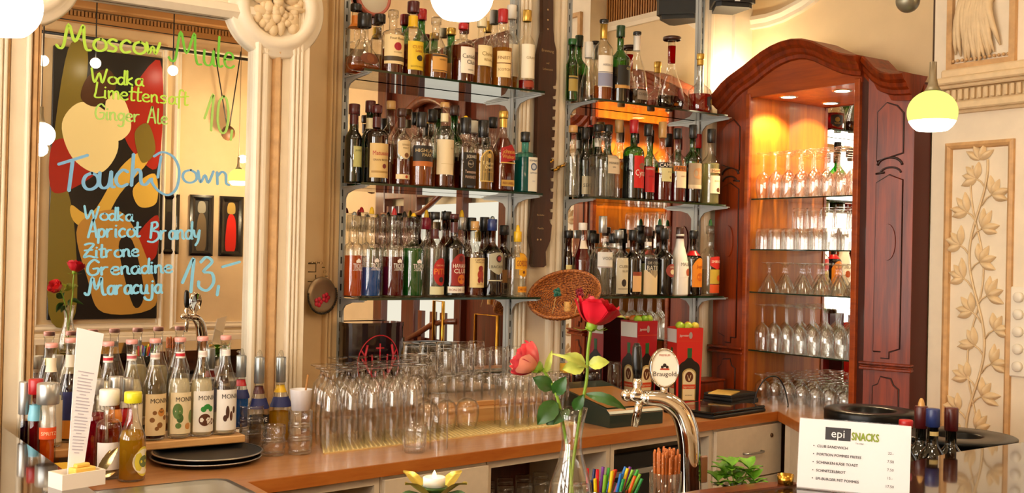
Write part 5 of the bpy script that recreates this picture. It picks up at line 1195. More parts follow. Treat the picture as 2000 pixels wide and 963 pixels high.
# ================================================================== HANDWRITING ON THE MIRROR
GLY = { # strokes in a unit cell: x to the right, y up, baseline 0, x-height .5, capitals 1
'M':[[(-.22,.12),(-.12,.0),(.0,.12),(.14,1),(.34,.30),(.58,1),(.62,.4),(.70,.02),(.84,.0)]],
'm':[[(0,.5),(.03,0)],[(.03,.38),(.15,.52),(.22,.4),(.23,0)],[(.23,.38),(.36,.52),(.44,.4),(.46,0)]],
'o':[[(.22,.5),(.06,.42),(.0,.22),(.08,.03),(.24,0),(.38,.14),(.36,.38),(.22,.5)]],
's':[[(.30,.46),(.16,.52),(.04,.40),(.14,.28),(.28,.18),(.22,.02),(.02,.03)]],
'c':[[(.32,.44),(.18,.52),(.03,.36),(.02,.14),(.14,0),(.32,.06)]],
'w':[[(0,.5),(.08,.04),(.2,.34),(.3,.04),(.44,.52)]],
'u':[[(0,.5),(.0,.14),(.1,0),(.24,.08),(.3,.5)],[(.3,.5),(.31,.06),(.40,.0)]],
'l':[[(.06,1),(.04,.2),(.10,0),(.2,.04)]],
'e':[[(.02,.26),(.28,.30),(.26,.46),(.12,.5),(.01,.3),(.06,.06),(.22,0),(.34,.08)]],
'W':[[(-.04,1),(.10,.03),(.32,.7),(.46,.02),(.66,1)]],
'd':[[(.30,.42),(.16,.5),(.02,.34),(.04,.08),(.18,.0),(.30,.2)],[(.33,1),(.31,.1),(.38,0)]],
'k':[[(.02,1),(.02,0)],[(.26,.52),(.04,.24),(.28,0)]],
'a':[[(.30,.42),(.16,.5),(.02,.34),(.04,.08),(.18,.0),(.29,.2),(.31,.5)],[(.31,.5),(.31,.1),(.40,0)]],
'L':[[(.08,1),(.03,.4),(.0,.02),(.40,.06)]],
'i':[[(.02,.5),(.02,.06),(.08,0)],[(.03,.72),(.035,.68)]],
't':[[(.1,.9),(.08,.1),(.16,0),(.24,.04)],[(-.04,.56),(.26,.6)]],
'n':[[(0,.5),(.02,0)],[(.02,.34),(.14,.52),(.25,.42),(.27,.08),(.36,.0)]],
'f':[[(.30,.92),(.2,1),(.11,.85),(.08,-.25)],[(-.04,.5),(.26,.54)]],
'G':[[(.48,.82),(.28,1),(.06,.72),(.02,.26),(.18,0),(.42,.10),(.46,.42),(.24,.42)]],
'g':[[(.28,.42),(.14,.5),(.02,.32),(.06,.08),(.18,.04),(.28,.2)],[(.30,.5),(.28,-.24),(.14,-.38),(.0,-.3)]],
'r':[[(0,.5),(.02,0)],[(.02,.30),(.12,.48),(.26,.5)]],
'A':[[(0,0),(.2,1),(.26,1),(.42,0)],[(.06,.36),(.38,.38)]],
'T':[[(-.12,.84),(.62,1.06)],[(.24,.94),(.16,.0)]],
'h':[[(.04,1),(.0,0)],[(.02,.3),(.14,.5),(.24,.4),(.26,.08),(.38,.0),(.52,.16)]],
'D':[[(.12,.95),(.04,.10)],[(-.08,.92),(.16,1.12),(.46,.95),(.62,.45),(.56,-.25),(.34,-.55),(.08,-.42),(-.10,-.12),(-.12,.06)]],
'p':[[(.02,.5),(.0,-.36)],[(.02,.36),(.16,.52),(.30,.36),(.26,.08),(.1,.02),(.02,.14)]],
'B':[[(.06,.95),(.0,.08)],[(.02,.95),(.26,1),(.32,.76),(.08,.54),(.36,.42),(.40,.1),(.14,-.14),(-.14,-.10)]],
'y':[[(0,.5),(.06,.16),(.18,.12),(.3,.5)],[(.3,.5),(.24,-.1),(.10,-.40)]],
'Z':[[(.02,.92),(.22,1),(.44,.92),(.2,.5),(.0,.06),(.24,.12),(.5,.02)],[(.02,.52),(.40,.56)]],
'j':[[(.16,.5),(.16,-.2),(.06,-.40),(-.14,-.36),(-.24,-.22)],[(.17,.72),(.175,.68)]],
'ç':[[(.30,.44),(.16,.5),(.03,.32),(.03,.12),(.14,.02),(.30,.08)]],
'1':[[(-.10,.30),(.22,1),(.20,.5),(.17,0)]],
'3':[[(.04,.86),(.22,1),(.40,.84),(.14,.58),(.40,.50),(.46,.22),(.26,.0),(.02,.12),(.0,.3)]],
'0':[[(.24,1),(.06,.8),(.02,.3),(.16,.0),(.36,.06),(.44,.5),(.36,.9),(.24,1)]],
'-':[[(.0,.66),(.56,.76)]], ',':[[(.04,.10),(.0,-.18)]], ' ':[], }
ADV = {'M':.92,'W':.74,'m':.56,'w':.54,'D':.72,'T':.52,'i':.18,'l':.24,' ':.3,'G':.58,'L':.42,'Z':.56,'j':.30,'t':.30,'0':.56,'h':.46,'-':.6,',':.14,'1':.40,'3':.58,'f':.30,'B':.5,'A':.5}
def catmull(P, k=5):
    if len(P) < 3: return [Vector(p) for p in P]
    Q = [Vector(p) for p in P]; E_ = [Q[0]*2-Q[1]]+Q+[Q[-1]*2-Q[-2]]; out = []
    for i in range(1, len(E_)-2):
        p0,p1,p2,p3 = E_[i-1:i+3]
        for s in range(k):
            u = s/k; out.append(.5*((2*p1)+(p2-p0)*u+(2*p0-5*p1+4*p2-p3)*u*u+(-p0+3*p1-3*p2+p3)*u**3))
    out.append(Q[-1]); return out
def handwrite(text, xa, ya, xb, yb, hpx, mat, wpx, parent=None):
    # text runs along the mirror plane from pixel (xa,ya) to (xb,yb) on its baseline
    y = Y1-.0009
    A = ony(xa,ya,y); Bp = ony(xb,yb,y); A2 = Vector((A[0],A[2])); B2 = Vector((Bp[0],Bp[2])); d = (B2-A2)
    tot = sum(ADV.get(c,.42) for c in text); h = abs(float(ony(xa,ya-hpx,y)[2])-A2.y); wd = wpx*depth(A)/F*.5
    sx = d.length/tot; u = d.normalized(); m = MB(); x = 0; lay = 0
    o = Vector(MIR1.location)
    for c in text:
        for st in GLY[c]:
            pts = catmull(st); P = [A2+u*((x+p.x)*sx)+Vector((0,1))*p.y*h for p in pts]; n = len(P); L_ = []; R_ = []
            for i, p in enumerate(P):
                t_ = (P[min(i+1,n-1)]-P[max(i-1,0)]).normalized(); nn = Vector((-t_.y,t_.x)); w_ = wd*(.75+.35*abs(nn.x))
                L_.append(p+nn*w_); R_.append(p-nn*w_)
            e0 = P[0]-(P[1]-P[0]).normalized()*wd*.8; e1_ = P[-1]+(P[-1]-P[-2]).normalized()*wd*.8
            yy = -.0008-.00003*(lay % 7); lay += 1
            vs = [(q.x-o.x, yy, q.y-o.z) for q in L_+R_+[e0,e1_]]
            fs = [(i,i+1,n+i+1,n+i) for i in range(n-1)]+[(0,n,2*n),(n-1,2*n+1,2*n-1)]
            m.add(vs, fs)
        x += ADV.get(c,.42)
    return m.build('handwriting', mat, MIR1)
I_G = pbr('marker_green','#b4e24a',.6); I_G2 = pbr('marker_grass_green','#6fc43a',.6); I_B = pbr('marker_blue','#79b4e0',.6); I_B2 = pbr('marker_light_blue','#86cdf0',.6); I_P = pbr('marker_pale_green','#a8d66a',.6)
handwrite('Moscow', 124,94, 318,108, 48, I_G, 5.5); handwrite('Mule', 343,120, 462,134, 60, I_G2, 4.5)
handwrite('Wodka', 180,161, 282,168, 28, I_G, 4); handwrite('Limettensaft', 186,190, 370,206, 30, I_G, 3.6); handwrite('Ginger Ale', 186,232, 330,243, 30, I_P, 3.4); handwrite('10,', 404,254, 458,262, 72, I_P, 4.5)
handwrite('Touch', 122,374, 290,360, 64, I_B, 6.5); handwrite('Down', 305,352, 452,362, 50, I_B, 5)
handwrite('Wodka', 166,428, 262,432, 26, I_B2, 4); handwrite('Apricot', 172,464, 276,462, 32, I_B2, 4.5); handwrite('Brandy', 294,468, 394,466, 34, I_B2, 4.5)
handwrite('Zitrone', 164,504, 274,500, 28, I_B2, 4.5); handwrite('Grenadine', 170,538, 340,532, 30, I_B2, 4.8); handwrite('Maraçuja', 174,576, 318,572, 34, I_B2, 5.2); handwrite('13,-', 362,572, 470,560, 66, I_B2, 6)

# ================================================================== ON AND ABOVE THE BAR
def ellip_text(m, s, cx, cz, h, mi, wmax, P): flat_text(m, s, cx, cz, h, mi, wmax, P)
# ---- vase with two roses
vx_, vy_ = 1.285, 1.61
t = thing('glass_vase', 'slim waisted clear glass vase holding two roses', 'vase', (vx_,vy_,ZB))
VP = [(.0,0),(.034,0),(.038,.004),(.042,.03),(.043,.05),(.038,.085),(.027,.12),(.0195,.15),(.019,.17),(.023,.20),(.0285,.225)]
m = MB(); m.lathe(VP+[(.0270,.225),(.0215,.199),(.0175,.17),(.018,.15),(.0255,.12),(.0365,.085),(.0415,.05),(.040,.03),(.034,.010),(.0,.009)], 36, caps=False); m.build('body', G_CLEAR, t)
m = MB(); m.lathe([(0,.010),(.036,.012),(.0405,.035),(.041,.05),(.0365,.082),(.0,.082)], 32, caps=False); m.build('water', glass('vase_water',(.93,.94,.88),.7,ior=1.33), t)
M_STEMG = pbr('stem_green','#7fa32a',.45); M_LEAFG = pbr('rose_leaf','#2f5a1c',.4,noise=.25,nscale=40,sss=.1); M_LEAFL = pbr('young_rose_leaf','#b4bf52',.45,noise=.2,nscale=40)
def rose_head(m, c, R, Hh, seed, open_=1.0, axis=(0,0,1), tilt=0.0):
    rnd = random.Random(seed); ax = Vector(axis).normalized(); q = Vector((0,0,1)).rotation_difference(ax); M = Matrix.Translation(c)@q.to_matrix().to_4x4()
    for ring, (n, r0, r1, h, fl) in enumerate(((5,.30,1.0,.92,.30*open_),(6,.28,.92,1.04,.22*open_),(5,.24,.74,1.10,.10*open_),(4,.18,.54,1.14,.02),(3,.10,.34,1.14,-.05))):
        for k in range(n):
            a0 = 2*PI*k/n+ring*.6+rnd.uniform(-.15,.15); span = 2*PI/n*.82; jz = rnd.uniform(-.05,.05)
            def fn(u, v):
                a = a0+(u-.5)*span*2*.62; s = (u-.5)*2
                rr = R*(r0*v**.3+(r1-r0)*math.sin(min(1,v*1.35)*PI/2)**.7+fl*max(0,v-.55)**1.3*2.2*(1-.5*s*s)+.04*math.sin(s*4+k)*v); z = Hh*(v*h+jz*v-fl*.9*max(0,v-.8)**1.2)*(1-.20*abs(s)**3*v)+Hh*.05*v*math.sin(s*5+k*2)
                rr *= 1-.05*math.cos(s*PI)*v
                return tuple(M@Vector((rr*math.cos(a), rr*math.sin(a), z)))
            m.grid(fn, 8, 8, 1 if ((ring == 0 and k == 3) or (ring == 1 and k == 1)) else 0)
def rleaf(m, base, tip, w, droop=.15, mi=0, up=(0,0,1)):
    b = Vector(base); e = Vector(tip); d = e-b; L_ = d.length; s = d.cross(Vector(up)).normalized(); n_ = s.cross(d).normalized()
    def fn(u, v):
        q = (u-.5)*2; wid = w*math.sin(PI*min(1,v*.96+.03))**.75*(1.15-.5*v)*(1+.05*math.cos(v*40)); return tuple(b+d*v+s*q*wid+n_*(L_*droop*math.sin(PI*v)+.18*w*abs(q)))
    m.grid(fn, 6, 10, mi)
def on_t(px, py, ref):   # point at the vase's depth under a pixel
    d = ray(px, py); return CAM+d*(depth(ref)/float(d@FW))
vref = (vx_, vy_, 1.25)
def rel(p, o): return tuple(float(a-b) for a, b in zip(p, o))
def rose(label, stem_px, head_px, head_top, R, Hh, mats, seed, open_, axis, leaves):
    base = (vx_,vy_,ZB+.02); t = thing('rose', label, 'flower', base, group='roses in the vase')
    pts = [rel(on_t(px,py,(vref[0],vref[1]+dy,vref[2])), base) for px,py,dy in stem_px]
    m = MB(); cp = catmull([Vector(p) for p in pts], 5); m.tube(cp, [.0030]*len(cp), 8); m.build('stem', M_STEMG, t)
    hc = rel(on_t(*head_px, vref), base); m = MB(); rose_head(m, hc, R, Hh, seed, open_, axis); m.build('petals', mats, t)
    ax = Vector(axis).normalized(); m = MB(); m.ellipsoid(hc, (.011,.011,.012), 12)
    for k in range(5):
        a = 2*PI*k/5; side = Vector((math.cos(a),math.sin(a),-.15)); rleaf(m, Vector(hc), Vector(hc)+side*.034, .005, -.2)
    m.build('sepals', M_STEMG, t)
    for (b, e, w, dark, dr) in leaves:
        m = MB(); B_ = rel(on_t(*b, vref), base); E_ = rel(on_t(*e, (vref[0],vref[1]+random.uniform(-.015,.015),vref[2])), base); rleaf(m, B_, E_, w, dr, up=(-.5,-.8,.35)); m.build('leaf', M_LEAFG if dark else M_LEAFL, t)
    return t
M_RED = pbr('rose_red','#b8061f',.45,noise=.2,nscale=25,sss=.15); M_RED2 = pbr('rose_bright_red','#d3142c',.45)
M_PINK = pbr('rose_pink','#e0444c',.45,noise=.3,nscale=18,sss=.15); M_PEACH = pbr('rose_peach','#f0957a',.5,noise=.2,nscale=12)
rose('deep red open rose, the taller of two in the glass vase', [(1112,985,0),(1120,900,0),(1135,800,0),(1146,740,0),(1148,690,0),(1155,638,0)], (1156,636), 590, .037, .046, [M_RED,M_RED2], 4, 1.1, (.25,-.10,1),
     [((1150,712),(1190,708),.014,False,.15),((1140,716),(1098,722),.017,False,.15),((1142,712),(1100,694),.015,False,.1),((1150,720),(1072,690),.005,False,.2),((1145,770),(1222,800),.011,True,.25)])
rose('pink and peach rosebud, the lower one leaning left in the vase', [(1120,985,0),(1112,900,0),(1100,830,0),(1088,775,0),(1066,730,0),(1052,712,0)], (1050,717), 690, .033, .042, [M_PINK,M_PEACH], 9, .4, (-.75,.55,.50),
     [((1078,760),(1040,738),.016,True,.15),((1086,785),(1050,830),.020,True,.15),((1092,800),(1068,830),.016,True,.1),((1084,770),(1106,735),.015,True,.15),((1066,728),(1078,684),.007,False,.2),((1112,800),(1080,830),.010,True,.1),((1122,800),(1140,770),.012,True,.1)])
# ---- beer tap
tx, ty = 1.80, 1.885
t = thing('beer_tap', 'curved chrome beer tap with black handle and oval white badge', 'tap', (tx,ty,.93))
def tp(px, py, dy=0.0): return rel(on_t(px, py, (tx,ty+dy,1.2)), (tx,ty,.93))
colpts = [tp(1348,1010),tp(1348,963),tp(1347,900),tp(1344,850),tp(1333,812),tp(1314,790),tp(1290,779),tp(1262,777)]
cp = catmull([Vector(p) for p in colpts], 6); nn = len(cp)
m = MB(); m.tube(cp, [.0265-.0105*max(0,(i/nn-.45))/.55 for i in range(nn)], 28); m.build('swan_neck', M_CHROME, t)
m = MB(); a = Vector(tp(1272,778)); c = Vector(tp(1224,772)); d = (c-a); m.tube([a,a+d*.3,a+d*.35,a+d*.6,c],[.0165,.0165,.013,.014,.012],20); m.ellipsoid(tuple(c),(.015,.015,.015),14)
m.tube([a+d*.12,a+d*.16],[.0175,.0175],20); m.build('valve_body', M_CHROME, t)
m = MB(); m.tube([tp(1250,780),tp(1246,800),tp(1239,833)],[.010,.0095,.0085],18); m.build('spout', M_CHROME, t)
m = MB(); m.tube([tp(1243,772),tp(1244,764),tp(1244,758),tp(1245,750),tp(1245,736)],[.014,.016,.008,.012,.008],18); m.build('handle_stem', M_CHROME, t)
m = MB(); m.tube([tp(1245,738),tp(1245,720),tp(1244,700),tp(1244,678),tp(1244,670)],[.0095,.0125,.0125,.0105,.006],20); m.build('handle', pbr('handle_black','#060606',.25), t)
m = MB(); m.tube([tp(1297,782),tp(1297,770),tp(1297,755)],[.013,.007,.010],16); m.build('badge_stem', M_CHROME, t)
bc = Vector(tp(1297,719)); bn = Vector((-.42,-.88,.10)).normalized(); bu = (Vector((0,0,1))-bn*bn.z).normalized(); br_ = bu.cross(bn)*-1
BM = Matrix(((br_.x,bu.x,bn.x,bc.x),(br_.y,bu.y,bn.y,bc.y),(br_.z,bu.z,bn.z,bc.z),(0,0,0,1)))
if (BM.to_3x3() @ Vector((1,0,0))).dot(Vector(RC)) < 0: BM = BM @ Matrix.Scale(-1,4,(1,0,0))
ea, eb = .0350, .0455
def edisc(m, z, k, mi, N=40): m.add([tuple(BM@Vector((0,0,z)))]+[tuple(BM@Vector((ea*k*math.cos(a),eb*k*math.sin(a),z))) for a in np.linspace(0,2*PI,N,endpoint=False)], [(0,1+i,1+(i+1)%N) for i in range(N)], mi)
m = MB(); N = 40; prof = [(.92,-.012),(1.0,-.009),(1.04,.0),(1.0,.006),(.94,.0075),(.92,.006),(.9,.004)]
vs = [tuple(BM@Vector((ea*k*math.cos(a),eb*k*math.sin(a),z))) for k,z in prof for a in np.linspace(0,2*PI,N,endpoint=False)]
m.add(vs, [(j*N+i,j*N+(i+1)%N,(j+1)*N+(i+1)%N,(j+1)*N+i) for j in range(len(prof)-1) for i in range(N)]+[tuple(range(N))], 0, True); bd = m.build('badge', M_CHROME, t)
m = MB(); edisc(m, .0045, .93, 0)
BP = lambda a, b: tuple(BM@Vector((a,b,.0052)))
flat_text(m, 'Braugold', 0, -.013, .0115, 1, .057, BP); flat_text(m, 'PREMIUM', 0, .030, .0048, 2, .026, BP)
for q in ((-.006,.0025,.0035),(0,.0065,.0045),(.006,.0025,.0035)): m.add([BP(q[0],q[1])]+[BP(q[0]+q[2]*math.cos(a),q[1]+q[2]*math.sin(a)) for a in np.linspace(0,2*PI,12,endpoint=False)], [(0,1+i,1+(i+1)%12) for i in range(12)], 1)
m.add([BP(-.012,-.0045),BP(.012,-.0045),BP(.010,-.0005),BP(-.010,-.0005)], [(0,1,2,3)], 2)
m.build('badge_face', [pbr('badge_white','#f5efdf',.3,coat=.4), ink('#2a1a14'), ink('#b3402a')], bd)
m = MB(); p = Vector(tp(1374,915)); m.box((p.x-.012,p.y-.004,p.z-.034),(p.x+.012,p.y+.004,p.z+.030),bev=.003); m.build('back_plate', pbr('plate_brown','#8a5a3a',.4,coat=.3), t)
# ---- straws in a cup
sx_, sy_ = 1.56, 1.85
cup = thing('straw_cup', 'dark cup at the bottom edge filled with coloured straws', 'cup', (sx_,sy_,.93)); m = MB(); m.lathe([(0,0),(.050,0),(.062,.115),(.059,.115),(.048,.004),(0,.004)],32,caps=False); m.build('cup', M_BLACK, cup)
SC = ['#d8202a','#1f6ec0','#f0c818','#3fae3a','#e8621a','#7a3a9a','#2f9a4a','#1a2a5a','#8cc83a','#d87ab0']; SN = ['red','blue','yellow','green','orange','violet','dark green','navy','lime','pink']
spx = [(1147,915,0),(1152,938,1),(1162,935,2),(1169,940,3),(1178,912,5),(1182,928,8),(1192,940,1),(1196,920,2),(1200,918,4),(1207,945,9),(1213,925,1),(1222,912,1),(1226,915,2),(1231,912,5),(1236,918,8),(1240,930,4),(1246,918,3),(1250,926,8),(1254,935,6),(1161,916,7),(1167,917,0),(1189,914,3),(1203,917,0),(1218,936,6)]
for i, (px, py, ci) in enumerate(spx):
    u = (px-1200)/58; b = (sx_+.026*u*.8, sy_-.026*u*.55+.018*math.sin(i*2.4), .936)
    e = on_t(px, py, (sx_, sy_+.03*math.sin(i*2.4), 1.15)); t = thing('drinking_straw', '%s drinking straw standing in the cup by the vase' % SN[ci], 'straw', b, group='%s straws in the cup' % SN[ci])
    rr = rel(e, b); m = MB(); m.tube([(0,0,0),rr], .0036, 10, caps=False); m.tube([rr,(0,0,0)], .0029, 10, caps=False); m.build('tube', pbr('straw_'+SN[ci], SC[ci], .35, sss=.1), t)
# ---- pretzel sticks in a glass
gx, gy = 1.715, 1.81
pz = thing('pretzel_glass', 'clear straight glass of pretzel sticks beside the beer tap', 'glass', (gx,gy,.93)); m = MB(); m.lathe([(0,0),(.036,0),(.036,.140),(.0345,.140),(.0345,.006),(0,.006)],32,caps=False); m.build('body', G_CLEAR, pz)
M_PRE = pbr('pretzel_brown','#b8611c',.45,noise=.35,nscale=60,coat=.2); M_SALT = pbr('salt','#f0e2c8',.6)
rnd = random.Random(8); pp = None
for i in range(34):
    a = i*2.399; rr = .029*math.sqrt((i+.5)/34); h = .168+.018*rnd.random(); b = (gx+rr*.85*math.cos(a), gy+rr*.85*math.sin(a), .937)
    t = thing('pretzel_stick', 'brown salted pretzel stick standing in the straight glass', 'snack', b, group='pretzel sticks')
    e = (rr*.25*math.cos(a)+rnd.uniform(-.002,.002), rr*.25*math.sin(a), h); m = MB(); m.tube([(0,0,0),(e[0]*.5,e[1]*.5,h*.5),(e[0]*.97,e[1]*.97,h*.97),e], [.0032,.0034,.0033,.002], 8); m.build('stick', M_PRE, t)
    m = MB()
    for k in range(6): q = .55+.43*rnd.random(); aa = rnd.random()*6.28; m.ellipsoid((e[0]*q+.0033*math.cos(aa), e[1]*q+.0033*math.sin(aa), h*q), (.0009,.0009,.0009), 6)
    m.build('salt_grains', M_SALT, t)
# ---- tealight in a leaf-shaped holder
p = on_t(848, 945, (1.10,1.50,1.1)); cx, cy_ = float(p[0]), float(p[1])
t = thing('candle_holder', 'golden green metal leaf holder carrying a white tealight', 'candle holder', (cx,cy_,ZB))
m = MB(); m.lathe([(0,0),(.030,0),(.032,.004),(.006,.010),(.005,.06),(.012,.103),(.023,.111),(.023,.115),(0,.115)],28,caps=False); m.build('stem', pbr('holder_green','#3f5a2a',.35,.5), t)
M_GLEAF = pbr('gilded_leaf','#c7b04a',.3,.6,noise=.3,nscale=30)
for k in range(8):
    a = 2*PI*k/8+.3; d = Vector((math.cos(a),math.sin(a),0)); m = MB(); L0 = .062 if k % 2 == 0 else .05; z1 = .030 if k % 2 == 0 else .008
    b0 = d*.010+Vector((0,0,.094)); 
    def fn(u, v):
        s = (u-.5)*2; wid = .015*math.sin(PI*min(1,v*.95+.04))**.8; side = Vector((-d.y,d.x,0)); q = b0+d*(L0*v)+Vector((0,0,z1*v*1.5-.012*max(0,v-.7)*3))+side*s*wid+Vector((0,0,.004*abs(s))); return tuple(q)
    m.grid(fn, 6, 8); m.build('leaf', M_GLEAF if k % 2 == 0 else pbr('leaf_dark_green','#3a5a30',.35,.4), t)
t = thing('tealight', 'white tealight candle in the golden leaf holder', 'candle', (cx,cy_,ZB+.1155))
m = MB(); m.lathe([(0,0),(.0185,0),(.0190,.015),(.0175,.016),(.015,.0145),(0,.0145)],28,caps=False); m.build('wax', pbr('tealight_wax','#fbf5ea',.4,sss=.4), t); m = MB(); m.lathe([(.0,.0145),(.0035,.016),(.0030,.022),(.0,.027)],10,caps=False); m.build('flame', emit('candle_flame',(1,.75,.3),8), t)
# ---- mint sprig glass and small gold tealight glass
p = on_t(1438, 980, (1.95,1.80,1.0)); mx_, my_ = float(p[0]), float(p[1])
t = thing('mint_plant', 'fresh green mint sprigs at the bottom edge beside the tap', 'plant', (mx_,my_,.93))
m = MB(); m.lathe([(0,0),(.03,0),(.034,.09),(.032,.09),(.028,.004),(0,.004)],24,caps=False); m.build('pot', M_STEEL, t)
M_MINT = pbr('mint_leaf','#6fa82a',.45,noise=.3,nscale=60,sss=.1); rnd = random.Random(12); m = MB(); ml = MB()
mo = (mx_,my_,.93)
for (px, py) in ((1428,912),(1462,915),(1402,940),(1438,938),(1472,938),(1416,926)):
    e = Vector(rel(on_t(px, py, (mx_,my_+rnd.uniform(-.02,.02),1.05)), mo)); m.tube([(0,0,.05),tuple(e*.5+Vector((0,0,.03))),tuple(e)], .0018, 6)
    for k in range(8):
        a = k*PI/4+rnd.random()*.5; lv = k//4; c = e+Vector((0,0,-.012*lv)); L_ = .030+.010*rnd.random(); rleaf(ml, c, c+Vector((math.cos(a)*L_,math.sin(a)*L_,.014-.006*lv+.010*rnd.random())), .0135, .15)
m.build('stems', M_STEMG, t); ml.build('leaves', M_MINT, t)
p = onz(1534, 946, ZB+.004); t = thing('tealight_glass', 'small sparkling golden tealight glass beside the snack card', 'glass', (float(p[0]),float(p[1]),ZB+.0045))
m = MB(); m.lathe([(0,0),(.017,0),(.019,.022),(.0175,.022),(.0155,.004),(0,.004)],24,caps=False); m.build('glass', M_BRASS, t)
# ---- snack card in an acrylic stand
A_ = Vector(tuple(onz(1556,953,ZB))); B_ = Vector(tuple(onz(1776,975,ZB))); d = (B_-A_); d.z = 0; W_ = d.length; ex = d.normalized(); ang_ = math.atan2(ex.y, ex.x)
t = thing('snack_menu', 'white snack price card in a clear stand on the polished bar', 'menu', (A_.x,A_.y,ZB+.0008), ang_)
topL = on_t(1571, 816, tuple(A_+Vector((.0,.03,.12)))); H_ = .155; lean = .20
def CP(off): return lambda a, b: (a, b*math.sin(lean)-off, b*math.cos(lean))
def quad(m, x0, x1, z0, z1, off, mi): P = CP(off); m.add([P(x0,z0),P(x1,z0),P(x1,z1),P(x0,z1)], [(0,1,2,3)], mi)
m = MB(); P = CP(.0); 
vs = [P(0,.002),P(W_,.002),P(W_,H_),P(0,H_)]; vs2 = [(x,y+.0012,z) for x,y,z in vs]; m.add(vs+vs2, [(0,1,2,3),(7,6,5,4),(0,4,5,1),(1,5,6,2),(2,6,7,3),(3,7,4,0)], 0)
quad(m, W_*.24, W_*.47, H_*.72, H_*.90, .0006, 1)
flat_text(m, 'epi', W_*.355, H_*.82, H_*.12, 0, W_*.19, CP(.0010)); [flat_text(m, 'SNACKS', W_*.60+qx, H_*.80+qy, H_*.11, 2, W_*.24, CP(.0010+.00004*(qi))) for qi,(qx,qy) in enumerate(((0,0),(.0008,0),(-.0008,0),(0,.0008),(0,-.0008)))]; flat_text(m, 'Tel. 0361', W_*.55, H_*.70, H_*.022, 3, W_*.2, CP(.0010))
for k, (s, pr) in enumerate((('CLUB SANDWICH','22.-'),('PORTION POMMES FRITES','7.50'),('SCHINKEN-KÄSE TOAST','7.50'),('SCHNITZELBROT','15.-'),('EPI-BURGER MIT POMMES','17.50'))):
    z = H_*(.62-.115*k); v, f, w = text_geo(s); hh = H_*.038; wl = min(w*hh, W_*.42); flat_text(m, s, W_*.17+wl/2, z, hh, 3, W_*.42, CP(.0010)); flat_text(m, s, W_*.17+wl/2+.0003, z+.0003, hh, 3, W_*.42, CP(.00105)); flat_text(m, pr, W_*.83, z-.003, hh, 3, W_*.1, CP(.0010)); quad(m, W_*.135, W_*.145, z-.001, z+.001, .0010, 3)
m.build('printed_card', [M_WHITE, pbr('card_black','#1c1418',.5), ink('#7f9400'), ink('#201c24')], t)
m = MB(); 
vs = [(x,y+.0018,z) for x,y,z in (P(-.002,0),P(W_+.002,0),P(W_+.002,H_+.002),P(-.002,H_+.002))]; vs2 = [(x,y+.0012,z) for x,y,z in vs]; m.add(vs+vs2, [(0,1,2,3),(7,6,5,4),(0,4,5,1),(1,5,6,2),(2,6,7,3),(3,7,4,0)]); m.box((0,-.012,0),(W_,.045,.0018)); m.build('acrylic_stand', glass('acrylic',(.99,.99,.985),.8,ior=1.2), t)
# ---- wine bottles on the bar
gw = 'wine bottles on the bar'
t = thing('bottle_shelf', 'low dark shelf behind the bar carrying the wine bottles', 'shelf', (2.70,1.865,0))
m = MB(); m.box((-.16,-.105,.80),(.155,.105,.82),bev=.003); m.box((-.15,-.10,0),(-.13,.10,.80)); m.box((.125,-.10,0),(.145,.10,.80)); m.build('board', M_WOODD, t)
def winebottle(px, pyt, dep, cap, label, cork=False, ring=None, capl=.20):
    d = ray(px, pyt+25); p = CAM+d*(dep/float(d@FW)); zt = float(_on(px, pyt, 1, float(p[1]))[2])
    bottle(label, float(p[0]), float(p[1]), .8205, zt-.8205, .0365, shape='tall', g='wine', cap=(cap,capl,1.12), rn=.0150, labs=([Lb(.845,.885,85,'#cdb87a')] if ring else []), tip=('cork',.022) if cork else None, group=gw, name='wine_bottle')
winebottle(1822,798,3.05,'blue','wine bottle with blue capsule and pale neck ring',ring=1,capl=.155)
winebottle(1858,796,3.10,'dkred','wine bottle with dark red capsule, rightmost by the black bin')
winebottle(1799,793,3.16,'dkred','wine bottle with red capsule and cork standing in its neck',cork=True)
winebottle(1769,820,3.00,'red','bottle with bright red screw cap half hidden by snack card',capl=.07)
# ---- two round floor-standing black bins behind the bar
def bin_thing(px, py, dep, w, label, hole, thick):
    d = ray(px, py); p = CAM+d*(dep/float(d@FW)); r = w*.5*dep/F; h = float(p[2]); t = thing('waste_bin', label, 'bin', (float(p[0]),float(p[1]),0))
    m = MB(); m.lathe([(0,0),(r*.6,0),(r*.62,h*.9),(r*.74,h-thick-.02),(r*.97,h-thick)],56,caps=False); m.build('body', pbr('bin_black','#0a0a0a',.3,spec=.25), t)
    m = MB(); m.lathe([(r*.97,h-thick),(r,h-thick*.8),(r,h-thick*.1),(r*.985,h),(hole*r*1.12,h),(hole*r,h-.006),(hole*r*.9,h-.05),(0,h-.052)],56,caps=False); m.build('ring_lid', pbr('bin_black','#0a0a0a',.3,spec=.25), t)
bin_thing(1700, 800, 3.66, 175, 'black glossy round bin beside the wooden cabinet behind the bar', .52, .055)
bin_thing(1868, 849, 3.36, 222, 'wide black round bin with flat ring lid at right of the wine bottles', .42, .016)
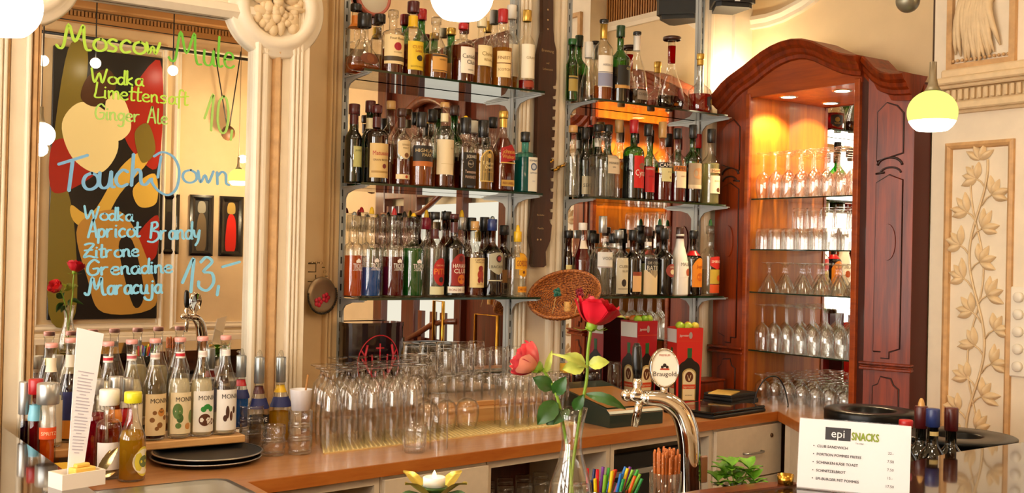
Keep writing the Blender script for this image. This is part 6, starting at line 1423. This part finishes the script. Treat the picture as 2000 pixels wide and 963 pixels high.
# ---- menu stand at the left end of the bar
p = onz(150, 948, ZB); ox, oy = float(p[0]), float(p[1])
t = thing('menu_stand', 'tall narrow white drinks card standing in a small white box', 'menu', (ox,oy,ZB), .25)
m = MB(); w_, d_, h_ = .048, .030, .032
m.box((-w_,-d_,0),(w_,d_,.004)); m.box((-w_,-d_,.004),(w_,-d_+.004,h_)); m.box((-w_,d_-.004,.004),(w_,d_,h_)); m.box((-w_,-d_+.004,.004),(-w_+.004,d_-.004,h_)); m.box((w_-.004,-d_+.004,.004),(w_,d_-.004,h_)); m.build('box', pbr('box_white','#efe6dc',.4), t)
def mp(px, py, dy=0.0): 
    q = on_t(px, py, (ox,oy+dy,1.2)); v = Vector(rel(q,(ox,oy,ZB))); return tuple(Matrix.Rotation(-.25,3,'Z')@v)
a0, a1, b0_, b1_ = mp(151,640), mp(203,652,.035), mp(131,938), mp(160,938,.02)
m = MB(); vs = [b0_, b1_, a1, a0]; vs2 = [(x+.002,y+.006,z) for x,y,z in vs]; m.add(vs+vs2, [(0,1,2,3),(7,6,5,4),(0,4,5,1),(1,5,6,2),(2,6,7,3),(3,7,4,0)]); m.build('card', M_WHITE, t)
m = MB(); Vb0, Vb1, Va0, Va1 = Vector(b0_), Vector(b1_), Vector(a0), Vector(a1); nrm = (Vb1-Vb0).cross(Va0-Vb0).normalized()*.0012
for k in range(26):
    v = .18+.56*k/26; l = (.16, .84-.12*((k*7) % 5)/5) if k % 6 else (.3,.6)
    L0 = Vb0.lerp(Va0,v); R0_ = Vb1.lerp(Va1,v); dz = (Va0-Vb0)*.006; q0 = L0.lerp(R0_,l[0])+nrm; q1 = L0.lerp(R0_,l[1])+nrm; m.add([q0,q1,q1+dz,q0+dz],[(0,1,2,3)])
m.build('printed_lines', ink('#b8b0bc'), t)
t = thing('paper_slip', 'yellow and white folded slip lying in the white menu box', 'paper', (ox+.012,oy,ZB+.0045), .3); m = MB(); m.box((-.026,-.014,0),(.022,.014,.034),bev=.002); m.box((-.02,-.008,.034),(.012,.006,.042),bev=.002); m.build('slip', pbr('slip_yellow','#e8c05a',.5), t)
# golden leaves (ice scoop / tongs) right of the stand
p = on_t(205, 935, (.72,2.62,1.1)); t = thing('bar_tongs', 'golden leaf-shaped bar tongs beside the white menu box', 'tongs', (float(p[0]),float(p[1]),ZB-.03)); o3 = (float(p[0]),float(p[1]),ZB-.03)
m = MB()
for (q0, q1, w) in (((192,925),(232,872),.012),((196,926),(216,878),.010),((200,928),(226,922),.008)): rleaf(m, rel(on_t(*q0,(.72,2.62,1.1)),o3), rel(on_t(*q1,(.72,2.62,1.1)),o3), w, .1, up=(-.4,-.9,.2))
m.build('blades', pbr('pale_brass','#c9a86a',.25,.8), t)
p = onz(110, 905, ZT); t = thing('lemon_bowl', 'yellow citrus press bowl half hidden behind the menu stand', 'bowl', (.70,2.95,ZT))
m = MB(); m.lathe([(0,0),(.03,0),(.05,.02),(.062,.06),(.060,.062),(.048,.024),(.0,.008)],32,caps=False); m.build('bowl', pbr('bowl_yellow','#e3b52a',.35,coat=.4), t)
# ================================================================== ON THE WORKTOP AND THE WALLS
# black round serving trays
p = onz(388, 893, ZT); x, y = float(p[0]), float(p[1])-.065
for k, (lab, dz) in enumerate((('lower black round serving tray under the other by the syrups',0.0),('upper black round serving tray with silver rim by the syrups',.014))):
    t = thing('serving_tray', lab, 'tray', (x+.004*k,y,ZT+.0005+dz), group='round serving trays')
    m = MB(); m.lathe([(0,0),(.135,0),(.150,.012),(.158,.013),(.158,.016),(.149,.015),(.134,.004),(0,.004)],48,caps=False); m.build('plate', M_BLACKM, t)
    m = MB(); m.lathe([(.1575,.0125),(.1605,.0145),(.1575,.0168),(.155,.0165)],48,caps=False); m.build('rim', M_STEEL, t)
# red-black ice bucket with antler emblem
t = thing('ice_bucket', 'black and red ice bucket with red antler emblem behind glasses', 'bucket', (1.945,3.632,ZSTEP+.0005), -.0)
m = MB(); pl = [(-.112,.07),(-.118,-.02)]+[( .118*math.sin(a), -.02-.06*math.cos(a)) for a in np.linspace(-PI/2+.3,PI/2-.3,13)]+[(.118,-.02),(.112,.07)]
pl = [(a,b*.72) for a,b in pl]; m.prism(pl, 0, .276, smooth=False)
m.prism([(a*1.02,b*1.02) for a,b in pl], .276, .290, smooth=False); f = m.build('body', glass('smoked_red_plastic',(.10,.008,.012),.5) if False else pbr('smoked_red_plastic','#16050a',.12,coat=.6), t)
m = MB(); M_EMB = pbr('emblem_red','#b00f24',.35)  # emblem lines in plain red, no emission
yb_ = lambda x: .72*(-.02-.06*math.sqrt(max(0,1-(x/.123)**2)))-.0012
def em(pts, r): m.tube([(x, yb_(x), z) for x,z in pts], r, 6)
em([( .085*math.cos(a), .20-.06+.105*math.sin(a)) for a in np.linspace(0,2*PI,40)], .0022)
def em2(pts, r): em([(x, z-.06) for x, z in pts], r)
for s in (-1,1):
    em2([(s*.008,.13),(s*.03,.155),(s*.052,.19),(s*.058,.23),(s*.05,.27)], .0045); em2([(s*.035,.165),(s*.03,.20),(s*.032,.235)], .0032); em2([(s*.05,.19),(s*.07,.22)], .003); em2([(s*.02,.145),(s*.016,.175)], .003); em2([(s*.056,.225),(s*.072,.25)], .003)
em2([(-.016,.135),(0,.10),(.016,.135),(0,.125),(-.016,.135)], .006); em2([(0,.215),(0,.275)], .003); em2([(-.016,.258),(.016,.258)], .003); em2([(-.028,.185),(.028,.185)], .0012)
m.build('antler_emblem', M_EMB, t)
m = MB(); m.tube([(-.112,-.022,.03),(-.112,-.022,.26)], .0022, 6); m.build('edge_stripe', M_EMB, t)
# till
t = thing('cash_till', 'low dark green and brown till keypad with sloping top on worktop', 'till', (2.63,3.075,ZT+.0005), .0)
m = MB(); m.prism([(0,0),(.40,0),(.40,.115),(.36,.125),(.02,.065),(0,.05)], 0, .262, axis='x'); m.build('body', pbr('till_green','#20302a',.35,coat=.2), t)
m = MB()
P_ = lambda x, u: (x, .03+.32*u, .0695+.053*u)
m.add([P_(.012,0),P_(.25,0),P_(.25,1),P_(.012,1)],[(0,1,2,3)]); m.add([(.0,-.0006,.046),(.262,-.0006,.046),(.262,.018,.0655),(.0,.018,.0655)],[(0,1,2,3)],0); m.build('keypad', pbr('till_brown','#9a6a34',.4,coat=.3), t)
# small jars, glass and red book behind the till
def jar(px, py, Y, z, r, h, body, lid, label):
    X = float(ony(px, py, Y)[0]); t = thing('jar', label, 'jar', (X,Y,z), group='small jars behind the till')
    m = MB(); m.lathe([(0,0),(r,0),(r,h*.7),(r*.9,h*.8),(0,h*.8)],24,caps=False); m.build('body', pbr('jar_'+body,body,.2,coat=.4), t); m = MB(); m.lathe([(r*.92,h*.8),(r*.95,h*.82),(r*.95,h),(0,h)],24,caps=False); m.build('lid', pbr('lid_'+lid,lid,.35), t)
jar(1103,740,3.56,ZT+.0005,.024,.185,'#3a1c10','#c99a2a','dark jar with yellow lid left of the tall rose stem'); jar(1128,740,3.56,ZT+.0005,.024,.19,'#2a1410','#d8a830','dark jar with yellow lid right of its twin by the rose'); jar(1156,735,3.53,ZT+.0005,.036,.19,'#1e0d0a','#3a1a12','wide dark jar with dark lid behind the red rose stem')
put_glass('longdrink', float(ony(1200,740,3.60)[0]), 3.60, ZT+.0005, 'single tall glass behind the till left of the red boxes', None, 'long_drink_glass')
t = thing('book', 'dark red notebook lying behind the till under the red boxes', 'book', (3.06,3.44,ZT+.0005), .35); m = MB(); m.box((-.13,-.09,0),(.13,.09,.022),bev=.003); m.build('cover', pbr('book_red','#7a1420',.4), t); m = MB(); m.box((-.125,-.0915,.004),(.128,.086,.018)); m.build('pages', M_WHITE, t)
# gift boxes with printed bottle
def gift(x, y, w, d, h, rz, label, red):
    t = thing('gift_box', label, 'box', (x,y,ZT+.0005), rz, group='red bottle gift boxes')
    m = MB(); k = .90
    lo = [(-w*k,-d*k),(w*k,-d*k),(w*k,d*k),(-w*k,d*k)]; hi = [(-w,-d),(w,-d),(w,d),(-w,d)]
    vs = [(a,b,0) for a,b in lo]+[(a,b,h) for a,b in hi]+[(a*.96,b*.96,h) for a,b in hi]+[(a*.94,b*.94,h-.014) for a,b in hi]
    fs = [(0,3,2,1)]+[(i,(i+1)%4,4+(i+1)%4,4+i) for i in range(4)]+[(4+i,4+(i+1)%4,8+(i+1)%4,8+i) for i in range(4)]+[(8+i,8+(i+1)%4,12+(i+1)%4,12+i) for i in range(4)]+[(12,13,14,15)]
    m.add(vs, fs); m.build('carton', pbr('carton_'+red,red,.4,coat=.2), t)
    for side in range(2):
        if side == 0: P = lambda u, v, o: (u*w*(k+(1-k)*v), -d*(k+(1-k)*v)-o, v*h)
        else: P = lambda u, v, o: (-w*(k+(1-k)*v)-o, -u*d*(k+(1-k)*v), v*h)
        m = MB()
        def poly(pts, o, mi): m.add([P(u,v,o) for u,v in pts], [tuple(range(len(pts)))], mi)
        sh = [(-.86,.02),(.86,.02),(.86,.46)]+[(.86*math.cos(a), .46+.11*math.sin(a)) for a in np.linspace(.15,1.1,5)]+[(.17,.60),(.17,.72),(-.17,.72),(-.17,.60)]+[(-.86*math.cos(a), .46+.11*math.sin(a)) for a in np.linspace(1.1,.15,5)]+[(-.86,.46)]
        poly(sh, .0008, 0); poly([(-.17,.60),(.17,.60),(.19,.73),(-.19,.73)], .0012, 1)
        poly([(-.56,.03),(.56,.03),(.56,.38)]+[(.56*math.cos(a), .38+.08*math.sin(a)) for a in np.linspace(.2,PI-.2,9)]+[(-.56,.38)], .0014, 2); poly([(-.48,.04),(.48,.04),(.48,.37)]+[(.48*math.cos(a), .37+.07*math.sin(a)) for a in np.linspace(.2,PI-.2,9)]+[(-.48,.37)], .0018, 3)
        poly([(.33*math.cos(a), .345+.07*math.sin(a)) for a in np.linspace(0,2*PI,24,endpoint=False)], .0022, 4); poly([(-.56,.185),(.56,.185),(.56,.245),(-.56,.245)], .0022, 5)
        for s in (-1,1): poly([(s*.03,.30),(s*.10,.33),(s*.16,.37),(s*.12,.375),(s*.06,.34)], .0026, 3)
        poly([(-.05,.295),(.05,.295),(.04,.325),(-.04,.325)], .0026, 3)
        vv, ff, wt = text_geo('Jägermeister'); hh = .03; sx = min(hh*h/w, .95/wt); m.add([P(x_*sx, .215+(y_-.5)*hh, .0026) for x_,y_ in vv], ff, 3)
        vv, ff, wt = text_geo('KRÄUTERLIKÖR'); m.add([P(x_*.6/wt, .10+(y_-.5)*.012, .0024) for x_,y_ in vv], ff, 0)
        if side == 1: poly([(-.95,.80),(.95,.80),(.95,.98),(-.95,.98)], .0008, 6)
        else:
            vv, ff, wt = text_geo('Jägermeister'); m.add([P(-.45+x_*.7/wt, .90+(y_-.5)*.03, .0008) for x_,y_ in vv], ff, 6); poly([(.05+.14*math.cos(a), .90+.045*math.sin(a)) for a in np.linspace(0,2*PI,20,endpoint=False)], .0010, 7); poly([(-1,.822),(1,.822),(1,.828),(-1,.828)], .0008, 5)
        m.build('printed_panel', [pbr('print_bottle_dark','#120f0c',.4), pbr('print_green','#1f5a2c',.4), pbr('print_gold','#b59a5a',.4), pbr('print_cream','#e2d2a4',.4), pbr('print_brown','#5a2a14',.4), pbr('print_orange','#c8401c',.4), pbr('print_silver','#d8d4cc',.4), pbr('print_grey','#9a8a84',.4)], t)
    return t
gx1, gy1 = 3.415, 3.50; gx2, gy2 = 3.235, 3.60
B1 = gift(gx1, gy1, .062, .052, .325, -.34, 'right red bottle carton, nearer the cabinet, with limes on top', '#c8201a'); B2 = gift(gx2, gy2, .058, .056, .352, 0.0, 'left red bottle carton with silver flap and fruit on top', '#9c1620')
rnd = random.Random(4)
def lime(x, y, z, r, col, label, name='lime'):
    t = thing(name, label, 'fruit', (x,y,z), rnd.random()*6, group='fruit in the red cartons')
    m = MB(); m.lathe([(0,-r*1.12)]+[(r*math.cos(a)*(1-.05*abs(math.sin(a))), r*1.05*math.sin(a)) for a in np.linspace(-1.35,1.35,10)]+[(.12*r,r*1.1),(0,r*1.16)],18,M=Matrix.Rotation(PI/2,4,'X')); m.build('peel', pbr('peel_'+col,col,.35,noise=.15,nscale=60,bump=.2,bscale=500), t)
M1 = Matrix.Rotation(-.34,2)
for i, (a, b, c, n_, l) in enumerate(((-.034,-.022,'#9ab62c','lime','yellow-green lime at the left front of right carton'),(.002,-.026,'#a8bc34','lime','yellow-green lime at the middle front of right carton'),(.037,-.020,'#c8b43a','lime','yellowish lime at the right front of right carton'),(-.018,.018,'#8aa024','lime','green lime at the back left of right carton'),(.022,.020,'#c87a2a','orange','small orange fruit at the back of right carton'))):
    v = M1@Vector((a,b)); lime(gx1+v.x, gy1+v.y, ZT+.325+.006, .0185, c, l, n_)
for i, (a, b, c, n_, l) in enumerate(((-.030,-.024,'#8fae2c','lime','green lime at the front left of left carton'),(.004,-.028,'#7aa028','lime','green lime at the front middle of left carton'),(.036,-.022,'#a4b83a','lime','green lime at the front right of left carton'),(-.02,.016,'#c8702a','orange','small orange fruit at the back left of left carton'),(.020,.018,'#b8602a','orange','small orange fruit at the back right of left carton'))):
    lime(gx2+a, gy2+b, ZT+.352+.006, .0185, c, l, n_)
# laptop with papers, envelope and cable
t = thing('laptop', 'closed black laptop lying at the worktop corner', 'laptop', (3.30,3.20,ZT+.0005), .16)
m = MB(); m.box((-.185,-.125,0),(.185,.125,.014),bev=.004); b0 = m.build('base', M_BLACKM, t); m = MB(); m.box((-.185,-.122,.0145),(.185,.125,.026),bev=.004); m.build('lid', M_BLACK, t); m = MB(); m.box((-.012,-.01,.0262),(.012,.01,.0268)); m.build('lid_badge', M_STEEL, t)
t = thing('envelope', 'yellow envelope lying on the black folders behind the laptop', 'envelope', (3.52,3.36,ZT+.048), .5); m = MB(); m.box((-.075,-.05,0),(.075,.05,.004)); m.build('paper', pbr('envelope_yellow','#e0b860',.5), t)
t = thing('folder', 'black folder pile behind the laptop by the cabinet', 'folder', (3.575,3.375,ZT+.0005), .2); m = MB(); m.box((-.11,-.075,0),(.11,.075,.018),bev=.003); m.box((-.10,-.07,.018),(.105,.075,.034),bev=.003); m.box((-.105,-.072,.034),(.10,.07,.0475),bev=.003); m.build('covers', M_BLACKM, t)
t = thing('wooden_tray', 'small brown wooden tray standing behind the black folders', 'tray', (3.60,3.56,ZT+.0005), .1); m = MB(); m.box((-.08,-.05,0),(.08,.05,.075),bev=.004); m.box((-.084,-.054,.075),(.084,.054,.085),bev=.003); m.build('body', M_WOODR, t)
t = thing('cable', 'black cable looped upright behind the laptop', 'cable', (3.64,3.215,ZT+.006)); m = MB(); m.tube(catmull([Vector(q) for q in ((-.06,.03,0),(-.05,.02,.06),(-.02,.0,.115),(.03,-.02,.12),(.06,-.035,.07),(.065,-.05,.01),(.03,-.08,.0))],6), .003, 8); m.build('cord', M_BLACKM, t)
# dark carved club between the racks
t = thing('carved_club', 'long dark carved wooden club with notched edge hanging between the racks', 'decoration', (2.735,3.675,1.50))
def W2(px, py): p = ony(px, py, 3.675); return float(p[0])-2.735, float(p[2])-1.50
out_ = [(1057,-14),(1062,-20),(1073,-20),(1077,-10),(1077,60),(1079,82),(1083,100),(1083,150)]
for k in range(14):
    y = 155+k*20; x = 1083-(k*.55); out_ += [(x,y),(x-1.5,y+13),(x-7,y+14),(x-6,y+19)]
out_ += [(1074,440),(1071,470),(1062,492),(1063,518),(1058,522),(1040,522),(1036,516),(1038,490),(1033,462),(1037,430),(1044,330),(1047,200),(1049,105),(1053,85),(1057,62)]
m = MB(); m.prism([W2(*q) for q in out_][::-1], -.014, .012, axis='y'); m.build('body', wood('club_wood','#23100a','#4a2212',.3,.4), t)
m = MB()
for s, px, py, h, wm in (('Brennung',1066,100,.012,.062),('auf',1066,124,.009,.03),('Lebenszeit',1066,136,.009,.06),('Familie',1052,446,.008,.05),('Bierkeller',1052,420,.007,.05)):
    c = W2(px, py); flat_text(m, s, c[0], c[1], h, 0, wm, lambda a, b: (a,-.0150,b))
for px, py in ((1066,20),(1066,40),(1066,58),(1046,468),(1052,468)): c = W2(px,py); m.add([(c[0]+.004*math.cos(a),-.0150,c[1]+.004*math.sin(a)) for a in np.linspace(0,2*PI,10,endpoint=False)],[tuple(range(10))])
m.build('carved_marks', ink('#b89a6a'), t)
t = thing('wall_hook', 'small brass hook pair on the wall strip beside the club', 'hook', (2.81,3.70,1.90)); m = MB()
for z, x in ((.03,-.04),(.0,-.01),(.02,.03)): m.tube([(x,0,z),(x,-.03,z+.004),(x+.012,-.038,z+.008),(x+.022,-.03,z+.012)], .006, 8); m.ellipsoid((x+.022,-.03,z+.014),(.009,.009,.009),8)
m.build('hooks', M_BRASS, t)
# wicker basket
t = thing('wicker_basket', 'shallow oval wicker basket hung on the wall strip between the racks', 'basket', (2.765,3.535,1.390), -.5); BASKET = t
M_WICK, nt_, ot_ = newmat('wicker'); bs = nt_.nodes.new('ShaderNodeBsdfPrincipled'); nt_.links.new(bs.outputs[0], ot_.inputs[0]); bs.inputs['Roughness'].default_value = .55
tc_ = nt_.nodes.new('ShaderNodeTexCoord'); wv = nt_.nodes.new('ShaderNodeTexNoise'); wv.inputs['Scale'].default_value = 150; nt_.links.new(tc_.outputs['Object'], wv.inputs['Vector']); rp_ = nt_.nodes.new('ShaderNodeValToRGB'); nt_.links.new(wv.outputs[0], rp_.inputs[0]); rp_.color_ramp.elements[0].color = (*hexc('#6a2c0c'),1); rp_.color_ramp.elements[1].color = (*hexc('#c87a34'),1); rp_.color_ramp.elements[0].position = .35; rp_.color_ramp.elements[1].position = .65; nt_.links.new(rp_.outputs[0], bs.inputs['Base Color'])
m = MB(); BMx = Matrix.Rotation(-.30,4,'Y')@Matrix.Rotation(.95,4,'X'); 
BA, BB, BD = .145, .105, .075
for k in range(22):   # woven rounds
    a = k/21*PI/2; z = -BD*math.cos(a); s = math.sin(a)*.97+.03; pts = []
    for j in range(57):
        q = 2*PI*j/56; wgl = 1+.022*math.cos(q*28+(k % 2)*PI); pts.append(tuple(BMx@Vector((BA*s*wgl*math.cos(q), BB*s*wgl*math.sin(q), z))))
    m.tube(pts, .0042, 5, caps=False)
m.build('weave', M_WICK, t)
m = MB(); pts = [tuple(BMx@Vector((BA*1.02*math.cos(q), BB*1.02*math.sin(q), .002))) for q in np.linspace(0,2*PI,61)]; m.tube(pts, .0075, 8, caps=False); m.build('rim', M_WICK, t)
def flower(px, py, Y, r, c, label):
    p = ony(px, py, Y); bo = BASKET.location; M_ = Matrix.Translation(Vector(p)-bo); m = MB()
    for k in range(9): a = 2*PI*k/9; q = .62 if k % 2 else .85; m.ellipsoid((r*q*math.cos(a)*.7,-.004*(k % 3),r*q*math.sin(a)*.7),(r*.42,r*.2,r*.42),10)
    m.ellipsoid((0,-.006,0),(r*.4,r*.25,r*.4),10); f = m.build('fabric_flower', pbr('fabric_'+c,c,.4,noise=.4,nscale=70), BASKET, loc=Matrix.Rotation(.5,3,'Z')@(Vector(p)-bo), rotz=.5); f['label'] = label
    m = MB(); m.tube([(0,.004,-r*.5),(-.006,.004,-.05),(-.016,.004,-.085)], .0016, 5); m.build('stalk', pbr('dry_stalk','#c9a468',.6), f)
flower(1087,571,3.455,.020,'#1f6a5a','blue-green fabric flower on the front of wicker basket'); flower(1131,572,3.42,.022,'#8a1028','dark red fabric flower on the right of wicker basket')
p = ony(1108,599,3.44); m = MB(); m.lathe([(0,-.019),(.0125,-.019),(.013,-.016),(.013,.016),(.0125,.019),(0,.019)],18); f = m.build('wine_cork', pbr('cork_tan','#d8a45a',.7,noise=.3,nscale=120), BASKET, loc=Matrix.Rotation(.5,3,'Z')@(Vector(p)-BASKET.location)); f['label'] = 'pale wine cork'
# round pewter plate hung on a chain left of the rack
p = ony(628,577,3.665); t = thing('wall_plate', 'round pewter wall plate with pink flowers and beaded edge on a chain', 'plate', p)
RM = Matrix.Rotation(.25,4,'Z')@Matrix.Rotation(PI/2,4,'X')
m = MB(); m.lathe([(0,.008),(.045,.007),(.055,.010),(.066,.004),(.068,.0),(.066,-.002),(.0,-.0)],44,M=RM,caps=False); m.build('disc', pbr('pewter','#a08a6c',.35,.5), t)
m = MB()
for k in range(34):
    a = PI+ (PI*1.15)*(k/33)-.1; v = RM@Vector((.066*math.cos(a),.066*math.sin(a),.006)); m.ellipsoid(tuple(v),(.0042,.0042,.0042),8)
m.build('beaded_edge', pbr('bead_dark','#3a322a',.4,.5), t)
m = MB()
for cx, cz in ((-.022,-.024),(.012,-.008)):
    for k in range(5): a = 2*PI*k/5; v = RM@Vector((cx+.011*math.cos(a),cz+.011*math.sin(a),.010)); m.ellipsoid(tuple(v),(.0085,.003,.0085),8)
m.build('flower_motif', pbr('motif_pink','#c8203e',.4), t)
m = MB()
for k in range(9): m.lathe([(.0055,-.0014),(.0055,.0014)],10,M=Matrix.Translation((-.05+.0085*k if k < 6 else -.003+.006*(k-5), -.004, .118 if k < 6 else .118-.016*(k-5)))@Matrix.Rotation((k % 2)*PI/2,4,'X'),caps=False)
m.tube([(-.055,0,.085),(-.025,0,.085),(-.025,0,.115),(-.055,0,.115)], .0022, 6); m.tube([(-.055,0,.05),(-.025,0,.05),(-.025,0,.075)], .0022, 6); m.build('chain', pbr('chain_dark','#5a4a34',.4,.7), t)
# jar with a gold lid in the open cabinet
s = edge_s(612,958)[0]; o = P0+EN*.14+ED*s; t = thing('jar', 'jar with gilded lid inside the open cabinet below worktop', 'jar', (o.x,o.y,.02+.4685)); m = MB(); m.lathe([(0,0),(.045,0),(.048,.18),(0,.18)],28,caps=False); m.build('body', glass('jar_glass',(.9,.85,.7),.5), t); m = MB(); m.lathe([(.05,.18),(.052,.185),(.05,.262),(.046,.27),(0,.272)],28,caps=False); m.build('lid', M_GOLD, t)
